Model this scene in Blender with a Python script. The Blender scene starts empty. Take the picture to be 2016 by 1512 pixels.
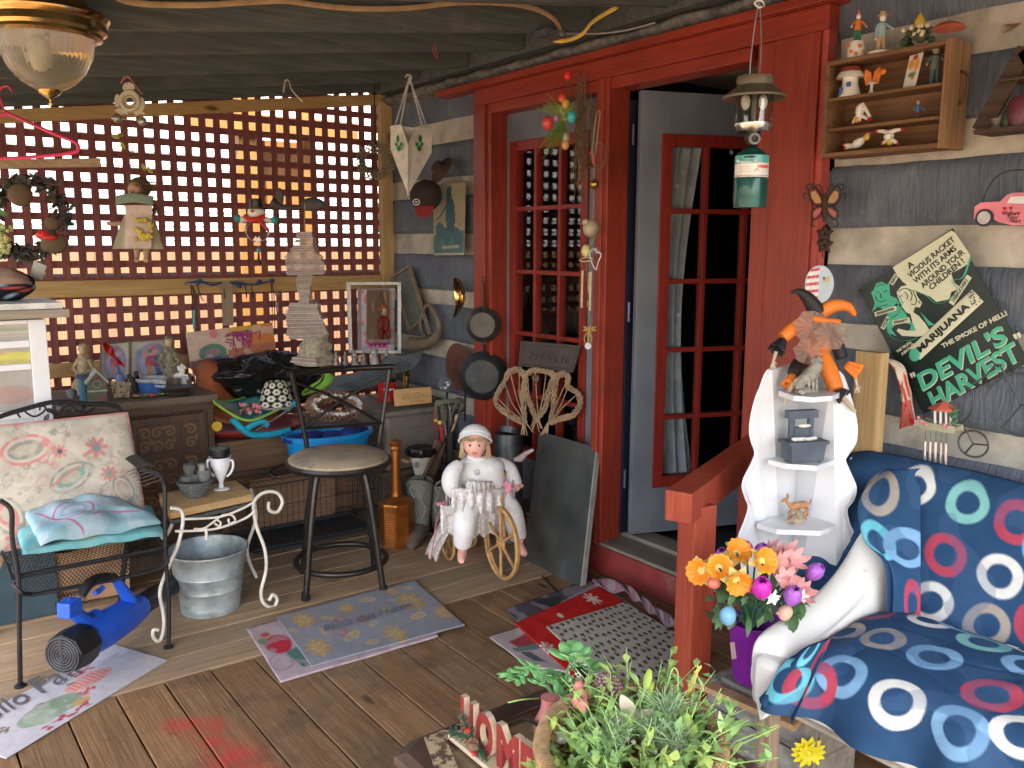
import bpy, math, random
import numpy as np
from mathutils import Vector, Matrix, Euler, noise as mnoise
ru = random.uniform; cos, sin, NZ = math.cos, math.sin, mnoise.noise; random.seed(7); RNG = np.random.default_rng(7)
PI = math.pi
SC = bpy.context.scene
COL = SC.collection
YAW, PIT, ROL, FPX, HCAM = 0.63592, 0.15664, 0.00412, 1731.34, 1.55
_f = Vector((sin(YAW)*cos(PIT), cos(YAW)*cos(PIT), -sin(PIT)))
_r0 = Vector((cos(YAW), -sin(YAW), 0)); _u0 = _r0.cross(_f)
_r = _r0*cos(ROL)+_u0*sin(ROL); _u = -_r0*sin(ROL)+_u0*cos(ROL)
CAMP = Vector((0, 0, HCAM))
cd = bpy.data.cameras.new('camera'); cam = bpy.data.objects.new('camera', cd); COL.objects.link(cam)
cd.sensor_width = 36; cd.lens = FPX*36/2016; cd.clip_start = 0.02; cd.clip_end = 500
cam.matrix_world = Matrix(((_r.x, _u.x, -_f.x, 0), (_r.y, _u.y, -_f.y, 0), (_r.z, _u.z, -_f.z, HCAM), (0, 0, 0, 1)))
SC.camera = cam
SUN_EL, SUN_AZ = 48, 218      # azimuth clockwise from +Y: the sun stands behind and to the left
w = bpy.data.worlds.new('World'); SC.world = w; w.use_nodes = True
nt = w.node_tree; bg = nt.nodes['Background']
sky = nt.nodes.new('ShaderNodeTexSky'); sky.sky_type = 'NISHITA'; sky.sun_disc = False
sky.sun_elevation = math.radians(SUN_EL); sky.sun_rotation = math.radians(SUN_AZ)
sky.dust_density = 3.0; sky.air_density = 1.0
nt.links.new(sky.outputs[0], bg.inputs[0]); bg.inputs[1].default_value = 0.15
sd = bpy.data.lights.new('sun', 'SUN'); sd.energy = 4.0; sd.angle = math.radians(0.5); sd.color = (1, .94, .85)
so = bpy.data.objects.new('sun', sd); COL.objects.link(so)
_el, _az = math.radians(SUN_EL), math.radians(SUN_AZ)
sdir = Vector((sin(_az)*cos(_el), cos(_az)*cos(_el), sin(_el)))
so.rotation_euler = sdir.to_track_quat('Z', 'Y').to_euler()
SC.view_settings.view_transform = 'Standard'; SC.view_settings.look = 'None'
SC.view_settings.exposure = 2.6; SC.view_settings.gamma = 1.0
SC.cycles.max_bounces = 8; SC.cycles.diffuse_bounces = 5; SC.cycles.transparent_max_bounces = 16
SC.cycles.glossy_bounces = 4; SC.cycles.transmission_bounces = 6
def P(x, y, X=None, Y=None, Z=None, D=None):
    d = _f+_r*((x-1008)/FPX)-_u*((y-756)/FPX)
    if X is not None: t = (X-CAMP.x)/d.x
    elif Y is not None: t = (Y-CAMP.y)/d.y
    elif Z is not None: t = (Z-CAMP.z)/d.z
    else: t = D
    return CAMP+d*t
def depth(p): return (Vector(p)-CAMP).dot(_f)
RT, UP3, FW = _r0.copy(), Vector((0, 0, 1)), Vector((sin(YAW), cos(YAW), 0))  # level axes of the view
def V(*a): return Vector(a)
MATS = {}
def _new(name):
    m = bpy.data.materials.new(name); m.use_nodes = True
    n = m.node_tree; b = n.nodes['Principled BSDF']; return m, n, b
def _mixc(n, fac, a, b, blend='MIX'):
    x = n.nodes.new('ShaderNodeMix'); x.data_type = 'RGBA'; x.blend_type = blend
    if isinstance(fac, (int, float)): x.inputs[0].default_value = fac
    else: n.links.new(fac, x.inputs[0])
    for s, v in ((6, a), (7, b)):
        if isinstance(v, (tuple, list)): x.inputs[s].default_value = (*v[:3], 1)
        else: n.links.new(v, x.inputs[s])
    return x.outputs[2]
def _noise(n, scale, detail=4, stretch=None, coord='Object', rough=.55, dist=0):
    tc = n.nodes.new('ShaderNodeTexCoord'); mp = n.nodes.new('ShaderNodeMapping')
    n.links.new(tc.outputs[coord], mp.inputs[0])
    if stretch: mp.inputs['Scale'].default_value = stretch
    t = n.nodes.new('ShaderNodeTexNoise'); t.inputs['Scale'].default_value = scale
    t.inputs['Detail'].default_value = detail; t.inputs['Roughness'].default_value = rough
    t.inputs['Distortion'].default_value = dist
    n.links.new(mp.outputs[0], t.inputs[0]); return t.outputs[0]
def _ramp(n, src, a, b, ca=(0, 0, 0), cb=(1, 1, 1)):
    r = n.nodes.new('ShaderNodeValToRGB'); r.color_ramp.elements[0].position = a; r.color_ramp.elements[1].position = b
    r.color_ramp.elements[0].color = (*ca, 1); r.color_ramp.elements[1].color = (*cb, 1)
    n.links.new(src, r.inputs[0]); return r.outputs[0]
def _bump(n, b, src, strength, dist=.01):
    u = n.nodes.new('ShaderNodeBump'); u.inputs['Strength'].default_value = strength; u.inputs['Distance'].default_value = dist
    n.links.new(src, u.inputs['Height']); n.links.new(u.outputs[0], b.inputs['Normal'])
def mat(name, col, rough=.6, metal=0., var=.25, vs=14, bump=.15, bs=60, dirt=None, ds=5, dr=(.5, .7), attr=False, spec=.5, alpha=1, trans=0, sheen=0, ior=1.45, coat=0):
    """plain painted / cloth / metal surface with uneven tone, optional dirt of another colour"""
    if name in MATS: return MATS[name]
    m, n, b = _new(name)
    if attr:
        a = n.nodes.new('ShaderNodeAttribute'); a.attribute_name = 'Col'; base = a.outputs[0]
    else: base = tuple(col)
    nz = _noise(n, vs, 5)
    if attr: c = _mixc(n, 1, base, _ramp(n, nz, .3, .7, (1-var,)*3, (1+var*.3,)*3), 'MULTIPLY')
    else:
        lo = tuple(x*(1-var) for x in col); hi = tuple(min(1, x*(1+var*.6)) for x in col)
        c = _ramp(n, nz, .3, .7, lo, hi)
    if dirt:
        dn = _noise(n, ds, 6, rough=.65)
        c = _mixc(n, _ramp(n, dn, *dr), c, dirt)
    n.links.new(c, b.inputs['Base Color'])
    b.inputs['Roughness'].default_value = rough; b.inputs['Metallic'].default_value = metal
    b.inputs['Specular IOR Level'].default_value = spec; b.inputs['Alpha'].default_value = alpha
    b.inputs['Transmission Weight'].default_value = trans; b.inputs['IOR'].default_value = ior
    b.inputs['Coat Weight'].default_value = coat
    if sheen: b.inputs['Sheen Weight'].default_value = sheen
    if bump: _bump(n, b, _noise(n, bs, 4), bump, .004)
    MATS[name] = m; return m
def wood(name, c1, c2, ax=0, sc=1., rough=.7, bump=.35, dirt=None, dr=(.55, .7), ds=3, attr=False, knots=False, spec=.3):
    if name in MATS: return MATS[name]
    m, n, b = _new(name)
    st = [14*sc]*3; st[ax] = 1.0*sc
    g1 = _noise(n, 2.2, 6, st, rough=.6, dist=.6); st2 = [60*sc]*3; st2[ax] = 2*sc
    g2 = _noise(n, 2.5, 3, st2)
    c = _mixc(n, _ramp(n, g1, .32, .66), c1, c2)
    c = _mixc(n, .45, c, _ramp(n, g2, .35, .65, (.55,)*3, (1.15,)*3), 'MULTIPLY')
    if attr:
        a = n.nodes.new('ShaderNodeAttribute'); a.attribute_name = 'Col'; c = _mixc(n, 1, c, a.outputs[0], 'MULTIPLY')
    if dirt:
        c = _mixc(n, _ramp(n, _noise(n, ds, 7, rough=.7), *dr), c, dirt)
    if knots:
        tc = n.nodes.new('ShaderNodeTexCoord'); mp = n.nodes.new('ShaderNodeMapping'); n.links.new(tc.outputs['Object'], mp.inputs[0])
        s = [6, 6, 6]; s[ax] = 2.2; mp.inputs['Scale'].default_value = s
        vo = n.nodes.new('ShaderNodeTexVoronoi'); vo.inputs['Scale'].default_value = 1; n.links.new(mp.outputs[0], vo.inputs[0])
        c = _mixc(n, _ramp(n, vo.outputs['Distance'], .05, .12, (1, 1, 1), (0, 0, 0)), c, tuple(x*.25 for x in c1))
    n.links.new(c, b.inputs['Base Color']); b.inputs['Roughness'].default_value = rough
    b.inputs['Specular IOR Level'].default_value = spec
    _bump(n, b, g2, bump, .003)
    MATS[name] = m; return m
def layer(m, col, scale, st, lo, hi, amt=1., detail=6, rough=.65):
    n = m.node_tree; b = n.nodes['Principled BSDF']; src = b.inputs['Base Color'].links[0].from_socket
    n.links.new(_mixc(n, _ramp(n, _noise(n, scale, detail, st, rough=rough, dist=.4), lo, hi, (0,)*3, (amt,)*3), src, col), b.inputs['Base Color'])
def glassy(name, tint=(1, 1, 1), gl=.12, rough=.02, fres=True):
    if name in MATS: return MATS[name]
    m = bpy.data.materials.new(name); m.use_nodes = True; n = m.node_tree; n.nodes.clear()
    o = n.nodes.new('ShaderNodeOutputMaterial'); mx = n.nodes.new('ShaderNodeMixShader')
    t = n.nodes.new('ShaderNodeBsdfTransparent'); t.inputs[0].default_value = (*tint, 1)
    g = n.nodes.new('ShaderNodeBsdfGlossy'); g.inputs['Roughness'].default_value = rough
    lw = n.nodes.new('ShaderNodeFresnel'); gm_ = n.nodes.new('ShaderNodeNewGeometry'); mi = n.nodes.new('ShaderNodeMath'); mi.operation = 'MULTIPLY_ADD'; mi.inputs[1].default_value = -.8333; mi.inputs[2].default_value = 1.5; n.links.new(gm_.outputs['Backfacing'], mi.inputs[0]); n.links.new(mi.outputs[0], lw.inputs[0])
    ad = n.nodes.new('ShaderNodeMath'); ad.operation = 'ADD'; ad.inputs[1].default_value = gl; hf = n.nodes.new('ShaderNodeMath'); hf.operation = 'MULTIPLY'; hf.inputs[1].default_value = .5 if gl == 0 else 1; n.links.new(lw.outputs[0], hf.inputs[0]); n.links.new(hf.outputs[0], ad.inputs[0])
    n.links.new(ad.outputs[0], mx.inputs[0]); n.links.new(t.outputs[0], mx.inputs[1]); n.links.new(g.outputs[0], mx.inputs[2])
    n.links.new(mx.outputs[0], o.inputs[0]); MATS[name] = m; return m
ORG = {}
def basis(d, up=UP3):
    d = Vector(d).normalized(); s = d.cross(up)
    if s.length < 1e-4: s = d.cross(V(1, 0, 0))
    s.normalize(); return d, s, s.cross(d).normalized()
def rotz(a): return Matrix.Rotation(math.radians(a), 3, 'Z')
def frame(x, z=UP3):
    """3x3 matrix whose columns are x, y, z with x given and z near the given up"""
    x = Vector(x).normalized(); y = Vector(z).cross(x).normalized(); z2 = x.cross(y)
    return Matrix((x, y, z2)).transposed()
def catmull(pts, n=6, closed=False):
    pts = [Vector(p) for p in pts]; out = []; N = len(pts)
    rng = range(N) if closed else range(N-1)
    for i in rng:
        if closed: a, b, c, d = pts[(i-1) % N], pts[i], pts[(i+1) % N], pts[(i+2) % N]
        else: a, b, c, d = pts[max(i-1, 0)], pts[i], pts[i+1], pts[min(i+2, N-1)]
        for k in range(n):
            t = k/n
            out.append(.5*((2*b)+(-a+c)*t+(2*a-5*b+4*c-d)*t*t+(-a+3*b-3*c+d)*t**3))
    if not closed: out.append(pts[-1])
    return out
class MB:
    def __init__(s): s.v = []; s.f = []; s.m = []; s.c = []; s.cur = (1, 1, 1); s.mi = 0
    def add(s, vs, fs):
        o = len(s.v); s.v += [tuple(p) for p in vs]; s.c += [s.cur]*len(vs)
        s.f += [tuple(i+o for i in f) for f in fs]; s.m += [s.mi]*len(fs); return s
    def box(s, c, size, R=None):
        c = Vector(c); h = [x/2 for x in size]; R = R or Matrix.Identity(3)
        vs = [c+R@V(h[0]*a, h[1]*b, h[2]*d) for a in (-1, 1) for b in (-1, 1) for d in (-1, 1)]
        return s.add(vs, [(0, 1, 3, 2), (4, 6, 7, 5), (0, 4, 5, 1), (2, 3, 7, 6), (0, 2, 6, 4), (1, 5, 7, 3)])
    def mm(s, a, b):   # box by two corners
        a, b = Vector(a), Vector(b); return s.box((a+b)/2, [abs(x) for x in (b-a)])
    def bar(s, a, b, wd, ht, up=UP3):
        a, b = Vector(a), Vector(b); d, sd_, u = basis(b-a, up)
        return s.box((a+b)/2, ((b-a).length, wd, ht), Matrix((d, sd_, u)).transposed())
    def tube(s, pts, r, n=8, closed=False, flat=1., up=None):
        pts = [Vector(p) for p in pts]; N = len(pts)
        rs = r if isinstance(r, (list, tuple)) else [r]*N
        if len(rs) != N: rs = [rs[0]+(rs[-1]-rs[0])*i/(N-1) for i in range(N)] if len(rs) == 2 else list(np.interp(np.linspace(0, 1, N), np.linspace(0, 1, len(rs)), rs))
        tan = []
        for i in range(N):
            a = pts[i-1] if (i > 0 or closed) else pts[i]; b = pts[(i+1) % N] if (i < N-1 or closed) else pts[i]
            t = (b-a); tan.append(t.normalized() if t.length > 1e-9 else V(0, 0, 1))
        nrm = tan[0].cross(up or V(.13, .21, .97))
        if nrm.length < .05: nrm = tan[0].cross(V(1, .2, 0))
        nrm.normalize(); vs = []; prev = nrm
        for i in range(N):
            p = prev-tan[i]*prev.dot(tan[i])
            if p.length < 1e-6: p = tan[i].orthogonal()
            p.normalize(); q = tan[i].cross(p); prev = p
            for k in range(n):
                a = 2*PI*k/n; vs.append(pts[i]+(p*cos(a)+q*sin(a)*flat)*rs[i])
        fs = []
        for i in range(N if closed else N-1):
            j = (i+1) % N
            for k in range(n): fs.append((i*n+k, i*n+(k+1) % n, j*n+(k+1) % n, j*n+k))
        if not closed: fs += [tuple(range(n-1, -1, -1)), tuple((N-1)*n+k for k in range(n))]
        return s.add(vs, fs)
    def cyl(s, a, b, r, n=14, r2=None): return s.tube([a, b], [r, r if r2 is None else r2], n)
    def lathe(s, prof, base=(0, 0, 0), n=24, R=None, sx=1, sy=1, flute=0, fn=0):
        base = Vector(base); R = R or Matrix.Identity(3); vs = []
        for r, z in prof:
            for k in range(n):
                a = 2*PI*k/n; rr = r*(1+flute*cos(fn*a)) if flute else r
                vs.append(base+R@V(rr*cos(a)*sx, rr*sin(a)*sy, z))
        fs = []
        for i in range(len(prof)-1):
            for k in range(n): fs.append((i*n+k, i*n+(k+1) % n, (i+1)*n+(k+1) % n, (i+1)*n+k))
        if prof[0][0] > 1e-5: fs.append(tuple(range(n-1, -1, -1)))
        if prof[-1][0] > 1e-5: fs.append(tuple((len(prof)-1)*n+k for k in range(n)))
        return s.add(vs, fs)
    def ell(s, c, r, R=None, nu=14, nv=9, wob=0, ws=3):
        if not isinstance(r, (list, tuple)): r = (r, r, r)
        c = Vector(c); R = R or Matrix.Identity(3); vs = [c+R@V(0, 0, -r[2])]
        for j in range(1, nv):
            t = PI*j/nv-PI/2
            for k in range(nu):
                a = 2*PI*k/nu; d = V(cos(t)*cos(a), cos(t)*sin(a), sin(t))
                q = 1+(wob*NZ(d*ws+c*7) if wob else 0)
                vs.append(c+R@V(d.x*r[0]*q, d.y*r[1]*q, d.z*r[2]*q))
        vs.append(c+R@V(0, 0, r[2])); T = len(vs)-1; fs = []
        for k in range(nu): fs.append((0, 1+(k+1) % nu, 1+k)); fs.append((T, 1+(nv-2)*nu+k, 1+(nv-2)*nu+(k+1) % nu))
        for j in range(nv-2):
            for k in range(nu):
                a = 1+j*nu; fs.append((a+k, a+(k+1) % nu, a+nu+(k+1) % nu, a+nu+k))
        return s.add(vs, fs)
    def prism(s, pts, th):
        pts = [Vector(p) for p in pts]; th = Vector(th); n = len(pts)
        fs = [tuple(range(n)), tuple(range(2*n-1, n-1, -1))]+[(i, (i+1) % n, n+(i+1) % n, n+i) for i in range(n)]
        return s.add(pts+[p+th for p in pts], fs)
    def grid(s, fn, nu, nv, cf=None):
        vs = [fn(i/nu, j/nv) for j in range(nv+1) for i in range(nu+1)]
        o = len(s.v); s.add(vs, [(j*(nu+1)+i, j*(nu+1)+i+1, (j+1)*(nu+1)+i+1, (j+1)*(nu+1)+i) for j in range(nv) for i in range(nu)])
        if cf is not None:
            for j in range(nv+1):
                for i in range(nu+1): s.c[o+j*(nu+1)+i] = tuple(cf(i/nu, j/nv))
        return s
    def leaf(s, p, d, l, wd, up=UP3, bend=.3, seg=3, fold=.15):
        p = Vector(p); d, sd_, u = basis(d, up); vs = []; fs = []
        for i in range(seg+1):
            t = i/seg; ww = wd*.5*sin(PI*min(1, t*.93+.05))**.7; c = p+d*l*t+u*(l*bend*(t-t*t*1.6))
            vs += [c-sd_*ww+u*ww*fold, c, c+sd_*ww+u*ww*fold]
        for i in range(seg): fs += [(3*i, 3*i+1, 3*i+4, 3*i+3), (3*i+1, 3*i+2, 3*i+5, 3*i+4)]
        return s.add(vs, fs)
    def ring(s, c, R, r, n=32, m=8, nrm=UP3, sq=1.):
        _, a, b = basis(nrm, V(.3, .5, .8) if abs(Vector(nrm).normalized().z) > .9 else UP3); c = Vector(c)
        return s.tube([c+a*R*cos(2*PI*k/n)+b*R*sq*sin(2*PI*k/n) for k in range(n)], r, m, True)
    def build(s, name, mats, parent=None, smooth=True, bev=0, sub=0, ang=40, solid=0):
        me = bpy.data.meshes.new(name)
        if parent is not None: org = ORG[parent.name]
        else:
            a = np.array(s.v); org = Vector(((a[:, 0].min()+a[:, 0].max())/2, (a[:, 1].min()+a[:, 1].max())/2, a[:, 2].min()))
        me.from_pydata([(x-org.x, y-org.y, z-org.z) for x, y, z in s.v], [], s.f)
        mats = mats if isinstance(mats, (list, tuple)) else [mats]
        for m in mats: me.materials.append(m)
        me.polygons.foreach_set('material_index', s.m)
        if any(c != (1, 1, 1) for c in s.c):
            at = me.color_attributes.new('Col', 'FLOAT_COLOR', 'POINT')
            at.data.foreach_set('color', np.hstack([np.array(s.c, dtype=np.float32), np.ones((len(s.c), 1), np.float32)]).ravel())
        me.validate(); me.update()
        if smooth:
            me.polygons.foreach_set('use_smooth', [True]*len(me.polygons))
            me.set_sharp_from_angle(angle=math.radians(ang))
        o = bpy.data.objects.new(name, me); COL.objects.link(o)
        if parent is not None: o.parent = parent
        else: o.location = org
        ORG[o.name] = org
        if solid: md = o.modifiers.new('s', 'SOLIDIFY'); md.thickness = solid; md.offset = 0
        if bev: md = o.modifiers.new('b', 'BEVEL'); md.width = bev; md.segments = 2; md.limit_method = 'ANGLE'; md.angle_limit = math.radians(35)
        if sub: md = o.modifiers.new('u', 'SUBSURF'); md.levels = sub; md.render_levels = sub
        return o
def tag(o, label=None, cat=None, group=None, kind=None):
    for k, v in (('label', label), ('category', cat), ('group', group), ('kind', kind)):
        if v: o[k] = v
    return o
def thing(name, label, cat, loc, group=None):
    o = bpy.data.objects.new(name, None); COL.objects.link(o); o.empty_display_size = .05
    o.location = Vector(loc); ORG[o.name] = Vector(loc); return tag(o, label, cat, group)
def lettering(body, c, right, up, wd, ht, m, parent, name='lettering', ext=.0008, shear=0, bold=0, spacing=1, warp=None):
    cu = bpy.data.curves.new('t', 'FONT'); cu.body = body; cu.align_x = 'CENTER'; cu.align_y = 'CENTER'
    cu.shear = shear; cu.offset = bold; cu.space_character = spacing; cu.extrude = .01; cu.resolution_u = 4
    to = bpy.data.objects.new('t', cu); COL.objects.link(to)
    bpy.context.view_layer.update()
    me = bpy.data.meshes.new_from_object(to); bpy.data.objects.remove(to); bpy.data.curves.remove(cu)
    co = np.array([v.co[:] for v in me.vertices]); mn, mx = co.min(0), co.max(0); me.transform(Matrix.Identity(4))
    right, up = Vector(right).normalized(), Vector(up).normalized(); nr = right.cross(up); c = Vector(c)
    mb = MB(); vs = []
    for x, y, z in co:
        a = ((x-mn[0])/(mx[0]-mn[0])-.5)*wd; b = ((y-mn[1])/max(1e-6, mx[1]-mn[1])-.5)*ht; e = ext if z > 0 else -ext*.2
        if warp: b += warp(a)
        vs.append(c+right*a+up*b+nr*e)
    mb.add(vs, [tuple(p.vertices) for p in me.polygons]); bpy.data.meshes.remove(me)
    return mb.build(name, m, parent, smooth=False)
class Cv:
    def __init__(s, w, h, bgc, asp=1.):
        s.w, s.h = w, h; s.a = np.ones((h+1, w+1, 3))*np.array(bgc); s.asp = asp
        s.X, s.Y = np.meshgrid(np.linspace(0, asp, w+1), np.linspace(0, 1, h+1))
    def put(s, mask, c, al=1.): s.a = np.where(mask[..., None], s.a*(1-al)+np.array(c)*al, s.a); return s
    def el(s, x, y, rx, ry, c, rot=0, al=1., inner=0):
        a = math.radians(rot); dx, dy = s.X-x, s.Y-y; u = (dx*cos(a)+dy*sin(a))/rx; v = (-dx*sin(a)+dy*cos(a))/ry
        d = np.sqrt(u*u+v*v); q = min(rx, ry)*s.h; m = np.clip(.5-(d-1)*q, 0, 1)
        if inner: m = m*np.clip(.5+(d-inner)*q, 0, 1)
        m = (m*al)[..., None]; s.a = s.a*(1-m)+np.array(c)*m; return s
    def line(s, pts, wd, c, al=1.):
        m = np.zeros_like(s.X)
        for (x1, y1), (x2, y2) in zip(pts[:-1], pts[1:]):
            dx, dy = x2-x1, y2-y1; L = max(dx*dx+dy*dy, 1e-9); t = np.clip(((s.X-x1)*dx+(s.Y-y1)*dy)/L, 0, 1)
            m = np.maximum(m, np.clip(.5+(wd-np.sqrt((s.X-x1-t*dx)**2+(s.Y-y1-t*dy)**2))*s.h, 0, 1))
        m = (m*al)[..., None]; s.a = s.a*(1-m)+np.array(c)*m; return s
    def poly(s, pts, c, al=1.):
        m = np.zeros_like(s.X, bool); n = len(pts)
        for i in range(n):
            (x1, y1), (x2, y2) = pts[i], pts[(i+1) % n]
            if y1 == y2: continue
            m ^= ((s.Y < max(y1, y2)) & (s.Y >= min(y1, y2)) & (s.X < x1+(s.Y-y1)*(x2-x1)/(y2-y1)))
        return s.put(m, c, al)
    def speck(s, amt, cell=1):
        n = RNG.random((s.h//cell+2, s.w//cell+2)); n = np.kron(n, np.ones((cell, cell)))[:s.h+1, :s.w+1]
        s.a = s.a*(1-amt+2*amt*n[..., None]); return s
    def noise(s, scale, c, lo=.1, al=1., seed=0):
        m = np.zeros_like(s.X)
        for j in range(s.h+1):
            for i in range(s.w+1): m[j, i] = NZ(V(s.X[j, i]*scale, s.Y[j, i]*scale, seed))
        return s.put(m > lo, c, al)
    def sheet(s, fn, mb=None):
        mb = mb or MB(); o = len(mb.v)
        mb.grid(fn, s.w, s.h); mb.c[o:] = [tuple(c) for c in s.a.reshape(-1, 3)]; return mb
PAINT = mat('painted_pattern', (1, 1, 1), .75, attr=True, var=.18, vs=30, bump=.1)
CLOTHP = mat('patterned_cloth', (1, 1, 1), .9, attr=True, var=.12, vs=25, bump=.25, bs=350, spec=.15)
GLOSSP = mat('glazed_pattern', (1, 1, 1), .28, attr=True, var=.1, vs=20, bump=.03, coat=.3)
def quad(a, b, c, d):
    """bilinear patch: a top-left, b top-right, c bottom-right, d bottom-left"""
    a, b, c, d = map(Vector, (a, b, c, d))
    return lambda u, v: (a*(1-u)+b*u)*(1-v)+(d*(1-u)+c*u)*v
# ================================================================ the structure
pine = wood('pine_lumber', (.42, .25, .09), (.5, .33, .14), 0, knots=True, rough=.65)
pinez = wood('pine_upright', (.46, .30, .13), (.55, .38, .19), 2, knots=True, rough=.65)
redpaint = wood('red_painted_wood', (.24, .028, .014), (.31, .042, .02), 2, rough=.42, bump=.22, dirt=(.2, .03, .02), dr=(.6, .8), spec=.45)
redpainty = wood('red_painted_trim', (.25, .029, .014), (.32, .043, .02), 1, rough=.42, bump=.2, spec=.45)
raft = wood('dark_stained_rafter', (.075, .083, .076), (.118, .125, .112), 0, rough=.85, dirt=(.15, .15, .135), dr=(.56, .75), ds=4)
latm = wood('maroon_lattice', (.19, .062, .058), (.26, .09, .08), 2, rough=.7, bump=.15)
logm = mat('blue_grey_log', (.115, .136, .17), .78, var=.3, vs=5, bump=.5, bs=30, dirt=(.19, .205, .22), ds=6, dr=(.55, .8))
chink = mat('tan_chinking', (.47, .435, .37), .9, var=.3, vs=9, bump=.6, bs=25, dirt=(.22, .2, .17), dr=(.52, .8))
greyd = mat('grey_door_paint', (.16, .18, .21), .45, var=.2, vs=4, bump=.08)
darkroom = mat('interior_darkness', (.03, .03, .035), .9)  # near-black colour stands for the darkness of the unlit interior
deckm = wood('deck_front_boards', (.20, .105, .043), (.29, .165, .078), 1, sc=1, rough=.8, bump=.7, attr=True, dirt=(.10, .064, .038), dr=(.48, .7), ds=4, knots=True)
deckl = wood('deck_back_boards', (.27, .18, .105), (.36, .255, .155), 0, sc=1, rough=.85, bump=.5, attr=True, dirt=(.24, .18, .12), dr=(.52, .72), ds=4)
def cross_marks(m):
    n = m.node_tree; b = n.nodes['Principled BSDF']; src = b.inputs['Base Color'].links[0].from_socket; q = _noise(n, 2.4, 4, (1, 20, 3), dist=1.6)
    n.links.new(_mixc(n, .4, src, _ramp(n, q, .36, .62, (.72,)*3, (1.25,)*3), 'MULTIPLY'), b.inputs['Base Color']); u = n.nodes.new('ShaderNodeBump'); u.inputs['Strength'].default_value = .7; u.inputs['Distance'].default_value = .012
    n.links.new(q, u.inputs['Height']); n.links.new(b.inputs['Normal'].links[0].from_socket, u.inputs['Normal']); n.links.new(u.outputs[0], b.inputs['Normal'])
cross_marks(logm)
layer(deckm, (.42, .33, .22), 3, (34, 1.6, 34), .63, .72, .7); layer(deckm, (.05, .032, .02), 16, None, .64, .72, .7); layer(deckm, (.33, .25, .17), 1.3, None, .56, .75, .3)
layer(deckl, (.13, .095, .065), 3, (1.6, 34, 34), .6, .7, .6); layer(deckl, (.46, .38, .28), 1.5, None, .55, .75, .35); layer(deckl, (.08, .06, .045), 20, None, .66, .72, .6)
for r_ in (redpaint, redpainty): layer(r_, (.07, .015, .01), 3, None, .52, .8, .6); layer(r_, (.45, .25, .18), 24, None, .72, .76, .7)
g = MB(); g.mm((-60, -40, -.62), (60, 80, -.6)); tag(g.build('ground', mat('dry_ground', (.26, .2, .14), .95, var=.4, vs=3, bump=.5, bs=20), smooth=False), kind='structure')
def boards(name, m, x0, x1, y0, y1, along, pitch, gap, phase=0.):
    mb = MB(); k = 0; lo, hi = (x0, x1) if along == 'Y' else (y0, y1)
    p = lo+phase
    while p < hi:
        q = min(p+pitch-gap, hi); t = ru(.84, 1.1); w_ = ru(-.04, .05); mb.cur = (t+w_, t, t-w_)
        zz = ru(-.002, .001)
        if along == 'Y': mb.mm((p, y0+ru(0, .004), -.035), (q, y1-ru(0, .012), zz))
        else: mb.mm((x0, p, -.035), (x1, q, zz))
        p += pitch
    return mb.build(name, m, smooth=False, bev=.003)
d1 = boards('deck_floor', deckm, -2.4, 2.98, -2.6, 3.105, 'Y', .163, .006, phase=.055)
d2 = boards('deck_floor_back', deckl, -2.4, 2.8, 3.112, 5.25, 'X', .17, .011)
for d in (d1, d2): tag(d, kind='structure')
b = MB(); b.mm((-2.4, 3.115, -.02), (2.79, 5.24, -.006)); tag(b.build('deck_underlay', mat('fresh_board_edge', (.62, .38, .17), .8), smooth=False), kind='structure')
b = MB(); b.mm((-2.4, -2.6, -.3), (2.98, 5.25, -.037)); tag(b.build('deck_joists', mat('dark_joist_wood', (.1, .07, .045), .9), smooth=False), kind='structure')  # even dark brown block filling the space below the boards
def overspray():
    cv = Cv(90, 90, (.3, .02, .02)); mb = MB()
    pts = [P(1130/3.273, 1050+1235/3.273, Z=0), P(1330/3.273, 1050+1250/3.273, Z=0), P(1500/3.273, 1050+1440/3.273, Z=0), P(1540/3.273, 1530, Z=0)]
    return pts
SPR = overspray()
def stain(m, segs, col, wd):
    n = m.node_tree; b = n.nodes['Principled BSDF']; src = b.inputs['Base Color'].links[0].from_socket
    geo = n.nodes.new('ShaderNodeNewGeometry'); fac = None
    for p, r in segs:
        sub = n.nodes.new('ShaderNodeVectorMath'); sub.operation = 'DISTANCE'; sub.inputs[1].default_value = (p.x, p.y, 0)
        n.links.new(geo.outputs['Position'], sub.inputs[0])
        mr = n.nodes.new('ShaderNodeMapRange'); mr.inputs[1].default_value = r; mr.inputs[2].default_value = 0; mr.inputs[3].default_value = 0; mr.inputs[4].default_value = 1
        n.links.new(sub.outputs['Value'], mr.inputs[0])
        if fac is None: fac = mr.outputs[0]
        else:
            mx = n.nodes.new('ShaderNodeMath'); mx.operation = 'MAXIMUM'; n.links.new(fac, mx.inputs[0]); n.links.new(mr.outputs[0], mx.inputs[1]); fac = mx.outputs[0]
    nz = _noise(n, 14, 6); mu = n.nodes.new('ShaderNodeMath'); mu.operation = 'MULTIPLY'; n.links.new(fac, mu.inputs[0]); n.links.new(_ramp(n, nz, .3, .62), mu.inputs[1])
    m2 = n.nodes.new('ShaderNodeMath'); m2.operation = 'MULTIPLY'; m2.use_clamp = True; m2.inputs[1].default_value = .8; n.links.new(mu.outputs[0], m2.inputs[0])
    n.links.new(_mixc(n, m2.outputs[0], src, col), b.inputs['Base Color'])
sp = []
for i in range(len(SPR)-1):
    for k in range(5): sp.append((SPR[i].lerp(SPR[i+1], k/5), .07+.08*(i+k/5)/3))
stain(deckm, sp, (.5, .03, .03), .1)
def rz(x): return 2.122+.135*x
roof = thing('porch_roof', 'dark stained shed roof over the porch with bare rafters under grey boards', 'roof', (1.2, 2, 2.5))
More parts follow.
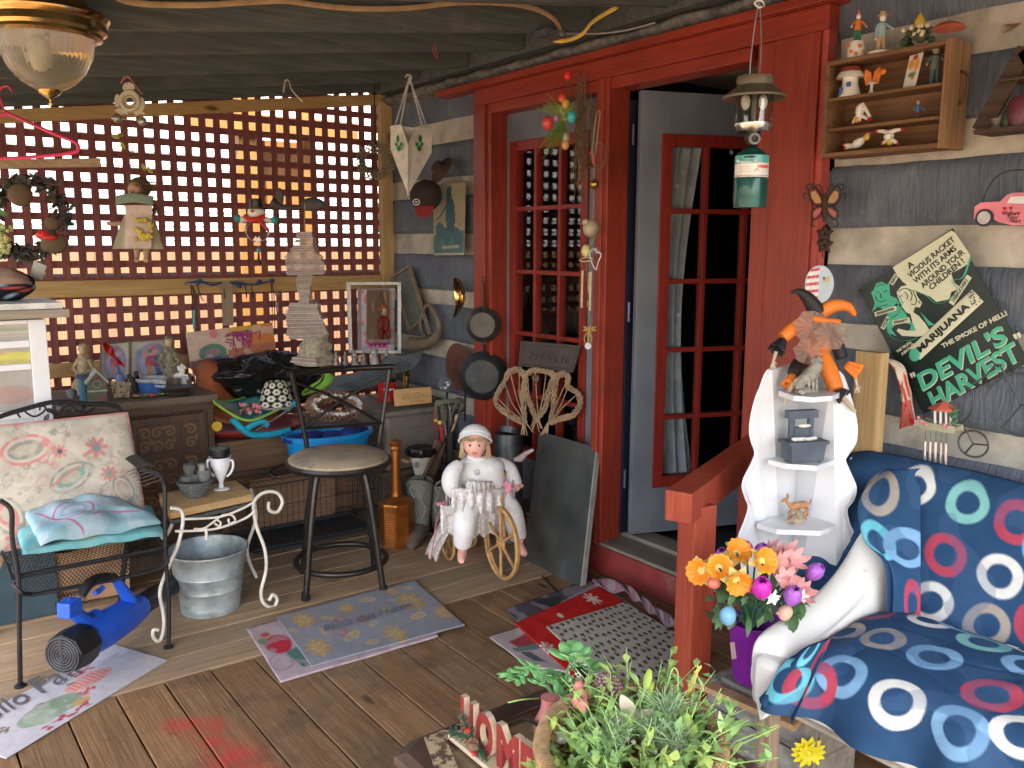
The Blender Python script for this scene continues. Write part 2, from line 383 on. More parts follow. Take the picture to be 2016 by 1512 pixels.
s_ = MB(); s_.prism([V(-1.1, -1.0, rz(-1.1)+.150), V(3.1, -1.0, rz(3.1)+.150), V(3.1, 5.45, rz(3.1)+.150), V(-1.1, 5.45, rz(-1.1)+.150)], (0, 0, .03))
s_.build('sheathing', raft, roof, smooth=False)
for yy in (5.05, 4.56, 4.05, 3.56, 3.07, 2.57, 2.07, 1.57, .9, .2, -.5, -.95):
    r_ = MB(); jj = ru(-.006, .006)
    r_.prism([V(-1.08, yy, rz(-1.08)+jj), V(2.69, yy, rz(2.69)+jj), V(2.69, yy, rz(2.69)+.148), V(-1.08, yy, rz(-1.08)+.148)], (0, .042, 0))
    r_.build('rafter', raft, roof, smooth=False, bev=.003)
cabin = thing('log_cabin', 'log cabin wall of blue grey timbers and tan chinking with a red doorway', 'cabin', (2.95, 2, 0))
bands = [(2.6, 2.262, 0), (2.262, 2.135, 1), (2.135, 1.941, 0), (1.941, 1.832, 1), (1.832, 1.615, 0), (1.615, 1.492, 1), (1.492, 1.284, 0), (1.284, 1.19, 1), (1.19, .979, 0), (.979, .874, 1), (.874, .66, 0), (.66, .56, 1), (.56, .32, 0), (.32, .22, 1), (.22, -.05, 0)]
def wav(y, k, amp=.009): return amp*NZ(V(y*1.7, k*3.1, 0))+amp*.5*NZ(V(y*6, k*3.1, 4))
for (y0, y1) in ((-1.2, 1.905), (4.075, 5.3)):
    for bi, (zt, zb, kind) in enumerate(bands):
        n_ = 60 if y1 < 3 else 26
        def fn(u, v, zt=zt, zb=zb, bi=bi, kind=kind):
            y = y0+(y1-y0)*u
            if kind: z = (zb-.02)+(zt-zb+.04)*v; x = 2.826+.006*NZ(V(y*5, z*12, 1))
            else:
                top, bot = zt+wav(y, bi), zb+wav(y, bi+1 if 0 else bi+20); c = abs(2*v-1)
                z = bot+(top-bot)*v; x = 2.80+.022*max(0, (c-.8)/.2)**1.5+.004*NZ(V(y*2.5, z*9, 2))
            return V(x, y, z)
        m_ = MB(); m_.grid(fn, n_, 10)
        o_ = m_.build('chinking' if kind else 'wall_timber', chink if kind else logm, cabin, ang=70)
        if bi == 5 and kind: tag(o_)
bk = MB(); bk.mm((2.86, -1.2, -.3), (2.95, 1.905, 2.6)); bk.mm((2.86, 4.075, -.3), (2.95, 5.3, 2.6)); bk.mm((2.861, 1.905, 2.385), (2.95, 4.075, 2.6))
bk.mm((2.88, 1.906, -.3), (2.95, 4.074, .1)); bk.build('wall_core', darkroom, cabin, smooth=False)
lg = MB()
def ledge(u, v):
    y = 1.2+(5.2-1.2)*u; a = PI*.5*v; q = NZ(V(y*9, v*2, 3)); r = .045+.02*q
    return V(2.805-(.075+.02*q)*sin(PI*v), y, 2.40+.085*v+.006*q)
lg.grid(ledge, 150, 8); lg.build('foam_ledge', mat('dirty_foam', (.17, .165, .15), .95, var=.5, vs=25, bump=.8, bs=40, dirt=(.05, .05, .05), dr=(.5, .7), ds=9), cabin, ang=80)
fl = MB(); fl.mm((2.70, 1.6, 2.475), (2.86, 5.2, 2.60)); fl.build('wall_plate', raft, cabin, smooth=False)
cs = MB()
cs.mm((2.70, 1.86, 2.368), (2.80, 4.40, 2.400))                 # drip lip
cs.mm((2.74, 1.9, 2.285), (2.802, 4.07, 2.3675)); cs.mm((2.755, 2.24, 2.235), (2.87, 3.93, 2.2848))
cs.build('door_header', redpainty, cabin, smooth=False, bev=.003)
for (a, b_, t) in ((3.965, 4.072, 2.738), (3.925, 3.9648, 2.752), (3.0, 3.085, 2.742), (3.025, 3.06, 2.730), (1.93, 2.115, 2.738), (2.115, 2.20, 2.748), (2.20, 2.205, 2.764)):
    c_ = MB(); c_.mm((t, a, .133), (2.80 if a == 1.93 else 2.87, b_, 2.2845)); c_.build('door_casing', redpaint, cabin, smooth=False, bev=.004)
c_ = MB(); c_.mm((2.752, 1.905, 0.1), (2.80, 1.9295, 2.33)); c_.build('door_casing', mat('lit_side_red', (.42, .07, .06), .5), cabin, smooth=False)  # paler red puts the brighter light on this end face into the colour
th = MB(); th.mm((2.738, 1.93, .0), (2.78, 4.07, .128)); th.build('threshold_riser', mat('dull_red_riser', (.25, .035, .03), .6, dirt=(.2, .15, .12), dr=(.6, .8)), cabin, smooth=False)
th = MB(); th.mm((2.745, 1.935, .1285), (2.90, 4.065, .146)); th.mm((2.90, 1.94, .11), (3.02, 4.06, .165)); th.build('sill', wood('worn_sill', (.18, .15, .12), (.27, .23, .18), 1), cabin, smooth=False, bev=.003)
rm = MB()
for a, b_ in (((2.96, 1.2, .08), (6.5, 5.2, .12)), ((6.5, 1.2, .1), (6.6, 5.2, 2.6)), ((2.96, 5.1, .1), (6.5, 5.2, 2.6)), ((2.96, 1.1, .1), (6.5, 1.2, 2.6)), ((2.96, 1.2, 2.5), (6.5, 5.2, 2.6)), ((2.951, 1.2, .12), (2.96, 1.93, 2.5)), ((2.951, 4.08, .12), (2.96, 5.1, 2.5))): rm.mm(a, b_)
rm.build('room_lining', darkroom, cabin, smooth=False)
cl = MB(); cl.mm((2.97, 1.3, 2.36), (4.3, 3.2, 2.40)); cl.build('room_ceiling_board', mat('pale_ceiling', (.45, .4, .33), .9), cabin, smooth=False)
glass = glassy('door_glass', (.93, .94, .95), .0)
redmunt = wood('red_muntin', (.20, .022, .014), (.27, .03, .02), 2, rough=.4, bump=.1)
def leaf(name, a, b_, z0, z1, w0, w1, gz0, gz1, curtain, th_=.035):
    """french door leaf from hinge a to free edge b_; glass from w0 to w1 along it"""
    a, b_ = Vector(a), Vector(b_); d = (b_-a); L = d.length; d.normalize(); nrm = V(d.y, -d.x, 0)
    if nrm.dot(CAMP-a) < 0: nrm = -nrm
    R = Matrix((d, d.cross(UP3)*-1, UP3)).transposed()
    pt = lambda s, z, o=0: V(a.x+d.x*s+nrm.x*o, a.y+d.y*s+nrm.y*o, z)
    st = MB()
    def bx(s0, s1, za, zb, dep, off=0, mb=st): mb.bar(pt(s0, (za+zb)/2, off), pt(s1, (za+zb)/2, off), dep, zb-za)
    bx(0, w0, z0, z1, th_); bx(w1, L, z0, z1, th_); bx(w0, w1, z0, gz0, th_); bx(w0, w1, gz1, z1, th_)
    root = st.build(name, greyd, cabin, smooth=False, bev=.003)
    fr = MB(); e = .032
    bx(w0-.02, w0+e, gz0-.02, gz1+.02, .055, .0, fr); bx(w1-e, w1+.02, gz0-.02, gz1+.02, .055, 0, fr)
    bx(w0+e, w1-e, gz0-.02, gz0+e, .054, 0, fr); bx(w0+e, w1-e, gz1-e, gz1+.02, .054, 0, fr)
    for k in (1, 2): s = w0+(w1-w0)*k/3; bx(s-.011, s+.011, gz0+e, gz1-e, .042, .003, fr)
    for k in range(1, 5): z = gz0+(gz1-gz0)*k/5; bx(w0+e, w1-e, z-.011, z+.011, .038, .004, fr)
    fr.build('muntin_grid', redmunt, root, smooth=False, bev=.002)
    gl = MB(); bx(w0+.01, w1-.01, gz0, gz1, .004, 0, gl); gl.build('glass', glass, root, smooth=False)
    if curtain:
        cu = MB(); s0, s1 = curtain
        cu.grid(lambda u, v: pt(s0+(s1-s0)*u*(1-.35*sin(PI*v)), gz1-(gz1-gz0)*v, -.05-.02*sin(u*26+2*v)), 60, 20)
        cu.build('curtain', mat('grey_sheer_curtain', (.4, .43, .46), .9), root)
    return root, pt
LY = 2.875
ga = P(1016, 262, X=LY); gb = P(1163, 235, X=LY)
fixed, fpt = leaf('fixed_glazed_door', (LY, 3.925, 0), (LY, 3.06, 0), .166, 2.236, 3.925-ga.y, 3.925-gb.y, .42, 2.07, None)
HG = V(2.875, 2.955, 0); dd = V(sin(math.radians(110)), cos(math.radians(110)), 0)
opened, opt_ = leaf('open_glazed_door', HG+dd*.01, HG+dd*.90, .175, 2.235, .125, .76, .42, 2.03, (.12, .36))
gp = MB(); gp.mm((2.871, 2.99, .17), (2.95, 3.02, 2.2)); gp.build('door_jamb_edge', mat('dark_blue_jamb', (.012, .014, .035), .5), cabin, smooth=False)
for z in (.4, 1.2, 2.0): h_ = MB(); h_.cyl(V(2.868, 2.972, z), V(2.868, 2.972, z+.09), .007); h_.build('hinge', mat('old_hinge', (.1, .12, .2), .4, .6), cabin)
ws = MB(); ws.tube([P(1213, 530, X=2.84), P(1210, 600, X=2.842), P(1206, 690, X=2.84)], .006, 6); ws.build('weather_strip', mat('white_strip', (.7, .7, .7), .5), cabin)
lat = thing('lattice_screen', 'maroon lattice screen framed with new pine lumber at the end of the porch', 'lattice', (1.6, 5.13, 0))
lp = MB(); x = 2.735-.0415
k = 0
while x > -1.3:
    j = ru(-.003, .003); lp.bar((x+j, 5.129, .10), (x-j+ru(-.002, .002), 5.129, rz(x)+.03), .038+ru(-.002, .002), .0070, V(0, 1, 0)); x -= .0825
z = .12
while z < 2.47:
    xr = 2.765; xl = max(-1.3, (z-2.15)/.135 if z > 2.0 else -1.3); j = ru(-.003, .003); lp.bar((xl, 5.1368, z-j), (xr, 5.1368, z+j), .0072, .038+ru(-.002, .002)); z += .0825
lp.build('lattice_panel', latm, lat, smooth=False)
hd = MB(); hd.prism([V(-1.35, 5.09, rz(-1.35)-.075), V(2.795, 5.09, rz(2.795)-.075), V(2.795, 5.09, rz(2.795)-.01), V(-1.35, 5.09, rz(-1.35)-.01)], (0, .034, 0)); hd.build('top_rail', pine, lat, smooth=False)
md = MB(); md.mm((-1.35, 5.086, 1.27), (2.715, 5.124, 1.356)); md.mm((.0, 5.07, .855), (1.56, 5.124, .925)); md.build('mid_rail', pine, lat, smooth=False, bev=.003)
cp = MB(); cp.mm((2.7155, 5.075, 0), (2.797, 5.123, rz(2.75)-.06)); cp.mm((2.755, 5.15, 0), (2.797, 5.2, 2.4)); cp.build('corner_post', pinez, lat, smooth=False, bev=.003)
nh = thing('neighbour_house', 'sunlit white sided house standing beyond the lattice', 'house', (2, 13, -.6))
w_ = MB()
for i in range(26): w_.prism([V(-9, 13+.0, -.6+i*.2), V(14, 13, -.6+i*.2), V(14, 12.975, -.6+i*.2), V(-9, 12.975, -.6+i*.2)], (0, .02, .195))
w_.mm((-9, 13.03, -.6), (14, 13.2, 4.7)); w_.build('wall', mat('white_siding', (.55, .55, .54), .7), nh, smooth=False)
rf = MB(); rf.prism([V(-9.4, 12.6, 4.6), V(-9.4, 16, 6.4), V(-9.4, 16, 6.5), V(-9.4, 12.5, 4.7)], (24, 0, 0)); rf.build('roof', mat('shingle', (.12, .11, .1), .9), nh, smooth=False)
for xx in (-1, 2.2, 6.5):
    f_ = MB(); f_.mm((xx, 12.93, 1.0), (xx+.9, 12.974, 2.3)); wn = f_.build('window', mat('window_trim', (.7, .7, .68), .6), nh, smooth=False)
    f_ = MB(); f_.mm((xx+.07, 12.92, 1.07), (xx+.83, 12.929, 2.23)); f_.build('pane', mat('sky_pane', (.3, .36, .4), .1), wn, smooth=False)
fc = thing('board_fence', 'tan sunlit board fence between the porch and the white house', 'fence', (2, 8.4, -.6))
f_ = MB(); x = -6
while x < 4.6: f_.cur = (ru(.8, 1.05),)*3; f_.mm((x, 8.4, -.6), (x+.138, 8.42, 1.52)); x += .142
f_.build('boards', wood('sunny_fence_board', (.19, .095, .045), (.25, .13, .07), 2, attr=True), fc, smooth=False)
for zz in (.1, 1.2):
    f_ = MB(); f_.mm((-6, 8.36, zz), (4.6, 8.40, zz+.09)); f_.build('rail', wood('sunny_fence_board', 0, 0), fc, smooth=False)
ps = thing('wooden_arbor', 'golden wooden arbor post with short crossbeams behind the lattice', 'arbor', (2.2, 6.6, -.6))
f_ = MB(); f_.mm((2.35, 6.6, -.6), (2.49, 6.74, 2.9)); f_.mm((2.9, 6.7, -.6), (3.0, 6.8, 2.9)); amb = mat('amber_stained_wood', (.2, .085, .015), .7); f_.build('post', amb, ps, smooth=False)
f_ = MB(); f_.mm((2.0, 6.55, 2.34), (3.3, 6.599, 2.5)); f_.mm((2.55, 6.75, 1.85), (2.9, 6.8, 2.34)); f_.build('crossbeam', amb, ps, smooth=False)
# ================================================================ helpers for things
class PL:
    """a plane of the place; call with a direction of sight to get the point on it"""
    def __init__(s, pt, n=None):
        s.p = Vector(pt); n = -FW if n is None else Vector(n).normalized()
        s.n = n if n.dot(CAMP-s.p) > 0 else -n
        s.rt = UP3.cross(s.n)
        s.rt = s.rt.normalized() if s.rt.length > .05 else _r0.copy(); s.up = s.n.cross(s.rt).normalized()
    def __call__(s, x, y, o=0):
        d = P(x, y, D=1)-CAMP; t = (s.p-CAMP).dot(s.n)/d.dot(s.n); return CAMP+d*t+s.n*o
    def px(s, n): return n*depth(s.p)/FPX
    def text(s, body, a, b, h, m, parent, o=.002, up=None, **k):
        A, B = s(*a, o), s(*b, o); r = (B-A); u = s.n.cross(r).normalized() if up is None else up
        return lettering(body, (A+B)/2, r, u, r.length, h, m, parent, **k)
    def poly(s, mb, pts, th=.002, o=.001): mb.prism([s(x, y, o) for x, y in pts], s.n*th); return mb
def wallp(x): return PL((x, 1, 1), (-1, 0, 0))
white = mat('white_paint', (.75, .75, .72), .5, var=.12, vs=8, bump=.05, dirt=(.45, .43, .38), dr=(.62, .85))
blackm = mat('black_iron', (.018, .018, .02), .45, .3, var=.4, vs=30, bump=.2)
bronze = mat('dark_bronze_tube', (.045, .04, .036), .35, .7, var=.3, bump=.05)
brass = mat('tarnished_brass', (.5, .33, .1), .3, .9, var=.35, vs=12, bump=.05)
skin = mat('doll_skin', (.78, .45, .35), .55, var=.08, bump=0)
porc = mat('porcelain_white', (.8, .77, .7), .25, var=.1, bump=0, coat=.3)
steel = mat('dull_steel', (.35, .36, .37), .35, .8, var=.3)
rope = mat('jute_rope', (.35, .24, .13), .9, var=.4, vs=60, bump=.5, bs=200)
twig = mat('dry_twig', (.2, .125, .07), .85, var=.5, vs=40, bump=.4)
def cm(name, col, rough=.55, **k): return mat(name, col, rough, **k)
orange = cm('orange_cloth', (.8, .22, .04), .6, var=.25); red = cm('red_enamel', (.6, .03, .025), .35); green = cm('green_enamel', (.03, .2, .09), .4)
blue = cm('blue_enamel', (.06, .16, .42), .45); yellow = cm('yellow_enamel', (.75, .5, .06), .4); tan = cm('tan_glaze', (.55, .38, .2), .4)
black = cm('black_plastic', (.012, .012, .014), .35); grey = cm('grey_stone', (.28, .28, .27), .9, var=.3, bump=.5); pinkm = cm('pink_enamel', (.8, .18, .26), .4)
def figure_bits(mb_fn, root, base, h, coat, legs, hat, hatm, face=porc, arms=((-.9, -.1), (.9, -.1)), lean=0, R=None, held=None):
    """little standing figurine: legs, coat, arms, head, hat"""
    R = R or frame(_r0); base = Vector(base)
    T = lambda x, y, z: base+R@V(x*h, y*h, z*h)
    a = MB(); a.tube([T(-.07, 0, .03), T(-.06, 0, .2), T(-.04, 0, .42)], [.06*h, .06*h, .075*h], 8); a.tube([T(.07, 0, .03), T(.06, 0, .2), T(.04, 0, .42)], [.06*h, .06*h, .075*h], 8)
    a.ell(T(-.08, -.05, .03), (.05*h, .08*h, .03*h), R, 8, 5); a.ell(T(.08, -.05, .03), (.05*h, .08*h, .03*h), R, 8, 5); a.build('legs', legs, root)
    b = MB(); b.lathe([(0, .36*h), (.12*h, .37*h), (.13*h, .45*h), (.11*h, .58*h), (.12*h, .68*h), (.05*h, .74*h), (0, .75*h)], base, 12, R, 1, .75)
    for sx, (ax, az) in zip((-1, 1), arms): b.tube([T(.1*sx, 0, .66), T(.1*sx+ax*.1, -.03, .60+az*.1), T(.1*sx+ax*.17, -.1, .52+az*.35)], [.045*h, .04*h, .03*h], 7)
    b.build('coat', coat, root)
    c = MB(); c.ell(T(0, -.01, .82), (.085*h, .085*h, .1*h), R, 12, 8); c.ell(T(0, -.1, .82), .018*h, R, 6, 4)
    c.build('head', face, root)
    for sx, (ax, az) in zip((-1, 1), arms): c = MB(); c.ell(T(.1*sx+ax*.18, -.11, .5+az*.37), .032*h, None, 7, 5); c.build('hand', face, root)
    d = MB()
    if hat == 'brim': d.lathe([(.15*h, .87*h), (.15*h, .885*h), (.085*h, .895*h), (.075*h, .98*h), (0, h)], base, 14, R)
    elif hat == 'cone': d.lathe([(.09*h, .87*h), (.05*h, .95*h), (0, 1.06*h)], base, 12, R)
    else: d.ell(T(0, .02, .86), (.1*h, .1*h, .09*h), R, 10, 6)
    d.build('hat', hatm, root)
def clown(root, pts, h, m, trim):
    """small porcelain clown tumbling: trunk between two points, limbs to the given ends"""
    (hd, hp, limbs) = pts; hd, hp = Vector(hd), Vector(hp)
    a = MB(); a.tube([hd.lerp(hp, .12), hd.lerp(hp, .4), hd.lerp(hp, .75), hp], [.06*h, .16*h, .19*h, .1*h], 10)
    for i, e in enumerate(limbs):
        e = Vector(e); s = hp if i > 1 else hd.lerp(hp, .3); a.tube([s, s.lerp(e, .5)+V(0, 0, .03*h), e], [.09*h, .075*h, .05*h], 8)
    a.build('body', m, root)
    b = MB(); b.ell(hd, .13*h, None, 10, 7); b.build('head', yellow, root)
    for e in limbs: c = MB(); c.ell(e, (.09*h, .07*h, .06*h), None, 8, 5); c.build('shoe', trim, root)
    d = MB()
    for t in (.35, .55, .75): d.ell(hd.lerp(hp, t)-FW*.185*h, .02*h, None, 6, 4)
    d.build('buttons', black, root)
# ================================================================ right hand wall
w268 = wallp(2.68); oldw = wood('old_box_wood', (.15, .075, .035), (.24, .13, .065), 1, rough=.6); oldwz = wood('old_box_end', (.2, .10, .045), (.3, .17, .085), 2, rough=.6)
yL, yR = w268(1622, 200).y, w268(1853, 200).y; zT = w268(1625, 122).z; zB = w268(1850, 290).z
box = thing('curio_box', 'old wooden drawer hung on its side as a shelf of figurines', 'shelf', (2.74, (yL+yR)/2, zB))
m_ = MB(); t = .014
m_.mm((2.68, yL, zT-t), (2.795, yR, zT)); m_.mm((2.68, yL, zB), (2.795, yR, zB+t)); m_.mm((2.679, yL-t, zB+t+.0005), (2.795, yL, zT-t-.0005)); m_.build('frame_board', oldw, box, False, bev=.0015)
m_ = MB(); m_.mm((2.676, yR, zB-.003), (2.797, yR+.02*-1, zT+.004)); m_.build('drawer_front', oldwz, box, False, bev=.002)
m_ = MB(); m_.mm((2.785, yR+.001, zB+t+.001), (2.792, yL-t-.001, zT-t-.001)); m_.build('back_board', oldw, box, False)
zs = [w268(1740, y).z for y in (181, 243)]
for z in zs: m_ = MB(); m_.mm((2.684, yL-t-.001, z-.005), (2.784, yR+.001, z+.005)); m_.build('shelf_board', oldw, box, False, bev=.001)
m_ = MB(); yy = yR-.021; zc = (zT+zB)/2+.02
m_.tube(catmull([V(2.74, yy, zc+.05), V(2.74, yy-.02, zc+.035), V(2.74, yy-.024, zc), V(2.74, yy-.02, zc-.035), V(2.74, yy, zc-.05)], 4), .005, 7); m_.build('handle', cm('rusty_pull', (.12, .06, .03), .6, metal=.5), box)
FIGR = 'figurines in and on the drawer shelf'
def on_shelf(px, z, x=2.72): p = w268(px, 200); return V(x, p.y+(x-2.68)*(p.y/2.68), z+.0006)
f = thing('clown_figurine', 'clown figurine in orange coat on a spotted white ball, atop the drawer shelf', 'figurine', on_shelf(1680, zT), FIGR); b0 = ORG[f.name]
m_ = MB(); m_.lathe([(0, 0), (.028, 0), (.03, .03), (.022, .055), (0, .06)], b0, 14); m_.build('ball', porc, f)
m_ = MB(); [m_.ell(b0+V(-.027*cos(a), -.027*sin(a), z), .007, None, 6, 4) for a, z in ((0, .02), (.9, .035), (-.6, .04), (.5, .012), (1.4, .02))]; m_.build('spots', orange, f)
figure_bits(None, f, b0+V(0, 0, .055), .095, orange, green, 'cone', pinkm)
f = thing('boy_figurine', 'boy figurine in blue jacket and tan trousers, atop the drawer shelf', 'figurine', on_shelf(1727, zT), FIGR); b0 = ORG[f.name]
m_ = MB(); m_.lathe([(.04, 0), (.038, .008), (0, .01)], b0, 14); m_.build('stand', porc, f)
figure_bits(None, f, b0+V(0, 0, .009), .125, cm('sky_blue_glaze', (.35, .5, .55), .35), tan, 'brim', tan, arms=((-.5, -.6), (.8, .1)))
f = thing('flower_figurine', 'yellow birdhouse among dark flowers, ornament on top of the drawer shelf', 'figurine', on_shelf(1800, zT), FIGR); b0 = ORG[f.name]
m_ = MB(); [m_.ell(b0+V(ru(-.02, .02), ru(-.045, .045), ru(.012, .05)), ru(.01, .016), None, 7, 5) for _ in range(16)]; m_.build('leaves', cm('dark_leaf', (.06, .09, .05), .7), f)
m_ = MB(); [m_.ell(b0+V(-.025, ru(-.05, .05), ru(.03, .06)), .008, None, 6, 4) for _ in range(9)]; m_.build('blossoms', cm('cream_glaze', (.7, .6, .4), .4), f)
m_ = MB(); m_.lathe([(.014, .04), (.018, .06), (.016, .08), (0, .105)], b0, 8); m_.build('birdhouse', yellow, f)
z1 = zs[0]+.005; z2 = zs[1]+.005; z3 = zB+t
f = thing('mushroom_figurine', 'white mushroom house with a red cap on the upper shelf of the drawer', 'figurine', on_shelf(1672, z1), FIGR); b0 = ORG[f.name]
m_ = MB(); m_.lathe([(.038, 0), (.034, .015), (.026, .04), (.024, .07), (0, .072)], b0, 14); m_.build('stalk', porc, f)
m_ = MB(); m_.lathe([(.02, .062), (.046, .062), (.04, .078), (.03, .085)], b0, 16); m_.build('cap_rim', porc, f)
m_ = MB(); m_.lathe([(.036, .08), (.03, .096), (.012, .104), (0, .105)], b0, 14); m_.build('cap', cm('brick_glaze', (.3, .06, .04), .35), f)
m_ = MB(); m_.mm(b0+V(-.032, -.018, .03), b0+V(-.024, -.006, .045)); m_.mm(b0+V(-.034, .006, .0), b0+V(-.024, .018, .03)); m_.build('window', blue, f, False)
f = thing('butterfly_figurine', 'orange butterfly figurine on a stem beside the mushroom house', 'figurine', on_shelf(1714, z1), FIGR); b0 = ORG[f.name]
m_ = MB(); m_.lathe([(.012, 0), (.01, .006), (.005, .012), (.005, .03), (.02, .036), (0, .045)], b0, 10); m_.build('stem', porc, f)
m_ = MB(); [m_.prism([b0+V(0, 0, .035), b0+V(0, s*.022, .03), b0+V(0, s*.03, .06), b0+V(0, s*.026, .083), b0+V(0, s*.006, .07)], (.004, 0, 0)) for s in (-1, 1)]; m_.ell(b0+V(0, -.035, .066), (.006, .014, .01)); m_.build('wing', orange, f)
f = thing('card_stand', 'small standing card painted with fruit on the upper shelf of the drawer', 'figurine', on_shelf(1797, z1), FIGR); b0 = ORG[f.name]
m_ = MB(); cvs = Cv(12, 24, (.7, .68, .62)); cvs.el(.3, .3, .2, .16, (.7, .3, .05)).el(.7, .35, .18, .2, (.75, .35, .04)).el(.5, .1, .2, .08, (.4, .02, .03)).el(.5, .62, .3, .08, (.08, .25, .05)).el(.6, .72, .1, .06, (.5, .05, .05))
cvs.sheet(quad(b0+V(0, .02, .1), b0+V(0, -.025, .105), b0+V(-.012, -.012, .004), b0+V(-.012, .03, 0)), m_); m_.build('card', GLOSSP, f, solid=.003)
f = thing('sage_figurine', 'bearded figurine in a dark teal robe at the right end of the upper shelf', 'figurine', on_shelf(1836, z1), FIGR); b0 = ORG[f.name]
figure_bits(None, f, b0, .125, cm('old_teal', (.14, .17, .16), .6), cm('old_teal2', (.07, .12, .13), .6), 'cap', cm('bone', (.35, .31, .24), .6), face=cm('aged_face', (.35, .26, .17), .6))
HB = V(2.72, 0, 0)
def wp(x, y, X=2.72): return P(x, y, X=X)
f = thing('tumbling_clown_figurine', 'white clown figurine doing a headstand on the middle shelf', 'figurine', on_shelf(1694, z2), FIGR)
clown(f, (wp(1688, 236), wp(1697, 205), [wp(1678, 244), wp(1710, 236), wp(1692, 240), wp(1714, 232)]), .085, porc, red)
f = thing('gnome_figurine', 'tiny gnome in a blue coat on the middle shelf', 'figurine', on_shelf(1808, z2), FIGR); b0 = ORG[f.name]
figure_bits(None, f, b0, .062, blue, cm('maroon_glaze', (.2, .03, .03), .4), 'cap', tan, face=tan)
f = thing('lying_clown_figurine', 'white clown figurine lying on its back on the lowest shelf', 'figurine', on_shelf(1688, z3), FIGR)
clown(f, (wp(1706, 270), wp(1680, 288), [wp(1699, 272), wp(1712, 262), wp(1664, 293), wp(1662, 286)]), .085, porc, red)
f = thing('handstand_clown_figurine', 'white clown figurine on its hands with both red shoes in the air', 'figurine', on_shelf(1752, z3), FIGR)
clown(f, (wp(1752, 280), wp(1749, 262), [wp(1737, 284), wp(1768, 283), wp(1727, 258), wp(1777, 254)]), .09, porc, red)
f = thing('hanging_feeder_lid', 'domed red feeder lid hanging on a wire over the right end of the drawer shelf', 'bird feeder', P(1867, 58, X=2.60)); b0 = ORG[f.name]
m_ = MB(); m_.lathe([(.046, 0), (.044, .006), (.03, .016), (.01, .022), (0, .024)], b0, 20); m_.build('lid', cm('salmon_plastic', (.5, .12, .07), .4), f)
m_ = MB(); m_.cyl(b0+V(0, 0, .02), b0+V(0, 0, .16), .0015, 5); m_.build('wire', steel, f)
LD = 2.62; lx = lambda x, y: P(x, y, D=LD)
c0 = lx(1476, 400); f = thing('camping_lantern', 'camping lantern on a green fuel cylinder hanging from a white hook at the door head', 'lantern', c0)
zl = lambda y: lx(1476, y).z; ax = lambda y: V(c0.x, c0.y, zl(y)); s1 = LD/FPX
hk = MB(); hk.tube(catmull([ax(20)+V(.05, .02, .0), ax(20)+_r0*.012, ax(17), ax(22)-_r0*.012, ax(30), ax(29)+_r0*.01], 4), .003, 6)
tag(hk.build('hook', white), 'white screw hook in the red door head holding the lantern', 'hook')
m_ = MB(); m_.tube(catmull([ax(157)-_r0*.018, ax(100)-_r0*.014, ax(28)-_r0*.003, ax(24), ax(28)+_r0*.004, ax(100)+_r0*.013, ax(157)+_r0*.011], 4), .0022, 6); m_.build('bail', steel, f)
def lath(name, prof, m, n=28, **k): mb = MB(); mb.lathe([(r*s1, zl(y)-c0.z) for r, y in prof], c0, n, **k); return mb.build(name, m, f)
lath('hood', [(6, 156), (34, 158), (36, 166), (33, 175), (61, 196), (60, 200), (30, 180), (0, 176)][::-1], cm('olive_enamel', (.13, .11, .075), .4))
lath('glass_globe', [(36, 184), (36, 186), (36, 250), (35.5, 250), (35.5, 184)], glassy('lantern_glass', (.9, .9, .87), .02))
lath('collar', [(37, 247), (37, 252), (30, 262), (14, 266), (0, 266), (0, 246)][::-1], cm('polished_steel', (.6, .6, .58), .2, metal=.95))
lath('burner_tube', [(5, 266), (5, 190), (3, 184), (0, 184)], steel, 10)
m_ = MB(); [m_.ell(ax(206)+_r0*s*s1*17, (s1*10, s1*8, s1*15), None, 10, 7) for s in (-1, 1)]; m_.build('mantle', cm('white_mantle', (.8, .78, .75), .9), f)
lath('valve', [(0, 264), (15, 264), (16, 276), (10, 288), (12, 294), (0, 294)][::-1], black, 12)
m_ = MB(); m_.ring(ax(277)-FW*s1*16, s1*9, s1*2.5, 16, 6, nrm=FW); m_.build('knob', grey, f)
lath('fuel_cylinder', [(9, 290), (14, 294), (28, 303), (32.5, 314), (32.5, 396), (31, 409), (0, 410)][::-1], cm('deep_green_metal', (.01, .09, .075), .3, metal=.4, coat=.4))
lab = Cv(120, 60, (.8, .77, .72), 2.)
lab.poly([(0, 0), (2, 0), (2, .34), (0, .4)], (.1, .42, .42)).poly([(1.06, .46), (1.7, .44), (1.7, .58), (1.06, .6)], (.75, .12, .1)).line([(.95, .75), (1.05, .62), (1.12, .72)], .025, (.6, .1, .1)).line([(0, .93), (2, .93)], .02, (.3, .3, .3))
for k in range(4): lab.line([(.35, .52+k*.08), (.8, .52+k*.08)], .012, (.45, .45, .45))
lab.poly([(.52, .05), (1.0, .05), (1.0, .14), (.52, .14)], (.02, .02, .02))
ang0 = math.atan2(-FW.y, -FW.x)
m_ = MB(); lab.sheet(lambda u, v: V(c0.x+33*s1*cos(ang0-1.5+3*u), c0.y+33*s1*sin(ang0-1.5+3*u), zl(309+42*v)), m_); m_.build('paper_label', GLOSSP, f)
tp = PL(c0-FW*33.6*s1); lettering('Propane Fuel', tp(1475, 320), tp.rt, UP3, 48*s1, 9*s1, white, f, bold=.01)
lettering('net weight 16.4 oz', tp(1475, 349), tp.rt, UP3, 52*s1, 5*s1, black, f)
bp = PL(P(1624, 405, X=2.70), (-1, -.25, 0)); f = thing('butterfly_ornament', 'rusty wire butterfly with amber and red glass wings beside the door casing', 'ornament', bp(1624, 445)); rust = cm('rusty_wire', (.06, .035, .025), .7, metal=.4)
m_ = MB()
